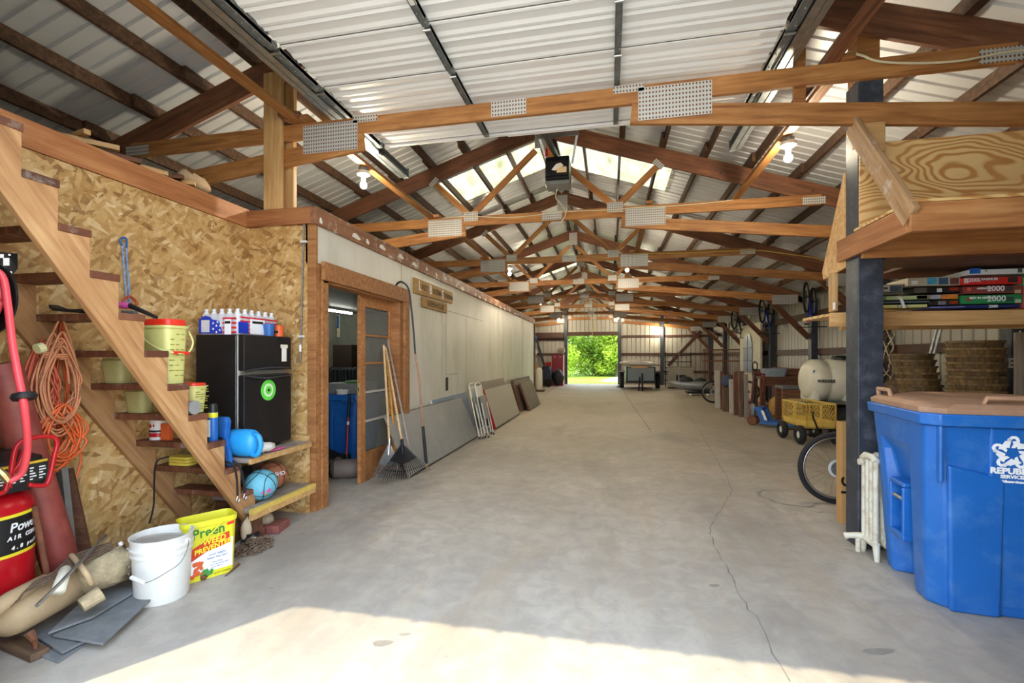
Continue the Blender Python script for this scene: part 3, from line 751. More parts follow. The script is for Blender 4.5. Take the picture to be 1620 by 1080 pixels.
# brown boards along the top edges
def trimb(name, p0, p1, h, w, mat): o = bar(name, p0, p1, w, h, mat, bevel=.004); tag(o, kind='structure'); return o
trimb('trim_1', (-3.345, YF + .05, 2.71), (-3.345, 3.815, 2.71), .17, .04, M_['trim'])
trimb('trim_2', (-3.37, 3.8, 2.70), (-2.645, 3.8, 2.70), .15, .04, M_['trim'])
trimb('trim_3', (GX + .005, 3.775, 2.695), (GX + .005, 16.5, 2.695), .16, .05, M_['trimw'])
bar('trim_4', (GX + .01, 16.52, 0), (GX + .01, 16.52, 2.77), .05, .1, M_['old'], up=(0, 1, 0), kind='structure')
torn = MB()
for i in range(26):
    y = 3.85 + i * .42 + random.uniform(-.15, .15); z = 2.64 + random.uniform(0, .06); w = random.uniform(.03, .14)
    if y > 14: break
    torn.prism([(y, z - .02), (y + w, z - .03), (y + w * 1.3, z - .01), (y + w * .6, z + .03), (y + w * .2, z + .02)], GX + .028, GX + .0325, 'YZ')
obj('torn_paper', torn, M_['paper'], bpy.data.objects['trim_3'])

# doorway: jambs, head casing, sliding sash door
obj('trim_jamb', MB().box((-2.70, 3.80, 0), (-2.615, 3.835, 2.62)).box((-2.70, 3.835, 0), (-2.615, 3.885, 2.27)).box((-2.66, 3.885, 0), (-2.60, 3.98, 2.2)), M_['frame'], bevel=.004, **st)
obj('trim_door_head', MB().box((-2.60, 3.86, 2.12), (-2.565, 5.76, 2.29)).box((-2.72, 3.9, 2.10), (-2.60, 5.6, 2.15)), M_['frame'], bevel=.004, **st)
obj('trim_door_right', MB().box((-2.60, 5.60, 0.1), (-2.565, 5.74, 2.12)).box((-2.73, 5.5, 0), (-2.6, 5.6, 2.12)), M_['frame'], bevel=.004, **st)
T = thing('sliding_door', 'tall wooden sash door with five dusty panes, slid half open in the white wall', 'door', (-2.72, 5.1, 0))
dx0, dx1 = -2.745, -2.705; ya, yb = 4.74, 5.56
zs = [.0, .28, .66, 1.02, 1.36, 1.70, 2.06, 2.12]
obj('stile', MB().box((dx0, ya, .0), (dx1, ya + .11, 2.12)), M_['frame'], T, bevel=.003)
obj('stile', MB().box((dx0, yb - .11, 0), (dx1, yb, 2.12)), M_['frame'], T, bevel=.003)
obj('rail', MB().box((dx0, ya + .11, 0), (dx1, yb - .11, .33)), M_['frame'], T, bevel=.003)
obj('rail', MB().box((dx0, ya + .11, 1.98), (dx1, yb - .11, 2.12)), M_['frame'], T, bevel=.003)
zz = [.33, .68, 1.01, 1.34, 1.66, 1.98]
for i in range(4): obj('muntin', MB().box((dx0 + .005, ya + .11, zz[i + 1] - .012), (dx1, yb - .11, zz[i + 1] + .012)), M_['oldw' if i < 2 else 'frame'], T)
for i in range(5): obj('pane', MB().box((-2.728, ya + .11, zz[i] + .011), (-2.724, yb - .11, zz[i + 1] - .011)), M_['pane'], T)
lp = obj('latch_plate', MB().box((dx0 + .008, ya - .0025, .98), (dx1 - .006, ya + .001, 1.12)), plain('brass_plate', 'c8b070', .4, .5), T)
obj('latch_bolt', MB().box((dx0 + .015, ya - .008, 1.03), (dx1 - .014, ya, 1.07)), M_['text_k'], lp)

# inside the room
def fluor(p0, p1, label):
    p0, p1 = Vector(p0), Vector(p1); T = thing('fluorescent_light', label, 'ceiling light', tuple((p0 + p1) / 2 + Vector((0, 0, .05))), group='fluorescent ceiling lights of the room')
    obj('tube', MB().tube([p0, p1], .018, 10), M_['tubel'], T)
    obj('fixture_body', MB().beam(p0 + Vector((0, 0, .055)), p1 + Vector((0, 0, .055)), .12, .06), M_['white'], T)
a = at(546, 447, Z=2.505); b = at(573, 460, Z=2.505)
fluor((a.x, a.y, 2.505), (b.x, b.y, 2.505), 'fluorescent tube light inside the room, nearest the top of the doorway')
a = at(516, 490, Z=2.505); b = at(556, 496, Z=2.505)
fluor((a.x, a.y, 2.505), (b.x, b.y, 2.505), 'fluorescent tube light deeper inside the room, left in the doorway')
T = thing('wall_sign', 'blue and white copier poster on the back wall of the room', 'sign', tuple(at(524, 535, Y=11.17)))
p = at(537, 533, Y=11.17); q = at(510, 533, Y=11.17); zt = at(537, 498, Y=11.17).z; zm = at(537, 519, Y=11.17).z
obj('poster_sheet', MB().box((q.x, 11.175, p.z), (p.x, 11.195, zt)), plain('poster_cream', 'd8d6bc', .6), T)
obj('blue_field', MB().box((q.x, 11.170, zm), (p.x - .02, 11.176, zt - .02)), plain('poster_blue', '23539a', .6), T)
MR = lambda v: face_M(v, (1, 0, 0), (0, 0, 1))
text('lettering', 'y', .11, M_['text_w'], T, MR(at(519.5, 508, Y=11.167)))
text('lettering', 'Copied.', .1, M_['text_w'], T, MR(at(525, 513, Y=11.167)))
text('lettering', 'XEROX', .12, M_['text_r'], T, MR(at(526, 526, Y=11.167)), sx=.9)
tag(centred('storage_cabinet', MB().box((at(530, 560, Y=10.4).x, 10.3, 0), (at(560, 560, Y=10.4).x, 10.9, at(545, 545, Y=10.3).z)), plain('dark_cabinet', '4a3a32', .6), bevel=.01), 'dark brown cabinet at the back of the room, below the poster', 'cabinet')
T = thing('radiator_rack', 'dark ribbed cast radiator standing behind the blue bin inside the room', 'radiator', tuple(at(540, 600, Y=8.2)))
for k in range(9):
    x = at(520 + k * 5.5, 590, Y=8.2).x
    obj('rib', MB().tube([(x, 8.2, .0), (x, 8.2, 1.17), (x, 8.3, 1.2), (x, 8.4, 1.17), (x, 8.4, .0)], .028, 8), plain('dark_iron', '3c3f44', .5, .3), T) if k < 9 else None
T['kind'] = 'thing'
T = thing('work_table', 'brown wooden bench inside the room behind the dark radiator', 'table', tuple(at(550, 610, Y=9.3)))
obj('table_top', MB().box((at(514, 588, Y=9.3).x, 9.2, 1.0), (at(566, 588, Y=9.3).x, 9.8, 1.05)), M_['oldbr'], T)
for x in (516, 564): obj('leg', MB().box((at(x, 590, Y=9.3).x - .04, 9.25, 0), (at(x, 590, Y=9.3).x + .04, 9.33, 1.0)), M_['oldbr'], T)
# blue wheeled bin inside
def roundrect(x0, y0, x1, y1, r, z, n=4):
    out = []
    for cx_, cy_, a0 in ((x1 - r, y1 - r, 0), (x0 + r, y1 - r, pi / 2), (x0 + r, y0 + r, pi), (x1 - r, y0 + r, 1.5 * pi)):
        for k in range(n + 1):
            a = a0 + pi / 2 * k / n; out.append(Vector((cx_ + r * math.cos(a), cy_ + r * math.sin(a), z)))
    return out
T = thing('recycling_bin', 'large blue plastic bin just inside the room doorway with things on top', 'bin', (-3.5, 5.75, 0))
obj('bin_body', MB().loft([roundrect(-3.82, 5.48, -3.2, 6.05, .06, .0), roundrect(-3.87, 5.43, -3.15, 6.1, .06, .85), roundrect(-3.92, 5.38, -3.1, 6.15, .06, .86), roundrect(-3.92, 5.38, -3.1, 6.15, .06, .93)]), M_['blue'], T, smooth=35)
for x in (-3.75, -3.5, -3.28): obj('side_rib', MB().box((x - .02, 5.41, .05), (x + .02, 5.44, .84)), M_['blue'], T, bevel=.008)
obj('bin_handle', MB().box((-3.3, 5.34, .84), (-3.14, 5.39, .88)), M_['blue2'], T, bevel=.01)
tag(centred('grey_crate', MB().loft([roundrect(-3.6, 5.5, -3.14, 5.95, .04, .935), roundrect(-3.62, 5.48, -3.12, 5.97, .04, 1.07)]), M_['grey'], smooth=35), 'shallow grey tray lying on the blue bin inside the doorway', 'tray')
tag(centred('flying_disc', MB().loft([roundrect(-3.45, 5.55, -3.2, 5.8, .1, 1.075), roundrect(-3.43, 5.57, -3.22, 5.78, .1, 1.1)]), M_['green'], smooth=35), 'green plastic disc on the tray inside the room', 'disc')
tag(centred('coiled_cup', MB().lathe([(.07, .935), (.085, .99), (.06, 1.0), (.055, .95)], (-3.36, 5.44, 0), n=16), M_['paper'], smooth=40), 'white round dish on the near edge of the inside blue bin', 'dish')
tag(centred('spool', MB().box((-3.86, 5.43, .935), (-3.74, 5.52, .98)), M_['yellowd'], bevel=.008), 'small yellow block on the blue bin inside the doorway', 'block')
T = thing('push_broom', 'red handled broom leaning on the blue bin inside the doorway', 'broom', tuple(at(549, 722, Z=.02)))
a = at(548, 722, Y=5.15); b = at(553, 623, Y=5.33)
a2 = a.lerp(b, .68); a3 = a.lerp(b, .62)
obj('handle', MB().tube([a, a2], .012, 10), M_['red'], T, smooth=40); obj('grip', MB().tube([a3, b], .015, 10), M_['black'], T, smooth=40)
obj('collar', MB().tube([a.lerp(b, .5), a.lerp(b, .55)], .016, 10), M_['paper'], T)
obj('broom_head', MB().loft([roundrect(a.x - .17, a.y - .05, a.x + .06, a.y + .05, .03, .0), roundrect(a.x - .13, a.y - .04, a.x + .04, a.y + .04, .02, a.z + .03)]), M_['black'], T)
T = thing('flexible_duct', 'dusty brown metal pipe elbow on the floor inside the doorway', 'pipe', tuple(at(560, 745, Z=0)))
obj('pipe_body', MB().tube([(-3.12, 4.9, .11), (-2.95, 4.98, .11), (-2.82, 5.06, .12)], [.11, .11, .105], 20), plain('pipe_dusty', '7a6e66', .7, .2), T, smooth=60)
obj('pipe_flange', MB().lathe([(.12, -.01), (.125, .01)], (-3.1, 4.91, .125), 'X', 20), plain('pipe_dark', '5a4f48', .7), T)
def lump(name, c, r, sq, mat, label, cat, jit=.2, n=12, seed=1, group=None):
    rnd = random.Random(seed); mb = MB().sphere((0, 0, 0), 1, n)
    for v in mb.v:
        f = 1 + rnd.uniform(-jit, jit); v *= f
    mn = min(v.z for v in mb.v)
    mb.v = [Vector((v.x * r * sq[0], v.y * r * sq[1], (v.z - mn) * r * sq[2])) for v in mb.v]
    return tag(obj(name, mb, mat, M=Matrix.Translation(c), smooth=True), label, cat, group)
lump('black_bag', (-3.3, 5.05, 0.0), .16, (1.3, .8, .8), M_['black'], 'crumpled black bag on the floor inside the doorway', 'bag', .25)

# wooden name boards (carved)
T = thing('wooden_sign', 'long carved wooden name board with white capitals high on the white wall', 'sign', (-2.61, 6.75, 2.32))
def signboard(T, y0, z0t, z0b, y1, z1t, z1b, x=-2.63):
    mb = MB().prism([(y0, z0b), (y1, z1b), (y1, z1t), (y0, z0t)], x, x + .03, 'YZ'); return obj('board', mb, M_['signw'], T, bevel=.006)
signboard(T, 5.98, 2.50, 2.285, 7.56, 2.51, 2.32)
MX = lambda y, z: face_M((-2.599, y, z), (0, 1, 0), (0, 0, 1))
for s_, y, sz, m in (('L', 6.16, .19, 'text_w'), ('INDY', 6.34, .11, 'signd'), ('B', 6.56, .19, 'text_w'), ('OLTEMA', 6.83, .11, 'signd'), ('S', 7.08, .19, 'text_w'), ('CHURMAN', 7.33, .11, 'signd')):
    text('lettering', s_, sz, M_[m], T, MX(y, 2.405), sx=.85, weight=.003)
T = thing('wooden_sign', 'short carved wooden greenhouse board below the long name board', 'sign', (-2.61, 6.75, 2.2))
signboard(T, 6.26, 2.275, 2.13, 7.28, 2.285, 2.13)
text('lettering', 'GREENHOUSE', .115, M_['signd'], T, MX(6.77, 2.2), sx=.95, weight=.002)

# pole with hooked end, rakes and poles against the doorway
T = thing('fruit_picker_pole', 'tall black pole with a curved hook top and small cup, leaning by the door', 'pole', (-2.28, 5.6, 0))
pth = [at(675, 737, Y=5.62), at(669, 672, Y=5.62)]
obj('grip', MB().tube([at(674.5, 733, Y=5.62), at(669, 674, Y=5.62)], .02, 10), M_['black'], T, smooth=40)
obj('shaft', MB().tube([at(669, 675, Y=5.62), at(663, 600, Y=5.6), at(657, 560, Y=5.58)], .011, 8), plain('copper_pole', 'a8765c', .4, .4), T, smooth=40)
obj('shaft_upper', MB().tube(smoothpath([at(657, 560, Y=5.58), at(654, 520, Y=5.56), at(650, 480, Y=5.54), at(646, 456, Y=5.52), at(636, 446, Y=5.48), at(628, 449, Y=5.42), at(624, 460, Y=5.38), at(624, 466, Y=5.37)], 5), .012, 8), M_['black'], T, smooth=40)
c = at(624, 469, Y=5.37)
obj('cup', MB().lathe([(.012, .03), (.035, .015), (.04, -.02), (.03, -.035)], c, n=16), M_['galv'], T, smooth=40)
obj('tip', MB().tube([at(674.5, 733, Y=5.62), at(675.5, 741, Y=5.6)], .012, 8), M_['yellowd'], T)

def rake(label, top, neck, foot, width, tines, mat, handle_mat, ferr):
    T = thing('leaf_rake', label, 'rake', (foot.x, foot.y, 0))
    obj('handle', MB().tube([top, neck], .0135, 10), M_[handle_mat], T, smooth=40)
    d = (foot - neck); hub = neck + d * .06
    obj('ferrule', MB().tube([neck - d * .1, hub + d * .25], .018, 10), M_[ferr], T, smooth=40)
    side = Vector((d.y, -d.x, 0)); side = Vector((.62, .78, 0)) if side.length < .3 else side.normalized()
    side = Vector((.70, .71, 0))
    out = Vector((.71, -.70, 0)); mb = MB()
    for i in range(tines):
        s_ = (i / (tines - 1) - .5)
        tip = foot + side * width * s_ + Vector((0, 0, abs(s_) * .12)) + out * .02
        mid = hub.lerp(tip, .9) + Vector((0, 0, 0))
        mb.tube([hub + side * .03 * s_, mid, tip + out * .0 + Vector((0, 0, -.0))], [.005, .004, .003], 5)
    obj('tines', mb, mat, T)
    e0 = .5; fan = []
    n = 10
    for i in range(n + 1):
        s_ = i / n - .5; tip = foot + side * width * s_ + Vector((0, 0, abs(s_) * .12)); fan.append(hub.lerp(tip, e0 + .06 * math.cos(s_ * 3)))
    mb = MB(); vs = [hub + side * .02, hub - side * .02] ; 
    vs = [hub] + fan + [hub + out * .006] + [f_ + out * .006 for f_ in fan]
    m = n + 2; fs = [(0, i, i + 1) for i in range(1, n + 1)] + [(m, m + i + 1, m + i) for i in range(1, n + 1)] + [(i, i + 1, m + i + 1, m + i) for i in range(1, n + 1)]
    obj('fan_web', mb.add(vs, fs), mat, T)
    obj('cross_bar', MB().tube([hub.lerp(foot + side * width * (i / 8 - .5) + Vector((0, 0, abs(i / 8 - .5) * .12)), .8) for i in range(9)], .004, 5), mat, T)
    return T
rake('black plastic leaf rake with a pale wood handle, in front of the sash door', at(610, 549, Y=5.25), at(636, 700, Y=5.02), at(640, 757, Y=4.9).copy(), .62, 22, M_['black'], 'polew', 'blackm')
rake('grey wire leaf rake with a pale handle and blue band, left of the black rake', at(607, 546, Y=5.1), at(616, 700, Y=4.92), at(612, 765, Y=4.80).copy(), .40, 16, M_['steel'], 'polew', 'steel')
def pole(label, a, b, r, mat, name='garden_tool_pole', end=None):
    T = thing(name, label, 'pole', (b.x, b.y, 0)); obj('shaft', MB().tube([a, b], r, 10), M_[mat], T, smooth=40)
    if end: obj('socket', MB().tube([b.lerp(a, .12), b], r * 1.3, 10), M_[end], T, smooth=40)
    return T
pole('yellowish wooden tool pole between the two rakes', at(611, 552, Y=5.3), at(629, 745, Y=5.15), .015, 'poley', end='steel')
pole('weathered grey wooden pole leaning right of the rakes', at(611, 527, Y=5.45), at(650, 722, Y=5.35), .014, 'polegr')

# leaning table tops and folded chairs along the white wall
def slab(name, label, cat, y0, y1, xb, xt, h, t, mat, edge=None, group=None, y0t=None, rim=None):
    """panel leaning on the wall: foot line at xb, top line at xt"""
    T = thing(name, label, cat, (xb, (y0 + y1) / 2, 0), group=group)
    d = Vector((xt - xb, 0, h)); L = d.length; d.normalize(); n = Vector((d.z, 0, -d.x))
    M = Matrix(((0, d.x, n.x), (1, d.y, n.y), (0, d.z, n.z))).to_4x4(); M.translation = Vector((xb, y0, 0.0)) - n * t + Vector((0, 0, max(0, n.z * t)))
    obj('table_top', MB().box((0, 0, 0), (y1 - y0, L, t)), mat, T, M=M, bevel=.004)
    if edge: obj('edge_band', MB().box((-.004, 0, 0), (0.0, L, t)).box((0, L, 0), (y1 - y0, L + .003, t)), edge, T, M=M)
    if rim: obj('rim', MB().box((0, -.002, t), (y1 - y0, .012, t + .004)).box((0, L - .012, t), (y1 - y0, L, t + .004)), rim, T, M=M)
    return T
slab('table_panel', 'long grey laminate sheet leaning low against the white wall beside the rakes', 'panel', 5.1, 7.95, -2.27, -2.58, .70, .03, M_['grey'], M_['grey_wood'], rim=M_['blackm'])
slab('folding_table', 'folded bluish-grey table behind the long grey sheet, next to the white chairs', 'table', 6.6, 8.35, -2.40, -2.60, .76, .03, plain('blue_grey_table', '76869c', .5), plain('edge_pale', 'c8c8bc', .5))
slab('folding_table', 'folded beige card table with a red edge behind the white chairs', 'table', 8.86, 11.35, -2.16, -2.40, .76, .085, M_['tablet'], M_['red'], rim=M_['blackm'])
slab('folding_table', 'folded grey-brown table showing above the red-edged one', 'table', 9.2, 11.4, -2.42, -2.58, .90, .05, plain('taupe_table', '8b847c', .5))
slab('folding_table', 'front brown folded table, last in the row along the white wall', 'table', 12.15, 14.0, -2.04, -2.30, .72, .05, M_['brownt'], M_['oldbr'])
slab('folding_table', 'brown folded table with dark edge leaning behind the last brown table', 'table', 11.95, 14.1, -2.22, -2.45, .78, .06, M_['brownt'], M_['oldbr'])
slab('folding_table', 'dark table top at the back of the far leaning stack', 'table', 12.5, 15.2, -2.42, -2.58, .80, .04, plain('dark_table', '5d5850', .6))
def folding_chair(label, off):
    T = thing('folding_chair', label, 'chair', (-2.2, 8.2 + off, 0), group='folded white chairs against the wall')
    lean = Vector((-.22, 0, 1)).normalized(); yv = Vector((0, 1, 0)); b0 = Vector((-2.12, 8.02 + off, 0))
    def q(u, h, o=0): return b0 + yv * u + lean * h + Vector((.05 * o, 0, 0))
    w = .42
    obj('back_frame', MB().tube(smoothpath([q(0, .02), q(0, .45), q(.01, .86), q(.05, .95), q(w / 2, .97), q(w - .05, .95), q(w - .01, .86), q(w, .45), q(w, .02)], 5), .012, 8), M_['chairw'], T, smooth=True)
    obj('leg', MB().tube([q(.03, .02, 1), q(.03, .62, 1)], .011, 8), M_['chairw'], T, smooth=True)
    obj('leg', MB().tube([q(w - .03, .02, 1), q(w - .03, .62, 1)], .011, 8), M_['chairw'], T, smooth=True)
    obj('cross_bar', MB().tube([q(.03, .18, 1), q(w - .03, .18, 1)], .008, 8), M_['chairw'], T)
    def plate_(u0, u1, h0, h1, o, m, nm):
        vs = [q(u0, h0, o), q(u1, h0, o), q(u1, h1, o), q(u0, h1, o)]; vs += [v + Vector((.015, 0, .003)) for v in vs]
        obj(nm, MB().add(vs, [(0, 3, 2, 1), (4, 5, 6, 7), (0, 1, 5, 4), (1, 2, 6, 5), (2, 3, 7, 6), (3, 0, 4, 7)]), m, T, bevel=.006)
    plate_(.02, w - .02, .72, .92, 0, M_['chairw'], 'backrest'); plate_(.02, w - .02, .32, .74, .7, M_['grey'] , 'seat')
    for u, o in ((0, 0), (w, 0), (.03, 1), (w - .03, 1)): obj('rubber_foot', MB().tube([q(u, 0, o), q(u, .04, o)], .015, 8), M_['black'], T)
    return T
folding_chair('folded white metal chair with grey seat, front one beside the red-edged table', -.1)
T2 = folding_chair('folded white metal chair half hidden behind the front folded chair', 0)
T2.matrix_basis = TR(-2.27, 7.97)

# ================================================================ LEFT FOREGROUND: stairs, shelf, fridge
SX0, SX1 = -3.3, -2.69
YN = lambda k: 1.676 + .1475 * k           # nosing of tread k (far edge)
ZT = lambda k: 2.497 - .2105 * k          # top of tread k
T = thing('wooden_stairs', 'steep open wooden stairs with notched stringers against the chip board wall', 'stairs', (-3.1, 3.4, 0))
def stringer(x0, x1):
    poly = []; K = range(-2, 11)
    for k in K:
        y0 = YN(k) - .1475; z = ZT(k) - .038
        poly += [(max(y0, YF + .03), z), (YN(k), z)]
    poly = [p for i, p in enumerate(poly)]
    poly += [(YN(10), .13), (YN(10) + .1, 0.0), (3.172, 0), (YF + .03, 2.158 + 1.368 * (1.595 - YF - .03))]
    poly = [(y, min(z, 2.6)) for y, z in poly]
    # drop duplicates
    out = []
    for p in poly:
        if not out or (abs(p[0] - out[-1][0]) + abs(p[1] - out[-1][1])) > 1e-4: out.append(p)
    M, L = frame((x0, out[-1][0], out[-1][1]), (x0, 3.172, 0), up=(0, 1, 0))
    Mi = M.inverted(); mb = MB().prism(out, x0, x1, 'YZ'); mb.v = [Mi @ v for v in mb.v]
    return obj('stringer', mb, M_['stairb'], T, M=M, bevel=.003)
stringer(SX1 - .04, SX1 - .002); stringer(SX0 - .028, SX0 + .01)
for k in range(-3, 11):
    if ZT(k) > 2.6: continue
    obj('tread', MB().box((SX0 - .01, YN(k) - .1475, ZT(k) - .04), (SX1 + .003, YN(k) + .006, ZT(k))), M_['tread'], T, bevel=.004)

T = thing('storage_shelf', 'low two-board shelf with a chip board end, beside the stairs foot under the fridge', 'shelf', (-2.9, 3.4, 0))
obj('upper_board', MB().box((-3.29, 3.005, .615), (-2.62, 3.75, .65)), M_['grey_wood'], T, bevel=.003)
obj('upper_edge', MB().box((-2.62, 3.0, .61), (-2.598, 3.72, .65)), M_['pale'], T)
obj('lower_board', MB().box((-2.68, 3.02, .235), (-2.6, 3.74, .272)).box((-3.2, 3.26, .235), (-2.68, 3.74, .272)), M_['grey_wood'], T, bevel=.003)
obj('lower_edge', MB().box((-2.6, 2.98, .245), (-2.57, 3.74, .28)), M_['yelm'], T)
obj('edge_under', MB().box((-2.6, 2.98, .20), (-2.575, 3.74, .243)), M_['pale'], T)
obj('end_panel', MB().box((-3.3, 3.755, 0), (-2.665, 3.79, .7)), M_['osbx'], T)
obj('support_block', MB().box((-2.66, 3.03, 0), (-2.6, 3.12, .2)), M_['oldbr'], T)
obj('support_block', MB().box((-3.2, 3.3, 0), (-3.1, 3.6, .235)), M_['oldbr'], T)
obj('support_post', MB().box((-2.98, 3.45, .272), (-2.90, 3.53, .635)), M_['old'], T)

FX_, FY0, FY1, FZ0, FZ1 = -2.755, 3.11, 3.655, .65, 1.583
T = thing('mini_fridge', 'small black two door fridge standing on the low shelf', 'fridge', (-3.0, 3.4, FZ0))
obj('cabinet', MB().box((-3.2, FY0, FZ0 + .02), (-2.83, FY1, FZ1)), M_['fridge'], T, bevel=.006)
obj('door_gasket', MB().box((-2.83, FY0 + .01, FZ0 + .03), (-2.812, FY1 - .01, FZ1 - .006)), plain('gasket', 'b5b3a8', .6), T)
d1 = obj('door', MB().box((-2.812, FY0, 1.30), (FX_, FY1, FZ1)), M_['fridge'], T, bevel=.008)
d2 = obj('door', MB().box((-2.812, FY0, FZ0 + .03), (FX_, FY1, 1.265)), M_['fridge'], T, bevel=.008)
obj('handle', MB().tube(smoothpath([(FX_ + .004, FY0 + .01, 1.297), (FX_ + .018, FY0 + .18, 1.318), (FX_ + .02, FY1 - .15, 1.32), (FX_ + .004, FY1 - .01, 1.305)], 5), .009, 8), plain('black_gloss', '303238', .2), d1)
obj('handle', MB().tube(smoothpath([(FX_ + .004, FY0 + .01, 1.262), (FX_ + .02, FY0 + .2, 1.238), (FX_ + .004, FY1 - .01, 1.25)], 5), .008, 8), plain('black_gloss2', '303238', .2), d2)
obj('chrome_strip', MB().box((FX_ - .03, FY0 - .001, 1.275), (FX_ + .004, FY1, 1.287)), M_['steel'], T)
sk = obj('sticker', MB().lathe([(.085, 0), (.085, .002)], (FX_ - .0005, 3.37, 1.135), 'X', 32), M_['greenp'], d2)
obj('sticker_ring', MB().lathe([(.055, 0), (.055, .003)], (FX_ - .0005, 3.37, 1.135), 'X', 28), plain('sticker_pale', 'd8f0c8', .5), d2)
obj('sticker_centre', MB().lathe([(.035, 0), (.035, .004)], (FX_ - .0005, 3.37, 1.135), 'X', 24), M_['greenp'], d2)
obj('sticker_dot', MB().lathe([(.012, 0), (.012, .005)], (FX_ - .0005, 3.37, 1.135), 'X', 12), M_['text_k'], d2)
obj('energy_label', MB().box((FX_ - .001, 3.53, 1.37), (FX_ + .0015, 3.59, 1.50)), M_['paper'], d1)
obj('energy_label_top', MB().box((FX_ - .001, 3.515, 1.485), (FX_ + .002, 3.605, 1.515)), plain('label_cream', 'e6e2cc', .6), d1)
obj('edge_trim', MB().box((-2.835, FY0 - .002, FZ0 + .02), (-2.826, FY0, FZ1 - .01)), M_['galvd'], T)
for y in (FY0 + .05, FY1 - .05): obj('foot', MB().lathe([(.02, 0), (.02, .03)], (-2.85, y, FZ0), n=12), M_['black'], T)

# on top of the fridge
T = thing('water_bottle_case', 'shrink-wrapped case of water bottles with flag printing on top of the fridge', 'water bottles', (-2.96, 3.3, FZ1))
wx0, wx1, wy0, wy1 = -3.19, -2.83, 3.13, 3.58
for i in range(5):
    for j in range(6):
        x = wx0 + .036 + i * .072; y = wy0 + .036 + j * .075
        obj('bottle', MB().lathe([(.030, .003), (.032, .02), (.032, .13), (.026, .16), (.013, .185), (.013, .19), (.015, .19), (.015, .205)], (x, y, FZ1), n=10), M_['clearp'], T, smooth=40)
wr = obj('wrap', MB().loft([roundrect(wx0, wy0, wx1, wy1, .03, FZ1 + .002), roundrect(wx0 - .003, wy0 - .003, wx1 + .003, wy1 + .003, .035, FZ1 + .12), roundrect(wx0 + .01, wy0 + .01, wx1 - .01, wy1 - .01, .04, FZ1 + .165)]), glassm('wrap_film', 'e6e8ee', .12, .35), T, smooth=35)
def sidepatch(x0, x1, z0, z1, m, nm='print', o=0, shape=None):
    p = shape or [(x0, z0), (x1, z0), (x1, z1), (x0, z1)]
    return obj(nm, MB().prism([(a, FZ1 + b) for a, b in p], wy0 - .007 - o, wy0 - .005 - o, 'XZ'), M_[m], T)
sidepatch(0, 0, 0, 0, 'flagblue', 'print_blue', 0, [(-3.185, .01), (-2.965, .01), (-2.98, .06), (-3.0, .11), (-3.06, .12), (-3.08, .14), (-3.12, .15), (-3.16, .14), (-3.185, .11)])
sidepatch(-3.16, -3.085, .02, .115, 'clearp', 'print_window', .002)
for i, (a, b) in enumerate(((-3.05, .09), (-3.02, .07), (-3.05, .045), (-2.99, .035), (-3.02, .02), (-3.01, .1), (-2.985, .07))):
    st5 = [(a + (.011 if q % 2 == 0 else .0045) * math.sin(q * pi / 5), b + (.011 if q % 2 == 0 else .0045) * math.cos(q * pi / 5)) for q in range(10)]
    sidepatch(0, 0, 0, 0, 'text_w', 'print_star', .002, st5)
for i in range(4): sidepatch(-2.965, -2.84, .01 + i * .036, .026 + i * .036, 'flagred', 'print_stripe', 0)
sidepatch(-2.945, -2.885, .0, .12, 'text_w', 'print_panel', .002); sidepatch(-2.94, -2.89, .085, .105, 'text_k', 'print_banner', .004)
for i in range(5):
    obj('print_stripe', MB().box((wx1 + .004, wy0 + .02, FZ1 + .01 + i * .03), (wx1 + .006, wy1 - .02, FZ1 + .023 + i * .03)), M_['flagred'], T)
obj('print_panel', MB().box((wx1 + .005, wy0 + .12, FZ1 + .01), (wx1 + .008, wy0 + .28, FZ1 + .13)), M_['text_w'], T)
obj('print_banner', MB().box((wx1 + .007, wy0 + .14, FZ1 + .095), (wx1 + .009, wy0 + .26, FZ1 + .115)), M_['text_k'], T)
obj('print_blue', MB().box((wx1 + .004, wy0 + .0, FZ1 + .01), (wx1 + .007, wy0 + .1, FZ1 + .1)), M_['flagblue'], T)
def cup(c, r0, r1, h, mat, label, band=None):
    T = thing('plastic_cup', label, 'cup', c); c = Vector(c)
    obj('cup_body', MB().lathe([(r0, 0), (r1, h), (r1 - .004, h), (r0 - .004, .006)], c, n=20), M_[mat], T, smooth=40)
    if band: obj('print', MB().box((c.x - r0 * .6, c.y - r1 - .0015, c.z + h * .3), (c.x + r0 * .6, c.y - r0 * .9, c.z + h * .5)), M_[band], T)
cup((-2.79, 3.42, FZ1), .034, .045, .10, 'blue2', 'blue plastic cup on the fridge beside the bottle case')
cup((-2.785, 3.53, FZ1), .036, .042, .095, 'orange', 'orange cup with dark print on the fridge', 'dark')

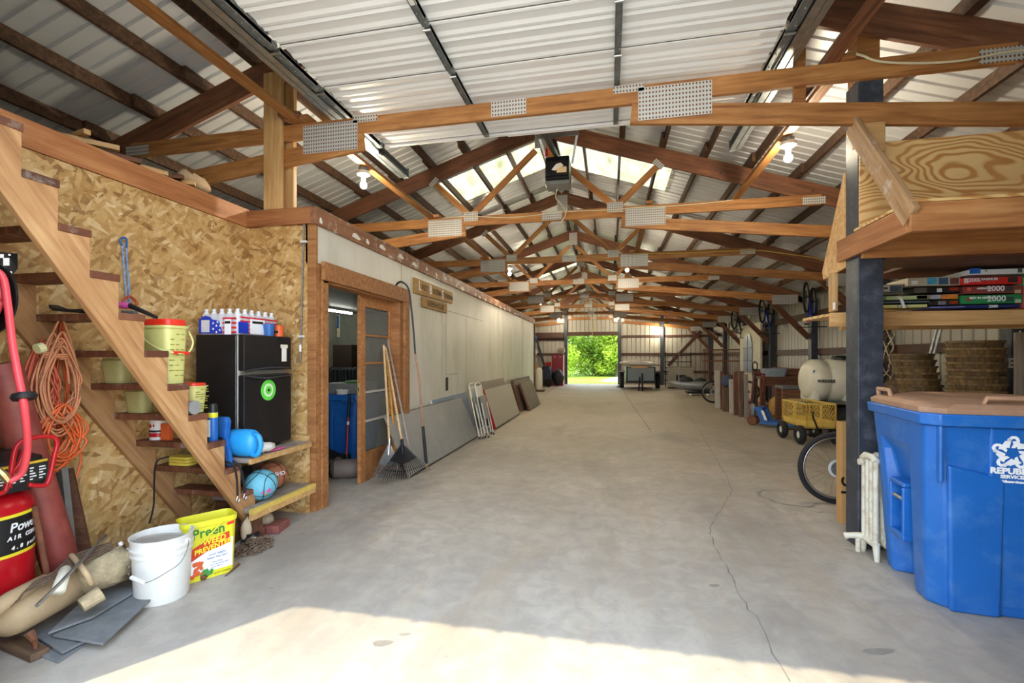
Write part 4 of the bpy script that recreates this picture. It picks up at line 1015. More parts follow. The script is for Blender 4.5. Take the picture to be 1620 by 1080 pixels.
# things kept on the treads
def tubpail(name, label, x0, x1, y0, y1, z, h, body, lid, grip=True, print_=True):
    T = thing(name, label, 'tub', ((x0 + x1) / 2, (y0 + y1) / 2, z))
    obj('tub_body', MB().loft([roundrect(x0 + .015, y0 + .015, x1 - .015, y1 - .015, .035, z + .001), roundrect(x0, y0, x1, y1, .04, z + h * .86)]), M_[body], T, smooth=35)
    obj('tub_rim', MB().loft([roundrect(x0 - .008, y0 - .008, x1 + .008, y1 + .008, .045, z + h * .86), roundrect(x0 - .008, y0 - .008, x1 + .008, y1 + .008, .045, z + h * .9)]), M_[body], T, smooth=35)
    obj('lid', MB().loft([roundrect(x0 + .002, y0 + .002, x1 - .002, y1 - .002, .04, z + h * .9), roundrect(x0 + .006, y0 + .006, x1 - .006, y1 - .006, .04, z + h)]), M_[lid], T, smooth=35, bevel=.004)
    if grip:
        xq = x1 + .012; yc = (y0 + y1) / 2
        zc = z + h * .84; ym = y0 - .012
        obj('bail_handle', MB().tube(smoothpath([(x0 + .03, ym, zc), (x0 + .08, ym - .01, zc - .07), (x1 - .03, ym - .008, zc - .13), (xq + .01, y0 + .03, zc - .15), (xq + .012, yc + .04, zc - .15), (xq + .006, y1 + .005, zc - .08), (x1 - .03, y1 + .014, zc)], 5), .006, 8), M_[body], T, smooth=True)
        obj('handle_grip', MB().tube([(xq + .008, y0 + .02, zc - .149), (xq + .012, yc + .045, zc - .152)], .011, 8), M_[lid], T)
    if print_:
        for i in range(3):
            for j in range(9):
                zz_ = z + h * (.12 + .08 * j); w = random.uniform(.02, .032); inset = .015 * (1 - (zz_ - z) / h / .86); obj('print', MB().box((x1 - .016, y0 + .025 + i * .036, zz_), (x1 + .0015 - inset, y0 + .025 + i * .036 + w, zz_ + .006)), plain('print_olive', '8e8f3c', .6) if 'print_olive' not in bpy.data.materials else bpy.data.materials['print_olive'], T) if (i + j) % 4 else None
    return T
tubpail('plastic_tub', 'tall pale yellow tub with a red lid and handle, on a middle stair tread', -2.95, -2.72, 2.44, 2.60, ZT(6), .415, 'yg', 'redp')
tubpail('plastic_tub', 'small yellow tub with a red lid behind the pink pads on a lower tread', -2.93, -2.755, 2.66, 2.79, ZT(7), .205, 'yg', 'redp', False)
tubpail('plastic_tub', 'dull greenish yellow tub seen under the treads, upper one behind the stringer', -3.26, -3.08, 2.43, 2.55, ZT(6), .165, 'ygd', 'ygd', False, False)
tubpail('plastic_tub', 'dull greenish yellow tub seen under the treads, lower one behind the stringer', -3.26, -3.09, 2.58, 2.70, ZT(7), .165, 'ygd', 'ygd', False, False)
T = thing('can', 'white and red printed coffee can on a tread behind the stringer', 'can', (-3.18, 2.72, ZT(7) ))
c = Vector((-3.17, 2.94, ZT(7)))
c = Vector((-3.2, 2.80, ZT(8))); T.matrix_basis = Matrix.Translation(c); T.location = c
obj('can_body', MB().lathe([(.055, 0), (.055, .15)], c, n=24), M_['white'], T, smooth=40)
obj('red_band', MB().lathe([(.0556, .02), (.0556, .05)], c, n=24, cap=False), M_['red'], T, smooth=40)
obj('dark_band', MB().lathe([(.0556, .055), (.0556, .07)], c, n=24, cap=False), M_['text_k'], T, smooth=40)
obj('berry_print', MB().sphere((c.x - .01, c.y - .054, c.z + .1), .014, 8, (1, .1, 1)).sphere((c.x + .012, c.y - .053, c.z + .103), .011, 8, (1, .1, 1)), M_['red'], T)
tag(centred('seed_packet', MB().box((-3.13, 2.75, ZT(8) + .001), (-3.06, 2.79, ZT(8) + .12)), M_['orange'], bevel=.004), 'orange packet beside the white can, half hidden by the stringer', 'packet')
T = thing('spray_can', 'blue and yellow spray can with a black top on a lower tread', 'spray can', (-2.945, 2.99, ZT(6)))
c = Vector((-2.755, 2.82, ZT(8)))
T.matrix_basis = Matrix.Translation(c); T.location = c
obj('can_body', MB().lathe([(.028, 0), (.03, .005), (.03, .2), (.022, .215)], c, n=20), M_['blue'], T, smooth=40)
obj('yellow_band', MB().lathe([(.0306, .165), (.0306, .2)], c, n=20, cap=False), M_['yellow'], T, smooth=40)
obj('cap', MB().lathe([(.029, .2), (.029, .235), (.02, .262), (.018, .262)], c, n=20), M_['black'], T, smooth=40)
obj('print', MB().box((c.x - .02, c.y - .0315, c.z + .03), (c.x + .005, c.y - .026, c.z + .15)), M_['paper'], T)
T = thing('scrub_pads', 'clear tray of pink and white scrub pads on a lower tread', 'pads', (-2.99, 2.93, ZT(6)))
c = Vector((-2.77, 2.615, ZT(7)))
T.matrix_basis = Matrix.Translation(c); T.location = c
obj('pad_roll', MB().lathe([(.035, -.06), (.045, -.05), (.045, .05), (.035, .06)], c + Vector((0, 0, .046)), 'X', 16), M_['pink'], T, smooth=40)
obj('grey_cap', MB().lathe([(.046, .05), (.046, .075)], c + Vector((0, 0, .046)), 'X', 16), M_['grey'], T, smooth=40)
T = thing('blue_jug', 'bright blue plastic jug lying with its handle out, on the low shelf beside the stairs', 'jug', (-2.82, 3.05, .672))
c = Vector((-2.70, 3.045, .651)); T.matrix_basis = Matrix.Translation(c); T.location = c
obj('jug_body', MB().loft([[Vector((c.x - .12 + .24 * t_, c.y, c.z + .11)) + Vector((0, math.cos(a) * r_ * .7, math.sin(a) * r_)) for a in [2 * pi * q / 20 for q in range(20)]] for t_, r_ in ((0, .08), (.1, .1), (.6, .105), (.85, .1), (1, .07))]), M_['sky'], T, smooth=True)
obj('jug_handle', MB().tube(smoothpath([(c.x + .09, c.y - .02, c.z + .18), (c.x + .15, c.y - .03, c.z + .17), (c.x + .17, c.y - .03, c.z + .1), (c.x + .14, c.y - .03, c.z + .03), (c.x + .08, c.y - .02, c.z + .03)], 5), .018, 10), M_['sky'], T, smooth=True)
T = thing('scoop', 'darker blue plastic scoop with a ribbed handle standing beside the blue jug', 'scoop', (-2.76, 2.95, .604))
obj('scoop_bowl', MB().prism([(-2.84, .82), (-2.76, .80), (-2.745, .93), (-2.76, .965), (-2.84, .965)], 2.93, 2.98, 'XZ'), M_['blue'], T, bevel=.012)
obj('handle', MB().prism([(-2.80, .83), (-2.765, .83), (-2.71, .604), (-2.76, .604)], 2.94, 2.97, 'XZ'), M_['blue'], T, bevel=.008)
T = thing('sponge_pads', 'stack of yellow sponge pads on a lower tread behind the stringer', 'sponge', (-3.05, 2.9, ZT(8)))
for i in range(3): obj('pad', MB().loft([roundrect(-3.22, 2.88, -3.03, 2.98, .03, ZT(9) + .002 + i * .022), roundrect(-3.22, 2.88, -3.03, 2.98, .03, ZT(9) + .02 + i * .022)]), plain('sponge_yellow', 'd9c24a', .8) if i == 0 else bpy.data.materials['sponge_yellow'], T, smooth=35)
lump('white_bag', (-2.675, 3.22, .65), .07, (1.1, 1.3, .55), M_['paper'], 'crumpled white plastic bag beside the fridge foot', 'bag', .2, 10, 4)
tag(obj('pink_glove', MB().sphere((0, 0, 0), .06, 12, (.5, 1.6, .12)), M_['pink'], M=Matrix.Translation((-2.65, 3.34, .66)), smooth=True), 'flat pink rag on the low shelf in front of the fridge', 'rag')
sp0 = [at(352, 730, X=-2.80), at(366, 733, X=-2.70), at(372, 742, X=-2.678), at(375, 760, X=-2.677), at(376, 784, X=-2.677)]
sp1 = [at(356, 728, X=-2.78), at(372, 731, X=-2.70), at(381, 742, X=-2.678), at(385, 760, X=-2.677), at(387, 780, X=-2.677)]
s_ = tag(obj('rubber_straps', MB().tube(smoothpath(sp0, 6), .007, 8).tube(smoothpath(sp1, 6), .007, 8), M_['rubber']), 'two black rubber tie-down straps hanging over the lower stair stringer', 'strap')
for e in (sp0[-1], sp1[-1]): obj('hook', MB().tube(smoothpath([e, e + Vector((.002, -.012, -.03)), e + Vector((.002, 0, -.05)), e + Vector((.002, .018, -.03))], 4), .004, 6), M_['steel'], s_)
T = thing('bungee_cords', 'pair of blue and white bungee cords hanging from a nail on the chip board wall', 'bungee cord', (-3.3, 2.63, 1.82))
a = at(193, 385, X=-3.315); b = at(201, 485, X=-3.305)
obj('cord', MB().tube([a, b], .006, 6), M_['bluestr'], T); obj('cord', MB().tube([at(199, 385, X=-3.315), at(206, 480, X=-3.305)], .006, 6), M_['bluestr'], T)
obj('hook', MB().tube(smoothpath([at(193, 388, X=-3.31), at(190, 380, X=-3.31), at(194, 376, X=-3.31), at(200, 378, X=-3.31), at(200, 392, X=-3.31)], 4), .007, 6), M_['blue2'], T)
T = thing('caulking_gun', 'black long-nosed tool lying on the tread below the bungee cords', 'tool', tuple(at(215, 497, X=-3.05)))
obj('barrel', MB().tube([at(205, 483, X=-2.85), at(248, 502, X=-2.66)], [.016, .010], 10), M_['black'], T); obj('grip', MB().tube([at(190, 482, X=-2.9), at(205, 484, X=-2.85)], .02, 10), M_['pink'], T)
obj('base', MB().tube([at(194, 494, X=-2.9), at(215, 495, X=-2.8)], .013, 8), M_['galvd'], T)
def coil(name, label, centre, n, rx, rz, rt, mat, seed, cat='cord', sag=.0, axis=(0, 1, 0), spread=.06, M2=None, group=None):
    rnd = random.Random(seed); c = Vector(centre); pts = []
    for i in range(n):
        ox, oz = rnd.uniform(-spread, spread) * .6, rnd.uniform(-spread, spread); fx = rx * rnd.uniform(.65, 1.15); fz = rz * rnd.uniform(.8, 1.1); dx = rnd.uniform(-.02, .03)
        ph = rnd.uniform(-.15, .15)
        for k in range(14):
            a = 2 * pi * k / 14 + ph; tz = math.sin(a)
            w_ = fx * (1 - .55 * max(0, tz))      # narrower at the top
            pts.append(c + Vector((dx + i * .0015 + rnd.uniform(-.004, .004), w_ * math.cos(a) + ox, fz * tz + oz)))
    pts = smoothpath(pts, 3)
    T = thing(name, label, cat, tuple(c - Vector((0, 0, rz))), group=group)
    obj('cord_loops', MB().tube(pts, rt, 6), M_[mat], T, smooth=True); return T
# hanging extension cords, coiled
c1 = at(88, 600, X=-3.16); coil('extension_cord', 'faded peach extension cord coiled and hung on the lower stair stringer', c1, 11, .10, .27, .0062, 'cordp', 3)
obj('cord_wrap', MB().tube([c1 + Vector((.0 + .035 * math.cos(a), .07 * math.sin(a), .12 + .012 * a / 6)) for a in [q * .5 for q in range(38)]], .0062, 6), M_['cordp'], bpy.data.objects['extension_cord'])
pg = at(58, 552, X=-3.08); obj('plug', MB().tube([pg, pg + Vector((.0, .03, .01))], .028, 12), plain('plug_cream', 'd8d49c', .5), bpy.data.objects['extension_cord'])
c2 = at(62, 620, X=-3.2); coil('extension_cord', 'dark orange-red extension cord hanging left of the peach one', c2, 10, .075, .24, .006, 'cordr', 5)
c3 = at(88, 690, X=-3.17); coil('extension_cord', 'bright orange extension cord in a messy coil below the others', c3, 14, .12, .16, .006, 'cordo', 8, spread=.05)
c4 = at(100, 600, X=-3.26); coil('extension_cord', 'thin burnt orange cord hanging behind the peach coil', c4, 4, .03, .36, .005, 'cordb', 9, spread=.015)
obj('cord_tail', MB().tube(smoothpath([at(116, 690, X=-3.2), at(128, 720, X=-3.22), at(124, 745, X=-3.22), at(117, 762, X=-3.22)], 6), .006, 6), M_['cordo'], bpy.data.objects['extension_cord.002'])
obj('cord_plug', MB().tube([at(119, 758, X=-3.22), at(114, 768, X=-3.22)], [.01, .014], 8), M_['cordo'], bpy.data.objects['extension_cord.002'])
coil('orange_wire_coil', 'small coil of orange wire on the tread below the bungee cords', at(207, 478, X=-3.22), 4, .05, .045, .0035, 'cordr', 12, 'wire', spread=.01)
tag(obj('skateboard', MB().loft([[Vector((-3.25 + .33 * t_, 2.20 + yy, 0)) + Vector((0, 0, ZT(4) + .012 + h_)) for yy in (-.05 * w_, .05 * w_)] + [Vector((-3.25 + .33 * t_, 2.20 + yy, 0)) + Vector((0, 0, ZT(4) + .03 + h_)) for yy in (.05 * w_, -.05 * w_)] for t_, w_, h_ in ((-.1, .5, .035), (.08, .9, .012), (.5, 1, 0), (1, 1, 0))]), M_['dark'], smooth=False), 'dark red-edged board lying on an upper tread behind the stringer', 'board')
tag(obj('black_wire', MB().tube(smoothpath([at(268, 722, X=-3.1), at(248, 730, X=-3.15), at(244, 760, X=-3.2), at(243, 800, X=-3.2), at(236, 828, X=-3.2)], 6), .006, 6), M_['rubber']), 'black cable hanging down from a low tread behind the stringer', 'cable')
T = thing('fibreglass_rod', 'thin grey rod with white clips hanging on the chip board end wall', 'rod', (-2.73, 3.79, 1.45))
obj('rod', MB().tube([at(481, 352, Y=3.8), at(476, 535, Y=3.795), at(475, 575, Y=3.795)], .007, 8), M_['galvd'], T)
for (x, y) in ((480, 382), (476, 532)): obj('clip', MB().tube([at(x - 4, y, Y=3.80), at(x + 5, y, Y=3.795)], .011, 8), M_['white'], T)
obj('tip', MB().tube([at(475, 545, Y=3.793), at(475, 556, Y=3.793)], .011, 8), M_['white'], T)

# balls
def ball(label, c, r, mat, rot, stick=None):
    T = thing('basketball', label, 'ball', (c[0], c[1], c[2] - r)); c = Vector(c)
    b = obj('ball_skin', MB().sphere((0, 0, 0), r, 32), M_[mat], T, M=Matrix.Translation(c), smooth=True)
    R_ = Euler(rot).to_matrix().to_4x4(); mb = MB(); rr = r * 1.0015
    for nrm in (0, 1): mb.tube([R_ @ (Vector((math.cos(a), math.sin(a), 0)) if nrm else Vector((math.cos(a), 0, math.sin(a)))) * rr for a in [2 * pi * q / 48 for q in range(48)]], .003, 6, closed=True)
    for s in (-1, 1):
        mb.tube([(R_ @ Vector((s * (.55 + .25 * math.cos(2 * a)), math.cos(a), math.sin(a)))).normalized() * rr for a in [2 * pi * q / 48 for q in range(48)]], .003, 6, closed=True)
    obj('seam', mb, M_['text_k'], T, M=Matrix.Translation(c))
    return T, c
T, c = ball('light blue basketball with pink star prints, in front on the lower shelf', (-2.715, 3.24, .272 + .12), .12, 'ballb', (.5, .4, .3))
d = (Vector((0, 0, 1.4)) - c).normalized()
def onball(T, c, r, dx, dz, nm, mb_fn, m):
    dr = Vector((dx, 0, dz)); rt = Vector((.7, .7, 0)); u = Vector((0, 0, 1)); v = (d + rt * dx + u * dz).normalized()
    Mq = v.to_track_quat('Z', 'Y').to_matrix().to_4x4(); Mq.translation = c + v * (r + .0008); obj(nm, mb_fn(), m, T, M=Mq)
star = lambda s: (lambda: MB().prism([((s if q % 2 == 0 else s * .45) * math.sin(q * pi / 5), (s if q % 2 == 0 else s * .45) * math.cos(q * pi / 5)) for q in range(10)], -.001, .0012, 'XY'))
onball(T, c, .12, .1, -.55, 'star_print', star(.016), M_['pink']); onball(T, c, .12, .5, -.5, 'star_print', star(.026), M_['pink']); onball(T, c, .12, .3, -.75, 'star_print', star(.013), M_['yellowd'])
T, c = ball('brown basketball with worn white lettering, at the back of the lower shelf', (-2.83, 3.51, .272 + .12), .12, 'ballo', (.2, .9, .1))
v = (Vector((0, 0, 1.35)) - c).normalized() + Vector((.45, .35, .1)); v.normalize()
Mq = face_M(c + v * .1205, Vector((0, 0, 1)).cross(v), v.cross(Vector((0, 0, 1)).cross(v))); text('lettering', 'SHO', .045, M_['text_w'], T, Mq, .002)
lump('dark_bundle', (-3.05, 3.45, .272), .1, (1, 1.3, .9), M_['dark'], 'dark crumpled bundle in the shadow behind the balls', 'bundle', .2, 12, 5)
for i, (x, y, rz, lb) in enumerate(((-2.64, 3.34, .2, 'reddish brick on the floor under the shelf, right one'), (-2.70, 3.17, .35, 'reddish brick on the floor under the shelf, nearer one'))):
    tag(obj('brick', MB().box((-.05, -.1, 0), (.05, .1, .065)), M_['brick'], M=TR(x, y, 0, rz), bevel=.006), lb, 'brick')
lump('limestone', (-2.66, 3.04, 0), .06, (.7, 1, 1.6), M_['stone'], 'pale upright stone beside the stairs foot', 'stone', .12, 10, 3)
lump('limestone', (-2.76, 3.36, 0), .05, (1, 1.2, 1.2), M_['stone'], 'pale lump of stone behind the bricks', 'stone', .12, 10, 6)
tag(obj('wood_offcut', MB().box((-.03, -.06, 0), (.03, .06, .17)), M_['oldbr'], M=TR(-2.80, 3.05, 0, .3), bevel=.004), 'short wood offcut standing by the stairs foot', 'block')

# lumber scraps on the loft above the chip board wall
for i, (px, py, L, rz, w, m) in enumerate(((118, 206, .5, .9, .05, 'pale'), (128, 213, .3, -.2, .04, 'pale'), (180, 243, .35, 1.1, .06, 'oldbr'), (222, 250, .42, 1.2, .06, 'pale'), (250, 268, .35, 1.0, .05, 'oldbr'), (283, 285, .3, .6, .05, 'pale'), (262, 274, .3, .4, .04, 'oldbr'))):
    p = at(px, py, X=-3.5)
    tag(obj('lumber_scrap', MB().box((-L / 2, -w / 2, 0), (L / 2, w / 2, .035)), M_[m], M=TR(-3.53 - .02 * (i % 2), p.y, 2.852 + (.036 if i == 1 else 0), rz), bevel=.003),
        ['longest pale board end', 'thin round pale stick', 'brown board end', 'pale squared board end', 'dark board scrap', 'small pale scrap', 'narrow brown scrap'][i] + ' lying on the loft above the chip board wall', 'lumber', 'wood scraps on the loft edge')
tag(centred('lumber_pile', MB().box((-4.1, 1.6, GZ + .011), (-3.46, 3.7, 2.72)).box((-4.05, 1.7, 2.72), (-3.46, 3.65, 2.79)).box((-4.0, 1.6, 2.79), (-3.47, 3.7, 2.85)), M_['old'], bevel=.004), 'flat pile of old boards on the loft just behind its edge board', 'lumber')
lump('rag_pile', (-3.52, 3.4, 2.852), .12, (.5, 1.5, .5), plain('rag_tan', 'b59c7c', .9), 'pile of tan paper and rags on the loft near its corner', 'rags', .3, 12, 9)

# ================================================================ LEFT FOREGROUND: compressor, hose, tank, bucket
def wraptext(T, body, c, r, z, a0, pitch, size, mat, shear=.15, wide=None):
    a = a0; wide = wide or {}
    for ch in body:
        w = wide.get(ch, 1); a += pitch * w / 2
        v = Vector((math.cos(a), math.sin(a), 0)); rt = Vector((-math.sin(a), math.cos(a), 0))
        if ch != ' ': text('lettering', ch, size, mat, T, face_M(Vector((c[0], c[1], z)) + v * (r + .001), rt, (0, 0, 1)), shear=shear, weight=.0012)
        a += pitch * w / 2
TC = (-3.112, 1.76); TRr = .2
T = thing('air_compressor', 'red air compressor with a black control hood, upright beside the stairs at the left edge', 'air compressor', (TC[0], TC[1], 0))
tank = obj('tank', MB().lathe([(.05, .06), (.14, .075), (.19, .12), (TRr, .18), (TRr, .64), (.185, .69), (.13, .725), (.05, .735)], (TC[0], TC[1], 0), n=48), plain('compressor_red', 'c01220', .28, 0, .05, 4, 0, 'a8875e', .0), T, smooth=50)
obj('label_band', MB().lathe([(TRr + .001, .41), (TRr + .001, .615)], (TC[0], TC[1], 0), n=64, cap=False), M_['text_k'], tank, smooth=True)
for z in (.41, .603): obj('label_edge', MB().lathe([(TRr + .002, z), (TRr + .002, z + .016)], (TC[0], TC[1], 0), n=64, cap=False), M_['text_y'], tank, smooth=True)
wraptext(tank, 'Powermate', TC, TRr, .55, rad(0), rad(9.2), .062, M_['text_w'], wide={'w': 1.3, 'm': 1.4, 'r': .7, 't': .7, 'P': 1.1})
wraptext(tank, 'AIR COMPRESSOR', TC, TRr, .50, rad(-2), rad(6.0), .028, M_['text_w'])
wraptext(tank, '4.8 peak hp', TC, TRr, .45, rad(2), rad(5.6), .026, M_['text_w'])
for a in (.5, 2.6, 4.7): obj('foot', MB().box((TC[0] + .17 * math.cos(a) - .03, TC[1] + .17 * math.sin(a) - .03, 0), (TC[0] + .17 * math.cos(a) + .03, TC[1] + .17 * math.sin(a) + .03, .12)), M_['black'], T)
hood = obj('hood', MB().loft([roundrect(-3.3, 1.58, -2.88, 1.92, .08, .735), roundrect(-3.31, 1.56, -2.86, 1.94, .09, .78), roundrect(-3.3, 1.58, -2.88, 1.92, .09, .89), roundrect(-3.24, 1.64, -2.95, 1.86, .08, .925)]), M_['black'], T, smooth=40)
obj('control_label', MB().prism([(1.64, .775), (1.89, .775), (1.89, .88), (1.64, .88)], -2.866, -2.856, 'YZ'), plain('label_black', '22241f', .5), hood)
obj('label_stripe', MB().prism([(1.64, .86), (1.885, .868), (1.885, .88), (1.64, .873)], -2.857, -2.853, 'YZ'), M_['yellowd'], hood)
rows = MB()
for i in range(6):
    for j in range(5):
        rows.box((-2.857, 1.65 + i * .04, .785 + j * .014), (-2.854, 1.65 + i * .04 + random.uniform(.012, .03), .791 + j * .014))
obj('label_marks', rows, M_['text_w'], hood)
for k, pts in enumerate((((14, 772), (20, 730), (27, 705), (45, 694), (80, 690), (90, 700), (86, 720), (76, 762), (64, 768), (45, 766)), ((-6, 782), (8, 776), (14, 755), (30, 735), (38, 712)))):
    obj('frame_tube', MB().tube(smoothpath([at(x, y, X=-2.78) for x, y in pts], 5), .011, 10), M_['red'], T, smooth=True)
T = thing('hose_reel', 'black hose reel with red air hose fixed at the left edge under the stairs', 'hose reel', (-2.95, 1.65, 1.7))
rc = at(-34, 470, X=-2.85)
obj('reel_disc', MB().lathe([(.03, -.05), (.17, -.045), (.17, -.035), (.04, -.03), (.04, .03), (.17, .035), (.17, .045), (.03, .05)], rc, 'Y', 36), M_['blackm'], T, smooth=40)
obj('hose_coil', MB().tube([rc + Vector(((.10 + .015 * (q // 24 % 3)) * math.cos(q * 2 * pi / 24), -.02 + .012 * (q // 24), (.10 + .015 * (q // 24 % 3)) * math.sin(q * 2 * pi / 24))) for q in range(24 * 4)], .011, 8), M_['hose'], T, smooth=True)
bk = obj('bracket', MB().add([at(-20, 396, X=-2.8), at(28, 401, X=-2.8), at(28, 425, X=-2.8), at(18, 437, X=-2.8), at(-20, 432, X=-2.8)] + [at(-20, 396, X=-2.8) + Vector((-.012, 0, 0)), at(28, 401, X=-2.8) + Vector((-.012, 0, 0)), at(28, 425, X=-2.8) + Vector((-.012, 0, 0)), at(18, 437, X=-2.8) + Vector((-.012, 0, 0)), at(-20, 432, X=-2.8) + Vector((-.012, 0, 0))], [(0, 1, 2, 3, 4), (9, 8, 7, 6, 5)] + [(i, (i + 1) % 5, (i + 1) % 5 + 5, i + 5) for i in range(5)]), M_['blackm'], T)
for (x, y, w, h) in ((2, 405, 4, 3), (15, 403, 2, 1.5), (10, 414, 5, 6), (17, 431, 2, 2), (3, 426, 4, 3)):
    obj('bracket_slot', MB().add([at(x - w, y - h, X=-2.798), at(x + w, y - h, X=-2.798), at(x + w, y + h, X=-2.798), at(x - w, y + h, X=-2.798)], [(0, 1, 2, 3)]), M_['white'], bk)
obj('hose', MB().tube(smoothpath([at(-30, 440, X=-2.72), at(-10, 428, X=-2.72), at(5, 440, X=-2.70), at(12, 480, X=-2.68), at(20, 545, X=-2.64), at(30, 600, X=-2.6), at(38, 640, X=-2.57), at(43, 690, X=-2.62), at(42, 720, X=-2.66), at(34, 748, X=-2.7), at(14, 762, X=-2.72)], 6), .0145, 12), M_['hose'], T, smooth=True)
g = at(38, 627, X=-2.578); d = (at(40, 640, X=-2.57) - at(37, 615, X=-2.59)).normalized(); Mg = d.to_track_quat('Z', 'Y').to_matrix().to_4x4(); Mg.translation = g
obj('rubber_stop', MB().lathe([(.016, -.014), (.04, -.014), (.046, 0), (.04, .014), (.016, .014)], M=Mg, n=24), M_['black'], T, smooth=40)
obj('brass_coupling', MB().tube([at(14, 762, X=-2.72), at(6, 752, X=-2.73), at(-4, 742, X=-2.75)], [.014, .018, .014], 8), plain('brass', 'b5a070', .3, .8), T)
T = thing('cast_pipe', 'thick reddish-brown iron pipe leaning on the wall behind the compressor', 'pipe', tuple(at(104, 915, Y=2.12).xy) + (0,))
obj('pipe_body', MB().tube([at(108, 930, Y=2.12), at(0, 575, Y=1.86)], .082, 28), M_['darkred'], T, smooth=60)
M, L = frame(at(104, 910, X=-3.12), at(86, 742, X=-3.22), (0, 1, 0))
T = thing('metal_channel', 'grey galvanised channel leaning against the chip board behind the brown pipe', 'channel', tuple(at(110, 900, X=-3.12)))
obj('channel_body', MB().box((-.2, -.06, -.004), (L, .06, 0)).box((-.2, -.06, 0), (L, -.055, .03)).box((-.2, .055, 0), (L, .06, .03)), M_['galv'], T, M=M)
obj('dark_edge', MB().beam(at(135, 880, X=-3.16), at(104, 742, X=-3.24), .02, .07), M_['oldbr'], T)
pole('thin brown rod standing between the compressor and the thick pipe', at(54, 800, X=-2.95), at(78, 930, X=-2.9), .014, 'rust', 'iron_rod')

T = thing('slate_stack', '', 'slate')
bpy.data.objects.remove(T)
SL = [([(28, 1022), (92, 1046), (160, 1000), (100, 985)], .012, 'lowest dark roofing slate in the fanned stack on the floor'),
      ([(52, 1003), (98, 1031), (148, 1006), (108, 978)], .03, 'small dark slate second from the bottom of the stack'),
      ([(84, 1004), (163, 1017), (252, 935), (196, 922), (130, 960)], .048, 'broad pointed grey slate in the middle of the stack'),
      ([(76, 1000), (148, 974), (247, 914), (214, 903), (140, 940)], .068, 'topmost bluish slate under the dusty tank')]
for i, (px, z, lb) in enumerate(SL):
    pts = [at(x, y, Z=z) for x, y in px]
    mb = MB().prism([(p.x, p.y) for p in pts], z - .012, z, 'XY'); o = centred('roof_slate', mb, M_['slate'], bevel=.002); tag(o, lb, 'slate', 'roofing slates stacked under the tank')
a = at(16, 1022, Z=.0); b = at(64, 1042, Z=0)
tag(bar('wood_block', a + Vector((0, 0, .018)), b + Vector((0, 0, .018)), .07, .036, M_['old']), 'short wood block on the floor under the lowest slate', 'block')
T = thing('pressure_tank', 'small dusty tan metal tank lying on the slates in front of the compressor', 'tank', tuple(at(60, 1000, Z=0)))
A = at(8, 978, Z=.17); B = at(120, 918, Z=.17); dv = (B - A)
Mt = dv.normalized().to_track_quat('Z', 'Y').to_matrix().to_4x4(); Mt.translation = A; L = dv.length
obj('tank_shell', MB().lathe([(.012, -.05), (.05, -.035), (.088, .0), (.1, .05), (.1, L - .04), (.085, L), (.03, L + .02)], M=Mt, n=32), M_['dusty'], T, smooth=50)
obj('nipple', MB().tube([A - dv.normalized() * .04, A - dv.normalized() * .11], [.022, .03], 12), M_['dusty'], T)
obj('valve', MB().tube([at(92, 915, Z=.27), at(103, 902, Z=.32), at(92, 935, Z=.27)], [.02, .025, .028], 12), M_['cream'], T, smooth=True)
obj('drain', MB().tube([at(46, 1000, Z=.09), at(55, 1014, Z=.05), at(56, 1024, Z=.045)], [.02, .013, .007], 8), M_['rust'], T)
obj('elbow', MB().tube(smoothpath([at(112, 878, Z=.33), at(118, 884, Z=.33), at(135, 905, Z=.3), at(145, 925, Z=.22)], 4), .013, 8), M_['dusty'], T, smooth=True)
T = thing('insulated_pump', 'crumbling mortar-crusted cylinder lying against the tank beside the white bucket', 'cylinder', tuple(at(165, 960, Z=0)))
A = at(128, 915, Z=.2); B = at(202, 888, Z=.22); dv = B - A
mb = MB().lathe([(.05, -.02), (.085, 0), (.095, .06), (.1, .12), (.098, .2), (.1, dv.length - .02), (.07, dv.length + .02), (.02, dv.length + .03)], n=22)
rn = random.Random(4)
Mt = dv.normalized().to_track_quat('Z', 'Y').to_matrix().to_4x4(); Mt.translation = A
mb.v = [Mt @ (v * rn.uniform(.93, 1.05)) for v in mb.v]
obj('crusted_body', mb, M_['barkm'], T, smooth=True)
obj('socket_end', MB().tube([at(128, 958, Z=.14), at(160, 938, Z=.17)], [.036, .042], 14), M_['barkm'], T)
T = thing('iron_straps', 'bundle of flat rusty straps lying over the top of the dusty tank', 'straps', tuple(at(90, 900, Z=.3)))
for i in range(4):
    dy = i * 4; zz_ = .29 + i * .004
    mb = MB(); pp = smoothpath([at(12 + dy, 960 - dy * .8, Z=zz_ - .03), at(30 + dy, 940 - dy, Z=zz_), at(62 + dy, 925 - dy, Z=zz_ + .01), at(74 + dy, 920 - dy, Z=zz_ + .01), at(120, 893 - dy * 1.3, Z=zz_ + .02), at(176, 866 - dy * .6, Z=zz_ + .03)], 3)
    for q in range(len(pp) - 1): mb.beam(pp[q], pp[q + 1] + (pp[q + 1] - pp[q]) * .05, .03, .005)
    obj('strap', mb, M_['chain'], T)
tag(obj('aluminium_rod', MB().tube([at(58, 958, Z=.30), at(97, 920, Z=.33), at(167, 846, Z=.36)], .008, 8), M_['galv']), 'thin grey rod resting across the straps and pointing up at the bucket', 'rod')
T = thing('floor_pipe', 'pale dusty pipe elbow lying behind the tank at the left edge', 'pipe', tuple(at(20, 960, Z=.0)))
obj('pipe_body', MB().tube([at(-10, 965, Z=.27), at(14, 948, Z=.28), at(70, 915, Z=.29)], [.032, .036, .024], 12), M_['dusty'], T, smooth=True)
tag(obj('wing_screw', MB().tube([at(190, 858, Z=.32), at(196, 870, Z=.28), at(200, 880, Z=.24)], [.012, .007, .01], 8).tube([at(187, 866, Z=.3), at(203, 868, Z=.3)], .008, 6), M_['paper']), 'white plastic cross fitting beside the bucket', 'fitting')

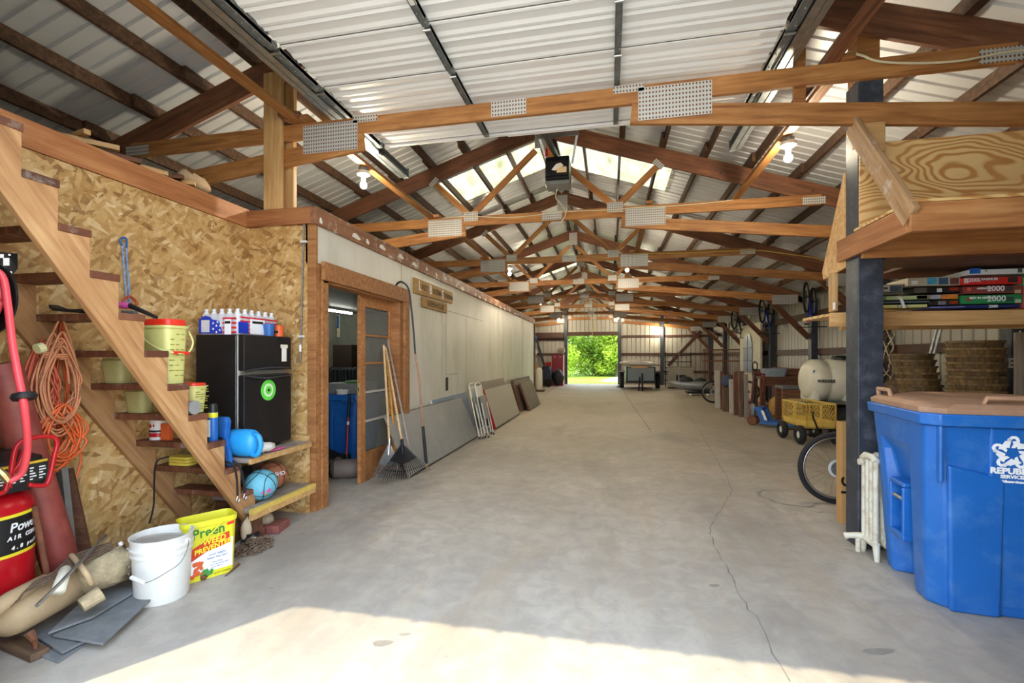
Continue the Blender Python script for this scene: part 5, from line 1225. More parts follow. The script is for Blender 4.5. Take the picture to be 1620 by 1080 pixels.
BC = Vector((-2.575, 2.275, 0))
T = thing('white_bucket', 'white plastic bucket with its lid dropped inside and a wire handle', 'bucket', BC)
obj('bucket_body', MB().lathe([(.128, 0), (.132, .008), (.145, .27), (.153, .272), (.153, .282), (.147, .285), (.148, .305), (.156, .307), (.156, .317), (.15, .32), (.152, .362), (.158, .364), (.158, .37), (.150, .37), (.146, .3), (.142, .27), (.128, .02), (.01, .018)], BC, n=56, cap=False), M_['bucket'], T, smooth=40)
obj('lid_inside', MB().lathe([(.138, -.006), (.14, .006), (.125, .01), (.115, .004), (.02, .003)], n=40, M=Matrix.Translation(BC + Vector((.005, .01, .325))) @ Euler((-.12, .05, 0)).to_matrix().to_4x4()), plain('lid_grey', 'a9a49c', .6, 0, .1, 8, 0, '7a7268', .5), T, smooth=30)
hp = [at(298, 852, Y=2.20), at(297, 866, Y=2.15), at(285, 890, Y=2.10), at(262, 906, Y=2.07), at(243, 917, Y=2.05), at(230, 922, Y=2.05)]
obj('handle', MB().tube(smoothpath(hp, 5), .0022, 6), M_['galvd'], T); obj('handle_grip', MB().tube([at(229, 922, Y=2.05), at(208, 913, Y=2.06)], .011, 10), M_['bucket'], T)
obj('handle_lug', MB().sphere(at(297, 855, Y=2.2), .016, 10), M_['bucket'], T, smooth=True)

# yellow weed preventer tub
p1 = at(371, 902, Z=0); ang = math.atan2(.18, .10) - .03
T = thing('weed_preventer_tub', 'open yellow printed tub of weed preventer behind the white bucket', 'tub', (p1.x, p1.y, 0), ang)
w_, dp, hh = .27, .15, .375
def lr(x0, x1, y0, y1, r, z): return roundrect(x0, y0, x1, y1, r, z)
obj('tub_body', MB().loft([lr(-w_, 0, 0, dp, .03, 0), lr(-w_ - .015, .012, -.012, dp + .01, .035, .34), lr(-w_ - .024, .02, -.02, dp + .018, .04, .342), lr(-w_ - .024, .02, -.02, dp + .018, .04, .375), lr(-w_ - .018, .014, -.014, dp + .012, .035, .375), lr(-w_ - .01, .007, -.006, dp + .004, .03, .33), lr(-w_ + .01, -.01, .01, dp - .01, .03, .03)], cap=True), M_['yellow'], T, local=True, smooth=35)
def fm(x, z, o=.002): return Matrix.Translation((x, -.0125 * z / .34 - o, z)) @ Matrix.Rotation(pi / 2 + .035, 4, 'X')
def lpatch(name, poly, m, o):
    mb = MB(); mb.prism(poly, 0, .0012, 'XY'); ob = obj(name, mb, m, T, local=True); ob.matrix_basis = fm(0, 0, o); return ob
lpatch('label_white', [(-.245, .045), (-.015, .045), (-.012, .235), (-.25, .20)], M_['text_w'], .001)
lpatch('label_banner', [(-.25, .13), (-.16, .175), (-.075, .19), (-.028, .20), (-.035, .275), (-.09, .262), (-.17, .245), (-.255, .20)], M_['text_r'], .0025)
for s_, x, z, sz, m, rot in (('Preen', -.15, .30, .085, 'text_g', .05), ('WEED', -.12, .238, .052, 'text_y', .08), ('PREVENTER', -.125, .197, .045, 'text_y', .16), ('STOP WEEDS', -.10, .148, .018, 'text_b', .03), ('Before They Start!', -.10, .128, .017, 'text_b', .03), ('Never Weed', -.10, .098, .012, 'text_b', .03), ('Up to 3 Months Guaranteed', -.09, .082, .01, 'text_b', .03), ('Covers 2080 sq. ft.', -.10, .066, .01, 'text_b', .03), ('NET WT. 13 lbs (5.89 kg)', -.07, .022, .01, 'text_k', .03)):
    o = text('lettering', s_, sz, M_[m], T, Matrix.Identity(4), shear=.15 if m == 'text_y' else 0, weight=.0012 if sz > .04 else 0)
    o.matrix_basis = fm(0, 0, .0042) @ Matrix.Translation((x, z, 0)) @ Matrix.Rotation(rot, 4, 'Z') @ Matrix.Diagonal((.9, 1, 1, 1))
rn = random.Random(2)
fl_ = MB()
for i in range(26):
    fl_.lathe([(.012, 0), (.001, .002)], (rn.uniform(-.25, -.185), rn.uniform(.03, .115), 0), n=6)
o = obj('flower_print', fl_, M_['orange'], T, local=True); o.matrix_basis = fm(0, 0, .003)
fl_ = MB()
for i in range(12): fl_.lathe([(.013, 0), (.001, .002)], (rn.uniform(-.2, -.13), rn.uniform(.02, .06), 0), n=4)
o = obj('leaf_print', fl_, M_['green'], T, local=True); o.matrix_basis = fm(0, 0, .0035)
lpatch('red_badge', [(-.045, .315), (-.005, .32), (-.008, .338), (-.05, .33)], M_['redp'], .003)
obj('bail_handle', MB().tube([(-.08, -.025, .35), (-.13, -.03, .30), (-.2, -.03, .24)], .005, 8), M_['yellow'], T, local=True)

# chain, hitch and bits on the floor
def chain_mesh(c, n, R, seed, rt=.0035):
    rnd = random.Random(seed); mb = MB()
    for i in range(n):
        r_ = R * rnd.random() ** .6 * rnd.uniform(.8, 1.1); a = rnd.uniform(0, 2 * pi); h = .008 + rnd.random() * .075 * max(0, 1 - (r_ / R) ** 1.5)
        Ml = Matrix.Translation(Vector(c) + Vector((r_ * math.cos(a) * .8, r_ * math.sin(a) * 1.35, h))) @ Euler((rnd.uniform(-.7, .7), rnd.uniform(-.7, .7), rnd.uniform(0, 6.3))).to_matrix().to_4x4()
        pts = [Ml @ Vector((.021 * (1 if math.cos(t) > 0 else -1) * (abs(math.cos(t)) ** .6)  , .012 * math.sin(t), 0)) for t in [2 * pi * q / 10 for q in range(10)]]
        mb.tube(pts, rt, 5, closed=True)
    return mb
cc = at(402, 868, Z=.0)
tag(obj('chain_pile', chain_mesh((0, 0, 0), 190, .125, 6, .0042), M_['chain'], M=Matrix.Translation(cc)), 'heap of rusty link chain on the floor by the stairs foot', 'chain')
tag(obj('pointed_rod', MB().tube([at(378, 892, Z=.01), at(356, 911, Z=.008)], [.009, .003], 8), M_['rust']), 'rusty pointed rod end sticking out of the chain heap', 'rod')
T = thing('trailer_hitch', 'black hitch with a chrome knob on the floor by the chain heap', 'hitch', tuple(at(390, 850, Z=0)))
hc = at(402, 850, Z=.06)
obj('bracket', MB().loft([roundrect(hc.x - .1, hc.y - .04, hc.x + .03, hc.y + .06, .03, .0), roundrect(hc.x - .1, hc.y - .03, hc.x + .02, hc.y + .05, .03, .09)]), M_['black'], T, smooth=30)
obj('knob', MB().sphere(hc + Vector((.03, -.045, .01)), .026, 14, (1, 1, .85)), M_['steel'], T, smooth=True)
lump('pebble', at(322, 917, Z=0), .022, (1, 1, .7), M_['rust'], 'small brown stone in front of the yellow tub', 'stone', .1, 8, 3)

# ================================================================ RIGHT: storage loft, game boxes, bin, radiator
T = thing('storage_loft', 'wooden loft platform with plywood back carried by the black post on the right', 'loft', (1.87, 3.97, 2.1))
bar('side_board', (1.765, 3.24, 2.232), (1.765, 4.12, 2.232), .034, .165, M_['trim'], T)
bar('rim_board', (1.75, 3.22, 2.235), (5.05, 3.22, 2.235), .04, .17, M_['frame'], T)
bar('joist', (1.79, 3.835, 2.215), (5.05, 3.835, 2.215), .036, .19, M_['frame'], T)
obj('deck', MB().box((1.75, 3.2, 2.322), (5.05, 3.855, 2.34)), M_['ply'], T)
bar('sloping_brace', (1.765, 3.92, 3.13), (1.765, 3.215, 2.24), .036, .14, M_['brace'], T, up=(0, 1, 0))
obj('plywood_back', MB().box((1.79, 3.858, 2.34), (5.05, 3.876, 2.962)), M_['ply'], T, bevel=.002)
obj('gusset', MB().prism([(4.09, 2.84), (4.07, 2.10), (4.45, 2.07), (4.47, 2.14)], 1.787, 1.80, 'YZ'), M_['pale'], T)
bar('upright', (1.80, 4.3, 2.1), (1.80, 4.3, 1.78), .035, .09, M_['pale'], T, up=(0, 1, 0))
bar('post_cleat', (1.785, 3.9, 2.95), (1.785, 3.9, 3.2), .03, .06, M_['pale'], T, up=(0, 1, 0))
obj('ceiling_board', MB().box((1.97, 3.9, 2.12), (5.05, 4.3, 2.14)).box((2.3, 4.3, 2.12), (5.05, 4.9, 2.14)), M_['oldbr'], T)
T = thing('game_shelf', 'pale timber shelf behind the black post, stacked with puzzle boxes', 'shelf', (2.6, 4.5, 1.7))
bar('shelf_beam', (1.775, 4.3, 1.713), (5.05, 4.3, 1.713), .04, .115, M_['pale'], T)
obj('shelf_board', MB().box((1.775, 4.32, 1.745), (5.05, 4.85, 1.768)), M_['ply'], T)
bar('shelf_beam', (2.1, 4.87, 1.713), (5.05, 4.87, 1.713), .04, .115, M_['pale'], T)
obj('paper_label', MB().box((1.781, 4.22, 1.79), (1.783, 4.26, 1.85)), M_['paper'], T)
BY = 4.31
def gamebox(x0, x1, yt, yb, c, label, texts=(), pics=(), depth=.3):
    a = at(x0, yb, Y=BY); b = at(x1, yt, Y=BY)
    T = thing('puzzle_box', label, 'puzzle box', ((a.x + b.x) / 2, BY + depth / 2, a.z), group='puzzle boxes on the shelf')
    nm = 'box_' + c
    m = bpy.data.materials.get(nm) or plain(nm, c, .45, 0, .03)
    obj('box_body', MB().box((a.x, BY, a.z + .001), (b.x, BY + depth, b.z)), m, T, bevel=.002)
    for (px0, px1, py0, py1, pc) in pics:
        p = at(px0, py1, Y=BY); q = at(px1, py0, Y=BY); n2 = 'box_' + pc
        m2 = bpy.data.materials.get(n2) or plain(n2, pc, .45, 0, .25, 30)
        obj('picture', MB().box((p.x, BY - .002, p.z), (q.x, BY, q.z)), m2, T)
    for (s_, px, py, h, tc_) in texts:
        text('lettering', s_, h, M_[tc_], T, face_M(at(px, py, Y=BY) + Vector((0, -.003, 0)), (1, 0, 0), (0, 0, 1)), weight=.0008)
gamebox(1526, 1614, 481, 487.5, '1c2c66', 'navy blue puzzle box at the bottom of the right stack', [('2500', 1571, 484.5, .03, 'text_w')])
gamebox(1520, 1618, 465, 481, '2c8a50', 'green 2000 piece puzzle box in the right stack', [('2000', 1576, 472.5, .062, 'text_w'), ('BEST IN AMERICA', 1554, 471, .022, 'text_w')], [(1530, 1537, 470, 476, 'a83c34'), (1587, 1603, 469, 477, '2e4a44'), (1606, 1615, 473, 479, 'b8c8a8')])
gamebox(1526, 1618, 451, 465, '8a4440', 'maroon 2000 piece puzzle box above the green one', [('2000', 1575, 456.5, .058, 'text_w'), ('AMERICAN', 1557, 456, .02, 'text_w')], [(1530, 1536, 455, 461, 'd8584a'), (1587, 1603, 452, 461, '4a4444'), (1605, 1615, 458, 464, 'c8b088')])
gamebox(1520, 1617, 437, 451, 'd8302c', 'bright red 2000 puzzle box with a black title bar', [('2000', 1542, 443, .042, 'text_w'), ('MAGNUM', 1564, 441.5, .026, 'text_w')], [(1525, 1532, 440, 448, 'e8dcd8'), (1595, 1610, 438, 447, '3a3034'), (1554, 1574, 440, 444, '2a2224')])
gamebox(1532, 1650, 423, 435, 'eceef0', 'white puzzle box with a blue square on top of the right stack', [], [(1534, 1551, 424, 433, '2a6cd0'), (1558, 1562, 426, 430, 'b8c0c4'), (1610, 1617, 424, 431, '5a6a5c')])
gamebox(1436, 1519, 437, 453, 'b8ad94', 'khaki puzzle box with three pictures, top of the middle stack', [], [(1467, 1482, 439, 450, '4aa0c4'), (1485, 1500, 439, 450, '3a5a78'), (1503, 1517, 439, 450, '6e4440'), (1442, 1452, 444, 450, 'e4e2dc')])
gamebox(1446, 1518, 454, 464, '23201f', 'black 1000 piece puzzle box with red numbers below the khaki one', [('1000', 1508, 457.5, .034, 'text_r')], [(1482, 1490, 456, 462, 'd8d8d4'), (1446, 1466, 455, 463, '5a5446')])
gamebox(1450, 1516, 465, 473.5, '8a8470', 'thin puzzle box with an orange end in the middle stack', [], [(1489, 1515, 465.5, 473, 'd07c30'), (1472, 1488, 466, 473, '9aa0ac')])
gamebox(1470, 1518, 474, 483, '2a2624', 'lower black 1000 piece puzzle box in the middle stack', [('1000', 1508, 478.5, .03, 'text_r')], [(1484, 1496, 476, 482, '7a7c80')])
gamebox(1472, 1527, 483.5, 487.5, '6a6aa8', 'flat purple blue box at the bottom of the middle stack')
gamebox(1382, 1467, 481, 487.5, 'd0d088', 'yellow green box lowest in the left stack beside the post', [('A   E   Co', 1428, 484.5, .02, 'text_b')])
gamebox(1382, 1478, 475.5, 480, '5a6878', 'thin blue-grey folder between the two pale green boxes')
gamebox(1382, 1467, 467, 475, 'b8c890', 'pale green box in the left stack beside the post', [], [(1396, 1402, 468, 474, '6a7a58')])
gamebox(1390, 1428, 450, 462, 'cfc8ba', 'small white box with a landscape picture, left of the shelf', [('1000', 1400, 456, .02, 'text_k')], [(1408, 1427, 451, 461, '4a5860')])
gamebox(1390, 1430, 462.3, 466.6, '6f6a58', 'thin dull box under the small landscape box', )
gamebox(1619, 1660, 437, 451, '6ab878', 'light green box end at the right edge of the shelf')
gamebox(1619, 1660, 451.5, 487.5, 'c05a54', 'faded red box at the right edge of the shelf')
tag(obj('white_tape', MB().loft([[p, p + Vector((.022, 0, 0)), p + Vector((.022, -.003, 0)), p + Vector((0, -.003, 0))] for p in smoothpath([at(1411, 468.5, Y=BY - .003), at(1420, 470, Y=BY - .008), at(1424, 476, Y=BY - .01), at(1428, 487, Y=BY - .012)], 4)]), M_['paper']), 'strip of white tape hanging over the green boxes', 'tape')
T = thing('loose_papers', 'pile of dusty papers lying behind the small white box', 'papers', tuple(at(1420, 447, Y=4.5)))
obj('paper_sheet', MB().box((2.1, 4.35, at(1400, 450, Y=4.35).z - .03), (2.36, 4.6, at(1400, 450, Y=4.35).z)), plain('dusty_paper', '6a6258', .8), T); 

# large blue wheeled bin
T = thing('wheeled_bin', 'large blue wheeled rubbish bin with a tan lid and white star emblem, right foreground', 'bin', (2.15, 3.335, 0), rad(-6.7))
def cut_ring(hx0, hx1, hy0, hy1, z, ch=.05, notch=0, ny0=-.06, ny1=.22, nx=0):
    """plan outline; -x side carries the lifting recess"""
    return [Vector(p) for p in ((hx0 + ch, hy0, z), (hx1 - ch, hy0, z), (hx1, hy0 + ch, z), (hx1, hy1 - ch, z), (hx1 - ch, hy1, z), (hx0 + ch, hy1, z), (hx0, hy1 - ch, z),
            (hx0, ny1, z), (hx0 + nx, ny1 - .03, z), (hx0 + nx, ny0 + .03, z), (hx0, ny0, z), (hx0, hy0 + ch, z))]
rings = [cut_ring(-.335, .34, -.315, .30, 0, .07, nx=.10, ny0=-.13, ny1=.16), cut_ring(-.345, .345, -.33, .31, .05, .07, nx=.10, ny0=-.13, ny1=.16),
         cut_ring(-.365, .36, -.36, .35, .55, .07, nx=.085, ny0=-.14, ny1=.19), cut_ring(-.375, .365, -.375, .37, .80, .07, nx=.05, ny0=-.15, ny1=.22),
         cut_ring(-.378, .37, -.38, .38, .88, .06, nx=.0, ny0=-.15, ny1=.24), cut_ring(-.385, .375, -.395, .40, 1.03, .06, nx=0, ny0=-.15, ny1=.24)]
body = obj('bin_body', MB().loft(rings), M_['blue'], T, local=True, smooth=28, bevel=.012, seg=3)
obj('rim', MB().loft([cut_ring(-.41, .40, -.42, .43, 1.03, .07), cut_ring(-.415, .405, -.425, .435, 1.095, .07)]), M_['blue'], T, local=True, smooth=28, bevel=.008)
obj('corner_rib', MB().box((-.345, -.412, .72), (-.325, -.372, 1.03)), M_['blue'], body, local=True, bevel=.008)
obj('side_panel', MB().prism([(-.27, .02), (-.05, .02), (-.05, .78), (-.30, .84)], -.385, -.352, 'XZ', Matrix.Translation((0, .034, 0)) @ Matrix.Rotation(.055, 4, 'X')), M_['blue'], body, local=True, bevel=.03, seg=4)
obj('front_bulge', MB().loft([[Vector((-.12, -.325, .0)), Vector((.34, -.325, .0)), Vector((.34, -.3, .0)), Vector((-.12, -.3, .0))], [Vector((-.12, -.372, .5)), Vector((.36, -.372, .5)), Vector((.36, -.34, .5)), Vector((-.12, -.34, .5))], [Vector((-.12, -.392, .80)), Vector((.37, -.392, .80)), Vector((.37, -.35, .80)), Vector((-.12, -.35, .80))], [Vector((-.12, -.398, 1.03)), Vector((.37, -.398, 1.03)), Vector((.37, -.36, 1.03)), Vector((-.12, -.36, 1.03))]]), M_['blue'], body, local=True, bevel=.012, seg=3)
obj('lift_frame', MB().box((-.378, -.07, .30), (-.30, -.05, .60)).box((-.378, .10, .30), (-.30, .12, .60)).box((-.378, -.07, .27), (-.29, .12, .31)).box((-.375, -.07, .60), (-.29, .12, .63)), M_['blue'], T, local=True, bevel=.01)
obj('lift_bar', MB().tube([(-.355, -.06, .52), (-.355, .11, .52)], .014, 12), M_['steel'], T, local=True, smooth=40)
lid = obj('lid', MB().loft([cut_ring(-.40, .39, -.41, .42, 1.096, .09), cut_ring(-.405, .395, -.415, .425, 1.125, .09), cut_ring(-.38, .37, -.39, .40, 1.148, .11), cut_ring(-.27, .27, -.26, .28, 1.175, .12), cut_ring(-.24, .24, -.23, .25, 1.168, .12)]), M_['tan'], T, local=True, smooth=28, bevel=.008)
obj('lid_handle', MB().tube([(-.13, -.35, 1.13), (-.12, -.37, 1.185), (.05, -.37, 1.185), (.06, -.35, 1.13)], .014, 10), M_['tan'], lid, local=True, smooth=40)
obj('lid_handle', MB().tube([(-.36, .12, 1.13), (-.37, .13, 1.19), (-.37, .3, 1.19), (-.36, .31, 1.13)], .014, 10), M_['tan'], lid, local=True, smooth=40)
for y in (-.2, .2): obj('wheel', MB().lathe([(.02, -.035), (.13, -.03), (.14, 0), (.13, .03), (.02, .035)], (.36, y, .14), 'Y', 28), M_['rubber'], T, local=True, smooth=40)
# emblem: five R-shaped ribbons round a star
EM = Matrix.Translation((-.028, -.3968, .90)) @ Matrix.Rotation(pi / 2 + .05, 4, 'X')
em = MB()
for k in range(5):
    Rk = Matrix.Rotation(-2 * pi * k / 5, 4, 'Z') @ Matrix.Translation((0, .052, 0))
    # stem, bowl and leg of a bent letter R
    for poly in ([(-.030, -.026), (-.014, -.026), (-.006, .026), (-.022, .026)],
                 [(-.022, .010), (-.018, .026), (-.006, .038), (.012, .038), (.024, .028), (.028, .012), (.014, .012), (.010, .022), (.0, .024), (-.006, .018), (-.008, .010)],
                 [(-.002, .010), (.028, .012), (.026, .002), (.050, -.002), (.052, -.014), (.018, -.014), (.008, -.026), (-.006, -.026), (.002, -.004)]):
        em.prism(poly, 0, .0015, 'XY', Rk)
o = obj('emblem', em, M_['text_w'], body, local=True); o.matrix_basis = EM
for s_, z, sz in (('REPUBLIC', .802, .043), ('SERVICES', .772, .025), ('republicservices.com', .747, .018)):
    o = text('lettering', s_, sz, M_['text_w'], body, Matrix.Identity(4), weight=.0022 if sz > .03 else .0012); o.matrix_basis = Matrix.Translation((-.022, -.3945 + (.8 - z) * .06, z)) @ Matrix.Rotation(pi / 2 + .05, 4, 'X') @ Matrix.Diagonal((1.05, 1, 1, 1))

# cast iron radiator between post and bin
T = thing('cast_iron_radiator', 'old cream painted cast iron radiator standing between the black post and the blue bin', 'radiator', (1.83, 3.76, 0))
for k in range(8):
    x = 1.80 + k * .068
    mb = MB()
    for j, y in enumerate((3.672, 3.722, 3.772, 3.822)):
        mb.tube([(x, y, .10), (x, y, .68)], .0165, 10)
    mb.tube([(x, 3.66, .68), (x, 3.70, .705), (x, 3.80, .705), (x, 3.835, .68)], .024, 10).tube([(x, 3.66, .11), (x, 3.835, .11)], .024, 10).tube([(x, 3.66, .40), (x, 3.835, .40)], .012, 8)
    if k in (0, 7): mb.tube([(x, 3.668, .12), (x, 3.655, .0)], [.024, .016], 10).tube([(x, 3.825, .12), (x, 3.838, 0)], [.024, .016], 10)
    obj('section', mb, M_['radi'], T, smooth=50)
obj('hub_plug', MB().lathe([(.01, -.022), (.022, -.02), (.024, 0)], (1.775, 3.80, .655), 'X', 14), M_['radi'], T)
obj('valve', MB().tube([(1.80, 3.82, .115), (1.76, 3.83, .115), (1.72, 3.865, .10), (1.70, 3.875, .09)], [.026, .022, .02, .026], 12).tube([(1.765, 3.83, .115), (1.765, 3.83, .0)], .017, 10), M_['radi'], T, smooth=50)

T = thing('cardboard_carton', 'tall thin cardboard carton with black lettering standing behind the black post', 'carton', (2.1, 4.5, 0))
obj('carton_body', MB().box((1.915, 4.42, 0), (2.32, 4.52, .86)), M_['card'], T, bevel=.003)
text('lettering', 'LG', .12, M_['text_k'], T, face_M((1.96, 4.418, .33), (0, 0, 1), (-1, 0, 0)), weight=.004)

def bicycle(label, M, c='1c2f9c', group=None, hang=False):
    T = thing('bicycle', label, 'bicycle', group=group); T.matrix_basis = M; T.location = M.to_translation(); T.rotation_euler = M.to_euler(); T.matrix_basis = M
    nm = 'bike_' + c; fmt = bpy.data.materials.get(nm) or plain(nm, c, .3, .1)
    for x in (-.52, .54):
        w = obj('wheel', MB().tube([(x + .32 * math.cos(a), 0, .345 + .32 * math.sin(a)) for a in [2 * pi * q / 48 for q in range(48)]], .025, 10, closed=True), M_['rubber'], T, local=True, smooth=True)
        obj('rim', MB().tube([(x + .292 * math.cos(a), 0, .345 + .292 * math.sin(a)) for a in [2 * pi * q / 48 for q in range(48)]], .013, 8, closed=True), M_['steel'], w, local=True, smooth=True)
        sp = MB()
        for q in range(28):
            a = 2 * pi * q / 28; s = 1 if q % 2 else -1
            sp.tube([(x + .02 * math.cos(a + s * 1.2), s * .028, .345 + .02 * math.sin(a + s * 1.2)), (x + .29 * math.cos(a), 0, .345 + .29 * math.sin(a))], .0016, 4)
        obj('spokes', sp, M_['steel'], w, local=True)
        obj('hub', MB().tube([(x, -.05, .345), (x, .05, .345)], .02, 12), M_['blackm'], w, local=True)
        if x < 0: obj('cassette', MB().lathe([(.07, -.045), (.055, -.04), (.045, -.03), (.02, -.028)], (x, 0, .345), 'Y', 24), M_['galvd'], w, local=True); obj('spoke_guard', MB().lathe([(.085, -.026), (.085, -.024), (.02, -.024)], (x, 0, .345), 'Y', 28), M_['clearp'], w, local=True)
    fr = MB(); bb = (-.08, 0, .29); st_ = (-.22, 0, .78); hd = (.36, 0, .82); hd2 = (.4, 0, .68); ra = (-.52, .0, .345)
    fr.tube([bb, st_], .017, 10).tube([st_, hd], .017, 10).tube([bb, hd2], .021, 10).tube([hd, hd2], .022, 10)
    for s in (-1, 1): fr.tube([bb, (-.3, s * .05, .32), (-.52, s * .06, .345)], .009, 8).tube([st_, (-.34, s * .05, .62), (-.52, s * .06, .345)], .008, 8).tube([hd2, (.44, s * .055, .6), (.54, s * .055, .345)], .013, 8)
    obj('frame', fr, fmt, T, local=True, smooth=True)
    obj('saddle', MB().loft([[Vector((-.38, -.07, .9)), Vector((-.38, .07, .9)), Vector((-.38, .06, .94)), Vector((-.38, -.06, .94))], [Vector((-.26, -.05, .9)), Vector((-.26, .05, .9)), Vector((-.26, .04, .94)), Vector((-.26, -.04, .94))], [Vector((-.12, -.015, .9)), Vector((-.12, .015, .9)), Vector((-.12, .012, .93)), Vector((-.12, -.012, .93))]]), M_['black'], T, local=True, bevel=.01)
    obj('seat_post', MB().tube([st_, (-.25, 0, .9)], .013, 10), M_['steel'], T, local=True)
    obj('handlebar', MB().tube([(.3, -.3, .96), (.36, -.15, .95), (.36, .15, .95), (.3, .3, .96)], .012, 10).tube([hd, (.36, 0, .95)], .014, 10), M_['blackm'], T, local=True)
    obj('crank', MB().lathe([(.09, -.055), (.09, -.05), (.02, -.05)], (-.08, 0, .29), 'Y', 24).tube([(-.08, -.07, .29), (.07, -.075, .22)], .009, 6).tube([(-.08, .07, .29), (-.23, .075, .36)], .009, 6), M_['galvd'], T, local=True)
    obj('pedal', MB().box((.03, -.16, .205), (.11, -.08, .225)), M_['black'], T, local=True); obj('pedal', MB().box((-.27, .08, .345), (-.19, .16, .365)), M_['black'], T, local=True)
    obj('derailleur', MB().tube([(-.51, -.07, .33), (-.50, -.075, .27), (-.48, -.075, .2)], .014, 8), M_['galvd'], T, local=True)
    return T
bc = at(1321, 736, Y=5.06)
bicycle('bicycle standing behind the black post, its rear wheel showing', TR(bc.x + .52, 5.06, 0, rad(3)), '2a2f8c')
for i, (y, c, lb) in enumerate(((12.8, '2038a8', 'blue bicycle hung upside down at the fourth truss, nearest of the three'), (15.85, '2a44a0', 'bicycle hung upside down at the fifth truss, middle of the three'), (18.9, '202430', 'dark bicycle hung upside down at the sixth truss, farthest of the three'))):
    T = bicycle(lb, Matrix.Translation((4.5, y - .9, 3.08)) @ Matrix.Rotation(rad(62), 4, 'Z') @ Matrix.Rotation(pi, 4, 'X'), c, 'bicycles hanging from the trusses')
    obj('reflector', MB().lathe([(.03, 0), (.03, .015)], (-.3, 0, .86), 'X', 12), M_['redp'], T, local=True) if i != 1 else None
    tag(obj('bike_hook', MB().tube([(4.5, y - .9, 3.08), (4.5, y - .88, 3.2)], .006, 6), M_['galvd']), 'steel hook holding the %s hanging bicycle' % ['nearest', 'middle', 'farthest'][i], 'hook')

# ================================================================ RIGHT WALL AND THE BACK OF THE BARN
def basket(T0, c, r, h, rz):
    T = thing('splint_basket', T0, 'basket', c, rz, 'round splint baskets in tall stacks by the right wall')
    mb = MB().lathe([(r * .86, 0), (r * .95, h * .5), (r, h), (r * .985, h), (r * .93, h * .5), (r * .84, .004)], n=28, cap=False); obj('basket_wall', mb, M_['basket'], T, local=True, smooth=50)
    obj('hoop', MB().lathe([(r * 1.0, h - .03), (r * 1.025, h - .028), (r * 1.025, h), (r * 1.0, h)], n=28), M_['basket'], T, local=True, smooth=50)
    return T
b0 = None
for (px, py, n, r, tilt, nm) in ((1462, 600, 9, .25, .012, 'leaning left stack'), (1546, 600, 11, .275, .002, 'tall right stack')):
    p = at(px, py, X=4.45)
    crate = centred('wooden_crate', MB().box((p.x - .3, p.y - .3, 0), (p.x + .3, p.y + .3, .62)), M_['old'], bevel=.01); tag(crate, 'old wooden crate carrying the %s of baskets' % nm, 'crate')
    rn = random.Random(n); top = at(px, 560 if n == 9 else 540, X=4.45).z; step = (top - .62 - .12) / (n - 1)
    for k in range(n):
        T = basket('round splint basket in the ' + nm + (', topmost' if k == n - 1 else ', lowest' if k == 0 else ', %s from the bottom' % ['', 'second', 'third', 'fourth', 'fifth', 'sixth', 'seventh', 'eighth', 'ninth', 'tenth'][k]),
                   (p.x + rn.uniform(-.012, .012) - tilt * k, p.y + rn.uniform(-.012, .012) + tilt * k, .622 + k * step), r * rn.uniform(.97, 1.03), .125, rn.uniform(0, 6))
lump('dark_sack', (4.6, 8.75, 0), .25, (1.0, 1.1, 2.1), M_['old'], 'brown heap of sacking behind the leaning stack of baskets', 'sack', .12, 14, 8)
for i, (px0, px1) in enumerate(((1471, 1482), (1477, 1489))):
    T = thing('conduit_pipe', ['left', 'right'][i] + ' thin galvanised conduit pipe leaning on the right wall behind the baskets', 'pipe', tuple(at(px0, 560, X=4.75).xy) + (0,))
    a = at(px0, 562, X=4.75); b = at(px1, 520, X=4.82); d = b - a
    obj('pipe', MB().tube([a - d * (a.z / d.z) , b + d * 1.2], .018, 10), M_['galv'], T, smooth=60)
T = thing('electric_outlet', 'white double outlet on the nearest right wall post', 'outlet', (4.8, 6.8, 1.3))
p = at(1601, 574, Y=6.82); obj('cover_plate', MB().box((p.x - .037, 6.815, p.z - .06), (p.x + .037, 6.824, p.z + .06)), M_['white'], T, bevel=.003)
for dz in (-.025, .025): obj('socket', MB().box((p.x - .017, 6.811, p.z + dz - .014), (p.x + .017, 6.816, p.z + dz + .014)), M_['galvd'], T)
tag(obj('hanging_cord', MB().tube(smoothpath([at(1614, 523, Y=6.8), at(1612, 550, Y=6.8), at(1609, 575, Y=6.8), at(1606, 574, Y=6.8)], 5), .008, 6), M_['romex']), 'cream cord hanging down to the outlet at the right edge', 'cord')
tag(bar('grey_plank', at(1613, 620, Y=6.5) * Vector((1, 1, 0)) if False else Vector((at(1616, 600, Y=6.6).x, 6.6, 0)), Vector((at(1618, 560, Y=6.6).x, 6.62, 1.7)), .14, .03, M_['grey_wood'], up=(0, 1, 0)), 'grey plank standing at the right edge in front of the wall post', 'plank')
T = thing('dried_vines', 'tangle of pale looped cord and vines hanging on the post behind the blue bin', 'cord', (4.7, 9.8, 1.0))
rn = random.Random(3)
for k in range(7):
    pts = [at(1398 + rn.uniform(0, 10) + 8 * math.sin(q * 1.1 + k), 480 + q * 17 + rn.uniform(-4, 4), Y=9.7) for q in range(9)]
    obj('strand', MB().tube(smoothpath(pts, 4), .012, 6), M_['romex'] if k % 2 else M_['old'], T, smooth=True)

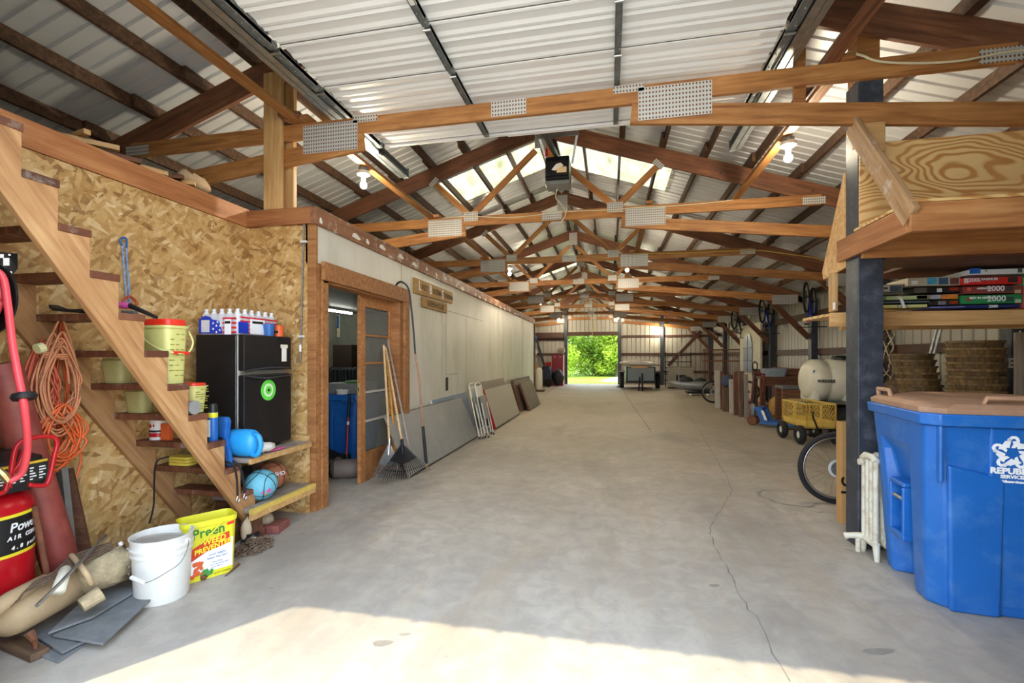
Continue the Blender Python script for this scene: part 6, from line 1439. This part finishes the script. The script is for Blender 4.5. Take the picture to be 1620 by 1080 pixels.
# white poly tank on a sprayer frame
T = thing('poly_spray_tank', 'cream plastic spray tank lying on a steel frame behind the black post', 'tank', (4.0, 9.55, 0))
tx0, tx1, ty, tz, tr = at(1270, 607, Y=9.55).x, at(1270, 607, Y=9.55).x + 1.15, 9.55, .99, .385
prof = [(.05, 0), (.25, .01), (.32, .05), (tr, .14), (tr, .30), (tr - .03, .33), (tr - .03, .36), (tr, .39), (tr, .75), (tr - .03, .78), (tr - .03, .81), (tr, .84), (tr, 1.02), (.3, 1.12), (.05, 1.15)]
obj('tank_body', MB().lathe(prof, (tx0, ty, tz), 'X', 40), M_['cream'], T, smooth=50)
for dx in (.12, .62, .98): obj('saddle_foot', MB().box((tx0 + dx - .06, ty - .3, .62), (tx0 + dx + .06, ty + .3, .85)), M_['cream'], T, bevel=.03)
obj('filler_lid', MB().lathe([(.15, 0), (.15, .03), (.13, .06), (.05, .075)], (tx0 + .62, ty, tz + tr - .005), n=28), M_['black'], T, smooth=40)
obj('frame_deck', MB().box((tx0 - .12, ty - .38, .585), (tx1 + .1, ty + .38, .62)), M_['galvd'], T, bevel=.005)
for dx in (0, 1.1):
    for dy in (-.33, .33): obj('leg', MB().beam((tx0 + dx, ty + dy, 0), (tx0 + dx, ty + dy, .585), .04, .04, up=(0, 1, 0)), M_['blackm'], T)
Mq = face_M((tx0 + .035, ty - .22, tz + .03), (.45, -.89, 0), (0, 0, 1))
text('lettering', 'WORKHORSE', .075, M_['text_k'], T, face_M((tx0 + .25, ty - tr - .002, tz - .0), (1, 0, 0), (0, 0, 1)) @ Matrix.Translation((-.02, 0, .01)), sx=.6, weight=.003)
obj('logo', MB().box((tx0 + .06, ty - .30, tz + .12), (tx0 + .1, ty - .29, tz + .19)), M_['blue'], T)
tag(centred('dark_drum', MB().lathe([(.2, 0), (.21, .02), (.21, .5), (.2, .52)], (tx0 + .75, ty, 0), n=24), M_['dark']), 'dark drum standing under the cream tank', 'drum')
# yellow mesh cart
T = thing('garden_cart', 'yellow mesh sided garden cart with pneumatic tyres beside the pallet jack', 'cart', (3.27, 8.72, 0), rad(96))
cw, cl = .22, .40
obj('bed', MB().box((-cl, -cw, .27), (cl, cw, .30)).box((-cl, -cw, .27), (cl, -cw + .02, .36)).box((-cl, cw - .02, .27), (cl, cw, .36)).box((-cl, -cw, .27), (-cl + .02, cw, .36)).box((cl - .02, -cw, .27), (cl, cw, .36)), M_['yelm'], T, local=True)
for nm, (p0, p1) in {'a': ((-cl, -cw), (cl, -cw)), 'b': ((-cl, cw), (cl, cw)), 'c': ((-cl, -cw), (-cl, cw)), 'd': ((cl, -cw), (cl, cw))}.items():
    P0, P1 = Vector((*p0, 0)), Vector((*p1, 0)); mb = MB()
    for z in (.37, .66): mb.beam(P0 + Vector((0, 0, z)), P1 + Vector((0, 0, z)), .02, .025)
    for t_ in (0, .5, 1): q = P0.lerp(P1, t_); mb.beam(q + Vector((0, 0, .3)), q + Vector((0, 0, .66)), .02, .02, up=(1, 0, 0))
    L = (P1 - P0).length; n = int(L / .05); 
    for i in range(n + 4):
        for s in (-1, 1):
            u0 = i * .05 if s > 0 else i * .05; u1 = u0 + s * .18; a_, b_ = u0, u1; z0, z1 = .37, .66
            def clip(u): return max(0, min(L, u))
            ca, cb = clip(a_), clip(b_)
            if abs(cb - ca) < .01: continue
            za = z0 + (z1 - z0) * (ca - a_) / (b_ - a_); zb_ = z0 + (z1 - z0) * (cb - a_) / (b_ - a_)
            mb.tube([P0.lerp(P1, ca / L) + Vector((0, 0, za)), P0.lerp(P1, cb / L) + Vector((0, 0, zb_))], .003, 4)
    obj('side_panel', mb, M_['yelm'], T, local=True)
for x in (-.3, .3):
    for y in (-.27, .27):
        w = obj('wheel', MB().tube([(x + .10 * math.cos(a), y, .155 + .10 * math.sin(a)) for a in [2 * pi * q / 28 for q in range(28)]], .052, 12, closed=True), M_['rubber'], T, local=True, smooth=True)
        obj('rim', MB().lathe([(.02, -.03), (.06, -.025), (.075, 0), (.06, .025), (.02, .03)], (x, y, .155), 'Y', 24), M_['white'], w, local=True, smooth=40)
    obj('axle', MB().tube([(x, -.3, .155), (x, .3, .155)], .012, 8).beam((x, 0, .155), (x, 0, .28), .06, .05, up=(0, 1, 0)), M_['blackm'], T, local=True)
obj('pull_handle', MB().tube([(-.42, 0, .2), (-.6, .12, .2), (-.62, .24, .5), (-.6, .22, .56)], .014, 8), M_['black'], T, local=True)
# blue pallet jack
p = at(1196, 672, Z=0)
T = thing('pallet_jack', 'blue pallet jack with low forks behind the yellow cart', 'pallet jack', tuple(p), rad(-32))
obj('fork', MB().box((.15, -.27, .06), (1.35, -.11, .12)), M_['blue2'], T, local=True, bevel=.01); obj('fork', MB().box((.15, .11, .06), (1.35, .27, .12)), M_['blue2'], T, local=True, bevel=.01)
obj('mast_frame', MB().prism([(.0, .36), (.05, .40), (.17, .38), (.3, .06), (.16, .06), (.1, .2), (.05, .33)], -.2, -.12, 'XZ').prism([(.0, .36), (.05, .40), (.17, .38), (.3, .06), (.16, .06), (.1, .2), (.05, .33)], .12, .2, 'XZ').box((.05, -.12, .34), (.17, .12, .39)), M_['blue2'], T, local=True, bevel=.006)
obj('data_plate', MB().prism([(.15, .33), (.2, .33), (.27, .14), (.22, .14)], -.204, -.2, 'XZ'), M_['paper'], T, local=True)
obj('pump', MB().lathe([(.05, .2), (.055, .22), (.055, .4), (.03, .44)], (-.05, 0, 0), n=16), M_['galvd'], T, local=True, smooth=40)
obj('handle', MB().tube([(-.05, 0, .42), (-.02, 0, 1.15)], .02, 10).tube([(-.02, -.14, 1.15), (-.02, -.16, 1.28), (-.02, 0, 1.32), (-.02, .16, 1.28), (-.02, .14, 1.15), (-.02, -.14, 1.15)], .014, 8), M_['blackm'], T, local=True)
for y in (-.09, .09): obj('wheel', MB().lathe([(.02, -.028), (.09, -.026), (.1, 0), (.09, .026), (.02, .028)], (-.05, y, .1), 'Y', 24), M_['rust'], T, local=True, smooth=40)
lump('tree_stump', tuple(at(1228, 662, Z=0)), .17, (1, 1, 1.5), plain('stump_tan', 'b8914e', .85, 0, .2, 14, .4), 'tan wooden stump behind the blue pallet jack', 'stump', .07, 14, 8)

# stacked antique timbers, frames and benches
tag(centred('particle_board', MB().box((4.94, 10.1, .0), (4.965, 15.9, 1.12)), M_['oldbr']), 'low brown board panel along the right metal wall behind the cream tank', 'board')
def stick(px, y0, y1, Y, w, mat, label, name='old_timber', d=.06, lean=0):
    a = at(px, 600, Y=Y); zt = at(px, y0, Y=Y).z
    b = Vector((a.x + lean, Y + .05, zt)); o = bar(name, (a.x, Y, 0), b, w, d, M_[mat], up=(0, 1, 0)); tag(o, label, 'timber', 'old timbers stood on end by the right wall'); return o
for px, y0, Y, w, m, lb in ((1136, 586, 13.9, .16, 'oldw', 'white painted turned post at the left end of the timber pile'), (1143, 587, 13.6, .1, 'oldbr', 'brown board beside the white post in the timber pile'), (1150, 592, 13.1, .2, 'old', 'weathered board with a knotted rag in the timber pile'), (1158, 600, 12.7, .12, 'oldw', 'short white board in the timber pile'), (1166, 588, 12.3, .14, 'oldbr', 'reddish brown plank near the middle of the timber pile'), (1173, 587, 12.0, .12, 'old', 'dark brown plank at the right of the timber pile'), (1181, 592, 11.6, .08, 'grey_wood', 'thin grey board at the right end of the timber pile')):
    stick(px, y0, 650, Y, w, m, lb)
lump('blue_rag', tuple(at(1149, 612, Y=13.06)), .1, (1.2, .5, 1.4), plain('rag_blue', '4a5870', .9), 'dull blue rag hung on the timber pile', 'rag', .12, 20, 5)
def bench(label, x0, x1, y0, y1, h, mats, legs=4, back=None):
    T = thing('old_bench', label, 'bench', ((x0 + x1) / 2, (y0 + y1) / 2, 0))
    obj('bench_top', MB().box((x0, y0, h - .06), (x1, y1, h)), M_[mats[0]], T, bevel=.01)
    for x in (x0 + .06, x1 - .06):
        for y in (y0 + .06, y1 - .06): obj('leg', MB().box((x - .05, y - .05, 0), (x + .05, y + .05, h - .06)), M_[mats[1]], T, bevel=.006)
    obj('apron', MB().box((x0 + .03, y0 + .02, h - .22), (x1 - .03, y0 + .05, h - .06)), M_[mats[1]], T)
    if back:
        obj('back_board', MB().box((x0, y1 - .05, h), (x1, y1, back)), M_[mats[1]], T)
    obj('lower_rail', MB().box((x0 + .05, y0 + .04, .18), (x1 - .05, y0 + .08, .26)), M_[mats[1]], T)
bench('long dark wooden workbench with a worn brown back behind the pallet jack', 3.55, 4.85, 12.2, 12.9, .95, ('oldbr', 'oldbr'), back=1.12)
bench('rough orange-brown bench frame with a grey top in front of the long bench', 3.6, 4.6, 10.9, 11.4, .80, ('slate', 'trussd'))
bench('small old bench with a torn top next to the tan stump', 3.95, 4.75, 10.2, 10.6, .55, ('grey_wood', 'oldbr'))
tag(bar('white_board', (4.72, 10.8, 0), (4.8, 10.85, 1.05), .12, .04, M_['oldw'], up=(0, 1, 0)), 'short whitish board standing at the right end of the benches', 'board')
T = thing('hand_truck', 'dark red tube handled hand truck standing in the bench pile', 'hand truck', (3.35, 11.3, 0))
h0 = at(1190, 650, Y=11.3); h1 = at(1192, 592, Y=11.3)
obj('tube_frame', MB().tube(smoothpath([(h0.x - .05, 11.3, 0), (h1.x - .0, 11.3, h1.z - .1), (h1.x + .06, 11.3, h1.z), (h1.x + .2, 11.35, h1.z), (h1.x + .25, 11.4, h1.z - .1), (h1.x + .15, 11.5, 0)], 5), .018, 10), plain('dark_red', '7a2a2c', .5), T, smooth=True)
obj('toe_plate', MB().box((h0.x - .08, 11.15, 0), (h0.x + .3, 11.3, .01)), M_['rust'], T)
tag(centred('grey_tub', MB().loft([roundrect(3.7, 12.3, 4.15, 12.7, .08, .951), roundrect(3.66, 12.27, 4.2, 12.73, .1, 1.14)]), plain('grey_tub', '8e9ca8', .5), smooth=35), 'grey plastic tub on top of the long workbench', 'tub')

# arched panel, iron fence, far bicycle
T = thing('arched_panel', 'cream panel with a pale blue arched window, standing by the far right posts', 'panel', (4.75, 17.2, 0))
obj('panel_board', MB().box((4.74, 16.3, 0), (4.8, 18.7, 2.55)), plain('cream_panel', 'd0c8ae', .6), T)
arch = [(17.1, .9), (18.1, .9), (18.1, 1.75)] + [(17.6 + .5 * math.cos(a), 1.75 + .5 * math.sin(a)) for a in [pi * q / 12 for q in range(1, 12)]] + [(17.1, 1.75)]
obj('arched_window', MB().prism(arch, 4.70, 4.742, 'YZ'), plain('pale_blue_glass', '8a98a8', .3), T)
obj('muntin', MB().box((4.69, 17.58, .9), (4.705, 17.62, 2.2)).box((4.69, 17.1, 1.72), (4.705, 18.1, 1.76)).box((4.69, 17.1, 1.3), (4.705, 18.1, 1.33)), plain('muntin_grey', '6a7480', .5), T)
T = thing('iron_fence_panel', 'rusty iron rail fence panel standing near the far right corner', 'fence panel', (4.0, 20.5, 0))
fa, fb = at(1112, 590, Y=20.5), at(1178, 590, Y=19.6)
zt_ = at(1140, 553, Y=20).z; 
mb = MB()
for z in (.3, zt_ - .45, zt_): mb.beam((fa.x, fa.y, z), (fb.x, fb.y, z), .03, .05)
obj('rail', mb, M_['rust'], T); mb = MB()
for i in range(26):
    q = fa.lerp(fb, i / 25); mb.tube([(q.x, q.y, 0), (q.x, q.y, zt_ + .03)], .011, 6)
obj('bars', mb, M_['rust'], T)
bp = at(1128, 615, Y=15.6)
bicycle('old bicycle with a wheel showing beyond the timber pile', TR(bp.x + .5, 15.6, 0, rad(6)), '3a3c40')
# kayak on dolly, pallets, trailer
T = thing('silver_boat', 'small silver grey boat hull on a dolly in the far right part of the floor', 'boat', tuple(at(1087, 625, Z=0)))
c = at(1090, 618, Y=18.6); c.z = .42
ring_ = lambda x, w, h, zc: [Vector((c.x + x, c.y + w * math.cos(a), zc + h * math.sin(a) * (1 if math.sin(a) < 0 else .35))) for a in [2 * pi * q / 16 for q in range(16)]]
obj('hull', MB().loft([ring_(-.75, .04, .03, .50), ring_(-.55, .2, .16, .46), ring_(-.1, .32, .26, .44), ring_(.4, .36, .3, .44), ring_(.75, .34, .28, .44)]), M_['silver'], T, smooth=True)
obj('cargo', MB().sphere((c.x - .1, c.y, .56), .2, 12, (1.3, 1, .7)).sphere((c.x + .4, c.y, .54), .2, 12, (1.2, 1, .6)), M_['dark'], T, smooth=True)
obj('dolly', MB().box((c.x - .1, c.y - .3, .08), (c.x + .7, c.y + .3, .14)), M_['blackm'], T); 
for dx in (0, .6): obj('dolly_wheel', MB().lathe([(.03, -.02), (.06, 0), (.03, .02)], (c.x + dx, c.y - .28, .06), 'Y', 14), M_['white'], T)
tag(obj('fishing_rod', MB().tube([at(1074, 605, Y=18.7), at(1074, 545, Y=18.75)], [.02, .008], 8), M_['silver']), 'tall thin rod standing up out of the silver boat', 'rod')
T = thing('slat_panel_stack', 'stack of white slatted panels against the back wall right of the trailer', 'panels', tuple(at(1077, 615, Z=0)))
sa, sb = at(1057, 600, Y=22.6), at(1097, 600, Y=22.6); st_z = at(1077, 580, Y=22.6).z
for i in range(9):
    z = .06 + i * (st_z - .08) / 9
    obj('slat', MB().box((sa.x, 22.55, z), (sb.x, 22.75, z + .09)), M_['oldw'], T)
obj('frame', MB().box((sa.x, 22.76, 0), (sb.x, 22.8, st_z)), M_['old'], T); obj('knot_hole', MB().box((sa.x + .35, 22.54, .2), (sa.x + .75, 22.552, .62)), M_['dark'], T)
T = thing('dark_shelving', 'dark metal shelving behind the slatted panels, holding pallets', 'shelving', (3.2, 23.6, 0))
for i in range(5): obj('shelf', MB().box((at(1052, 600, Y=23.6).x, 23.4, .3 + i * .3), (at(1094, 600, Y=23.6).x, 23.9, .34 + i * .3)), M_['dark'], T)
for x in (1053, 1073, 1093): obj('upright', MB().box((at(x, 600, Y=23.4).x - .02, 23.4, 0), (at(x, 600, Y=23.4).x + .02, 23.44, 1.68)), M_['dark'], T)
T = thing('utility_trailer', 'small black trailer with a grey front panel near the right side of the far doorway', 'trailer', tuple(at(1014, 618, Z=0)))
ta, tb = at(991, 600, Y=21.4), at(1037, 600, Y=21.4); zt_ = at(1014, 580, Y=21.4).z; zb_ = at(1014, 602, Y=21.4).z
obj('front_panel', MB().box((ta.x + .06, 21.37, zb_), (tb.x - .06, 21.4, zt_ - .04)), M_['trailer'], T)
obj('box_frame', MB().box((ta.x, 21.4, zb_ - .12), (tb.x, 23.6, zb_)).box((ta.x, 21.38, zb_), (ta.x + .06, 23.6, zt_)).box((tb.x - .06, 21.38, zb_), (tb.x, 23.6, zt_)).box((ta.x, 21.38, zt_ - .05), (tb.x, 21.42, zt_)), M_['blackm'], T)
for x in (ta.x - .17, tb.x + .17): obj('wheel', MB().lathe([(.08, -.1), (.33, -.09), (.36, 0), (.33, .09), (.08, .1)], (x, 22.3, .36), 'X', 28), M_['rubber'], T, smooth=40); obj('fender', MB().box((x - .12, 21.85, .75), (x + .12, 22.75, .79)), M_['black'], T, bevel=.02)
obj('tongue', MB().beam(((ta.x + tb.x) / 2, 21.4, zb_ - .05), ((ta.x + tb.x) / 2, 20.4, .4), .08, .08), M_['blackm'], T)
obj('jack', MB().tube([((ta.x + tb.x) / 2, 20.45, 0), ((ta.x + tb.x) / 2, 20.45, .75)], .035, 10).tube([((ta.x + tb.x) / 2 - .15, 20.5, 0), ((ta.x + tb.x) / 2 - .1, 20.5, .6)], .03, 8), M_['blackm'], T)
obj('cross_plank', MB().box((ta.x + .2, 21.33, zt_ - .06), (ta.x + .9, 21.37, zt_ + .03)), M_['pale'], T)
T = thing('surfboard', 'white surfboard lying across the top of the small trailer', 'surfboard', tuple(at(1012, 575, Y=21.6)))
sc_ = at(1008, 575, Y=21.7)
obj('board', MB().sphere((0, 0, 0), 1, 24, (.78, .28, .13)), M_['foam'], T, M=Matrix.Translation((sc_.x, 21.7, zt_ + .14)) @ Matrix.Rotation(.05, 4, 'Y'), smooth=True)
tag(bar('brown_plank', (ta.x - .3, 22.2, zt_ + .09), (tb.x + .35, 22.2, zt_ + .06), .14, .05, M_['oldbr']), 'brown plank lying across the trailer behind the surfboard', 'plank')
tag(centred('door_ramp', MB().prism([(at(975, 611, Z=0).x, 0), (at(984, 611, Z=0).x, 0), (at(984, 611, Z=0).x, .18)], 22.8, 23.6, 'XZ'), M_['dark']), 'small dark wedge ramp by the right post of the far doorway', 'ramp')

# left of the far doorway
T = thing('red_tool_cabinet', 'tall dark red tool cabinet against the left post of the far doorway', 'cabinet', (-2.6, 23.9, 0))
ra_, rb_ = at(873, 600, Y=23.6), at(891, 600, Y=23.6); zr = at(880, 561, Y=23.6).z
obj('cabinet_body', MB().box((ra_.x, 23.6, 0), (rb_.x, 24.3, zr)), plain('cabinet_red', '9c1830', .4, 0, .08), T, bevel=.01)
obj('door', MB().box((ra_.x + .03, 23.585, zr * .55), (rb_.x - .03, 23.6, zr - .04)), bpy.data.materials['cabinet_red'], T)
for x in (ra_.x + .15, rb_.x - .15): obj('hook', MB().box((x - .04, 23.57, zr - .12), (x + .04, 23.586, zr - .09)), M_['steel'], T)
lump('dark_machine', (ra_.x + .35, 23.2, 0), .32, (.9, .6, 1.25), M_['dark'], 'dark wire cage machine in front of the red cabinet', 'machine', .15, 12, 4)
fp = at(888, 556, Y=23.9)
T = thing('pedestal_fan', 'pale round fan head on top of the red cabinet', 'fan', tuple(fp))
obj('fan_head', MB().lathe([(.03, -.1), (.18, -.06), (.2, 0), (.18, .05), (.05, .08)], (fp.x, fp.y, zr + .22), 'Y', 22), M_['oldw'], T, smooth=40); obj('base', MB().lathe([(.12, 0), (.03, .03), (.03, .08)], (fp.x, fp.y, zr), n=14), M_['blackm'], T)
T = thing('riding_mower', 'dark blue machine covered in clutter left of the red cabinet', 'machine', (-3.5, 22.8, 0))
ma, mb_ = at(856, 600, Y=22.9), at(872, 600, Y=22.9)
obj('machine_body', MB().loft([roundrect(ma.x, 22.7, mb_.x, 23.4, .1, .12), roundrect(ma.x, 22.7, mb_.x, 23.4, .15, .8), roundrect(ma.x + .1, 22.8, mb_.x - .08, 23.3, .12, 1.02)]), M_['navy'], T, smooth=40)
obj('red_top', MB().box((mb_.x - .28, 22.8, 1.0), (mb_.x + .02, 23.1, 1.2)), M_['red'], T, bevel=.02)
for x in (ma.x + .1, mb_.x - .1): obj('wheel', MB().lathe([(.05, -.06), (.2, -.05), (.2, .05), (.05, .06)], (x, 22.65, .2), 'Y', 18), M_['rubber'], T, smooth=40)
T = thing('paper_feed_sack', 'cream and tan rolled bags standing on a pallet past the white wall end', 'bag', tuple(at(852, 616, Z=0)))
sp_ = at(852, 600, Y=19.3)
obj('bag_roll', MB().lathe([(.13, .08), (.15, .2), (.14, .9), (.09, .98), (.05, 1.0)], (sp_.x + .02, 19.3, 0), n=16), M_['cream'], T, smooth=40)
obj('bag_roll', MB().lathe([(.1, .08), (.12, .3), (.11, .85), (.08, 1.12)], (sp_.x - .12, 19.45, 0), n=14), M_['tan'], T, smooth=40)
obj('pallet', MB().box((sp_.x - .3, 19.1, 0), (sp_.x + .25, 19.6, .08)), M_['old'], T)
hang = [(562, 'white'), (540, 'blue2'), (552, 'oldw'), (575, 'oldw')]
for i, (py, m) in enumerate(hang):
    p = at(848, py, Y=16.62); lump('hung_tool', tuple(p), .07, (.6, .6, 1.5), M_[m], ['white', 'blue', 'small pale', 'lower pale'][i] + ' object hanging at the far end of the white wall', 'tool', .2, 8, i, 'tools hung at the wall end')
tag(obj('pull_rope', MB().tube([(XC + .12, 24.985, 3.5), (XC + .12, 24.985, 2.35)], .012, 6), M_['romexy']), 'yellow rope hanging in front of the far doorway header', 'rope')
tag(bar('yellow_rail', (XC + .14, YB - 1.3, 3.62), (XC + .14, YB - .1, 2.85), .03, .05, M_['yelm']), 'yellowish bar hanging from the last truss to the far door header', 'bar')

# ================================================================ OUTSIDE BEYOND THE FAR DOORWAY
def leafcloud(blobs, n, size, seed):
    rn = random.Random(seed); vs = []; fs = []; vols = [b[3] ** 2 * b[4] for b in blobs]; tot = sum(vols)
    for b, v in zip(blobs, vols):
        for _ in range(int(n * v / tot)):
            d = Vector((rn.gauss(0, 1), rn.gauss(0, 1), rn.gauss(0, 1))).normalized() * (rn.random() ** .28)
            p = Vector((b[0] + d.x * b[3], b[1] + d.y * b[3], b[2] + d.z * b[4])); s = size * rn.uniform(.6, 1.4)
            a = Vector((rn.gauss(0, 1), rn.gauss(0, 1), rn.gauss(0, .6))).normalized(); c_ = a.orthogonal().normalized(); c_ = (Matrix.Rotation(rn.uniform(0, 6.3), 3, a) @ c_)
            k = len(vs); vs += [p - a * s, p + c_ * s * .45, p + a * s, p - c_ * s * .45]; fs.append((k, k + 1, k + 2, k + 3))
    m = MB(); m.add(vs, fs); return m
def tree(name, label, cat, x, y, h, r, n, mat, seed, low=.1):
    rn = random.Random(seed); T = thing(name, label, cat, (x, y, -.05), group=None)
    blobs = [(x + rn.uniform(-r, r) * .6, y + rn.uniform(-r, r) * .5, h * (low + (1 - low) * rn.random()), r * rn.uniform(.35, .6), r * rn.uniform(.3, .45)) for _ in range(16)]
    o = obj('foliage', leafcloud(blobs, n, .11, seed), M_[mat], T); o['kind'] = 'stuff'
    tr = MB().tube([(x, y, -.05), (x + .1, y, h * .4), (x, y + .1, h * .8)], [.16, .12, .04], 10)
    for b in blobs[:9]: tr.tube([(x, y, h * .25), ((x + b[0]) / 2, (y + b[1]) / 2, (h * .25 + b[2]) / 2 + .1), (b[0], b[1], b[2])], [.06, .04, .015], 6)
    obj('trunk', tr, M_['old'], T)
tree('leafy_tree', 'bright yellow green tree filling the left of the far doorway view', 'tree', -3.6, 36.5, 5.4, 2.3, 9000, 'leaf1', 1)
tree('leafy_tree', 'mid green tree in the middle of the far doorway view', 'tree', -1.2, 38.0, 5.6, 2.6, 7500, 'leaf2', 2)
tree('leafy_tree', 'yellow green tree right of the middle of the far doorway view', 'tree', .6, 36.5, 4.8, 1.7, 7000, 'leaf1', 3)
tree('leafy_tree', 'pale green tree at the right edge of the far doorway view', 'tree', 2.8, 38.5, 5.6, 2.0, 7000, 'leaf3', 4)
tree('leafy_shrub', 'low dark green hedge under the trees beyond the lawn', 'shrub', -1.0, 39.8, 2.2, 4.0, 11000, 'leaf2', 5)
tree('leafy_tree', 'tall background tree behind the others beyond the barn', 'tree', -2.5, 42.5, 6.5, 4.0, 4500, 'leaf2', 6)
tree('leafy_tree', 'background tree to the right beyond the barn', 'tree', 3.5, 43.0, 6.0, 3.5, 4000, 'leaf3', 7)
pm = MB(); rn = random.Random(3); N = 24
vs = []; fs = []
for i in range(N + 1):
    for j in range(N + 1):
        u, v = i / N * 2 - 1, j / N * 2 - 1; d = max(0, 1 - math.sqrt(u * u + v * v)); vs.append((2.2 + u * 2.8, 30.2 + v * 2.2, -.06 + .55 * d ** .8 + (rn.uniform(-.03, .03) if d > 0 else 0)))
for i in range(N):
    for j in range(N): k = i * (N + 1) + j; fs.append((k, k + 1, k + N + 2, k + N + 1))
tag(obj('dirt_pile', pm.add(vs, fs), M_['gravel'], smooth=True), 'low pale heap of dirt on the lawn right of the far doorway', 'dirt heap')
gs = MB(); vs = []; fs = []
for i in range(9000):
    x = rn.uniform(-5, 5); y = rn.uniform(25.9, 37); s = rn.uniform(.02, .07); a = rn.uniform(0, pi); k = len(vs)
    vs += [(x - .012 * math.cos(a), y - .012 * math.sin(a), -.05), (x + .012 * math.cos(a), y + .012 * math.sin(a), -.05), (x + rn.uniform(-.02, .02), y, -.05 + s)]; fs.append((k, k + 1, k + 2))
tag(obj('grass_blades', gs.add(vs, fs), M_['leaf1']), 'short bright lawn grass beyond the far doorway', 'grass', kind='stuff')
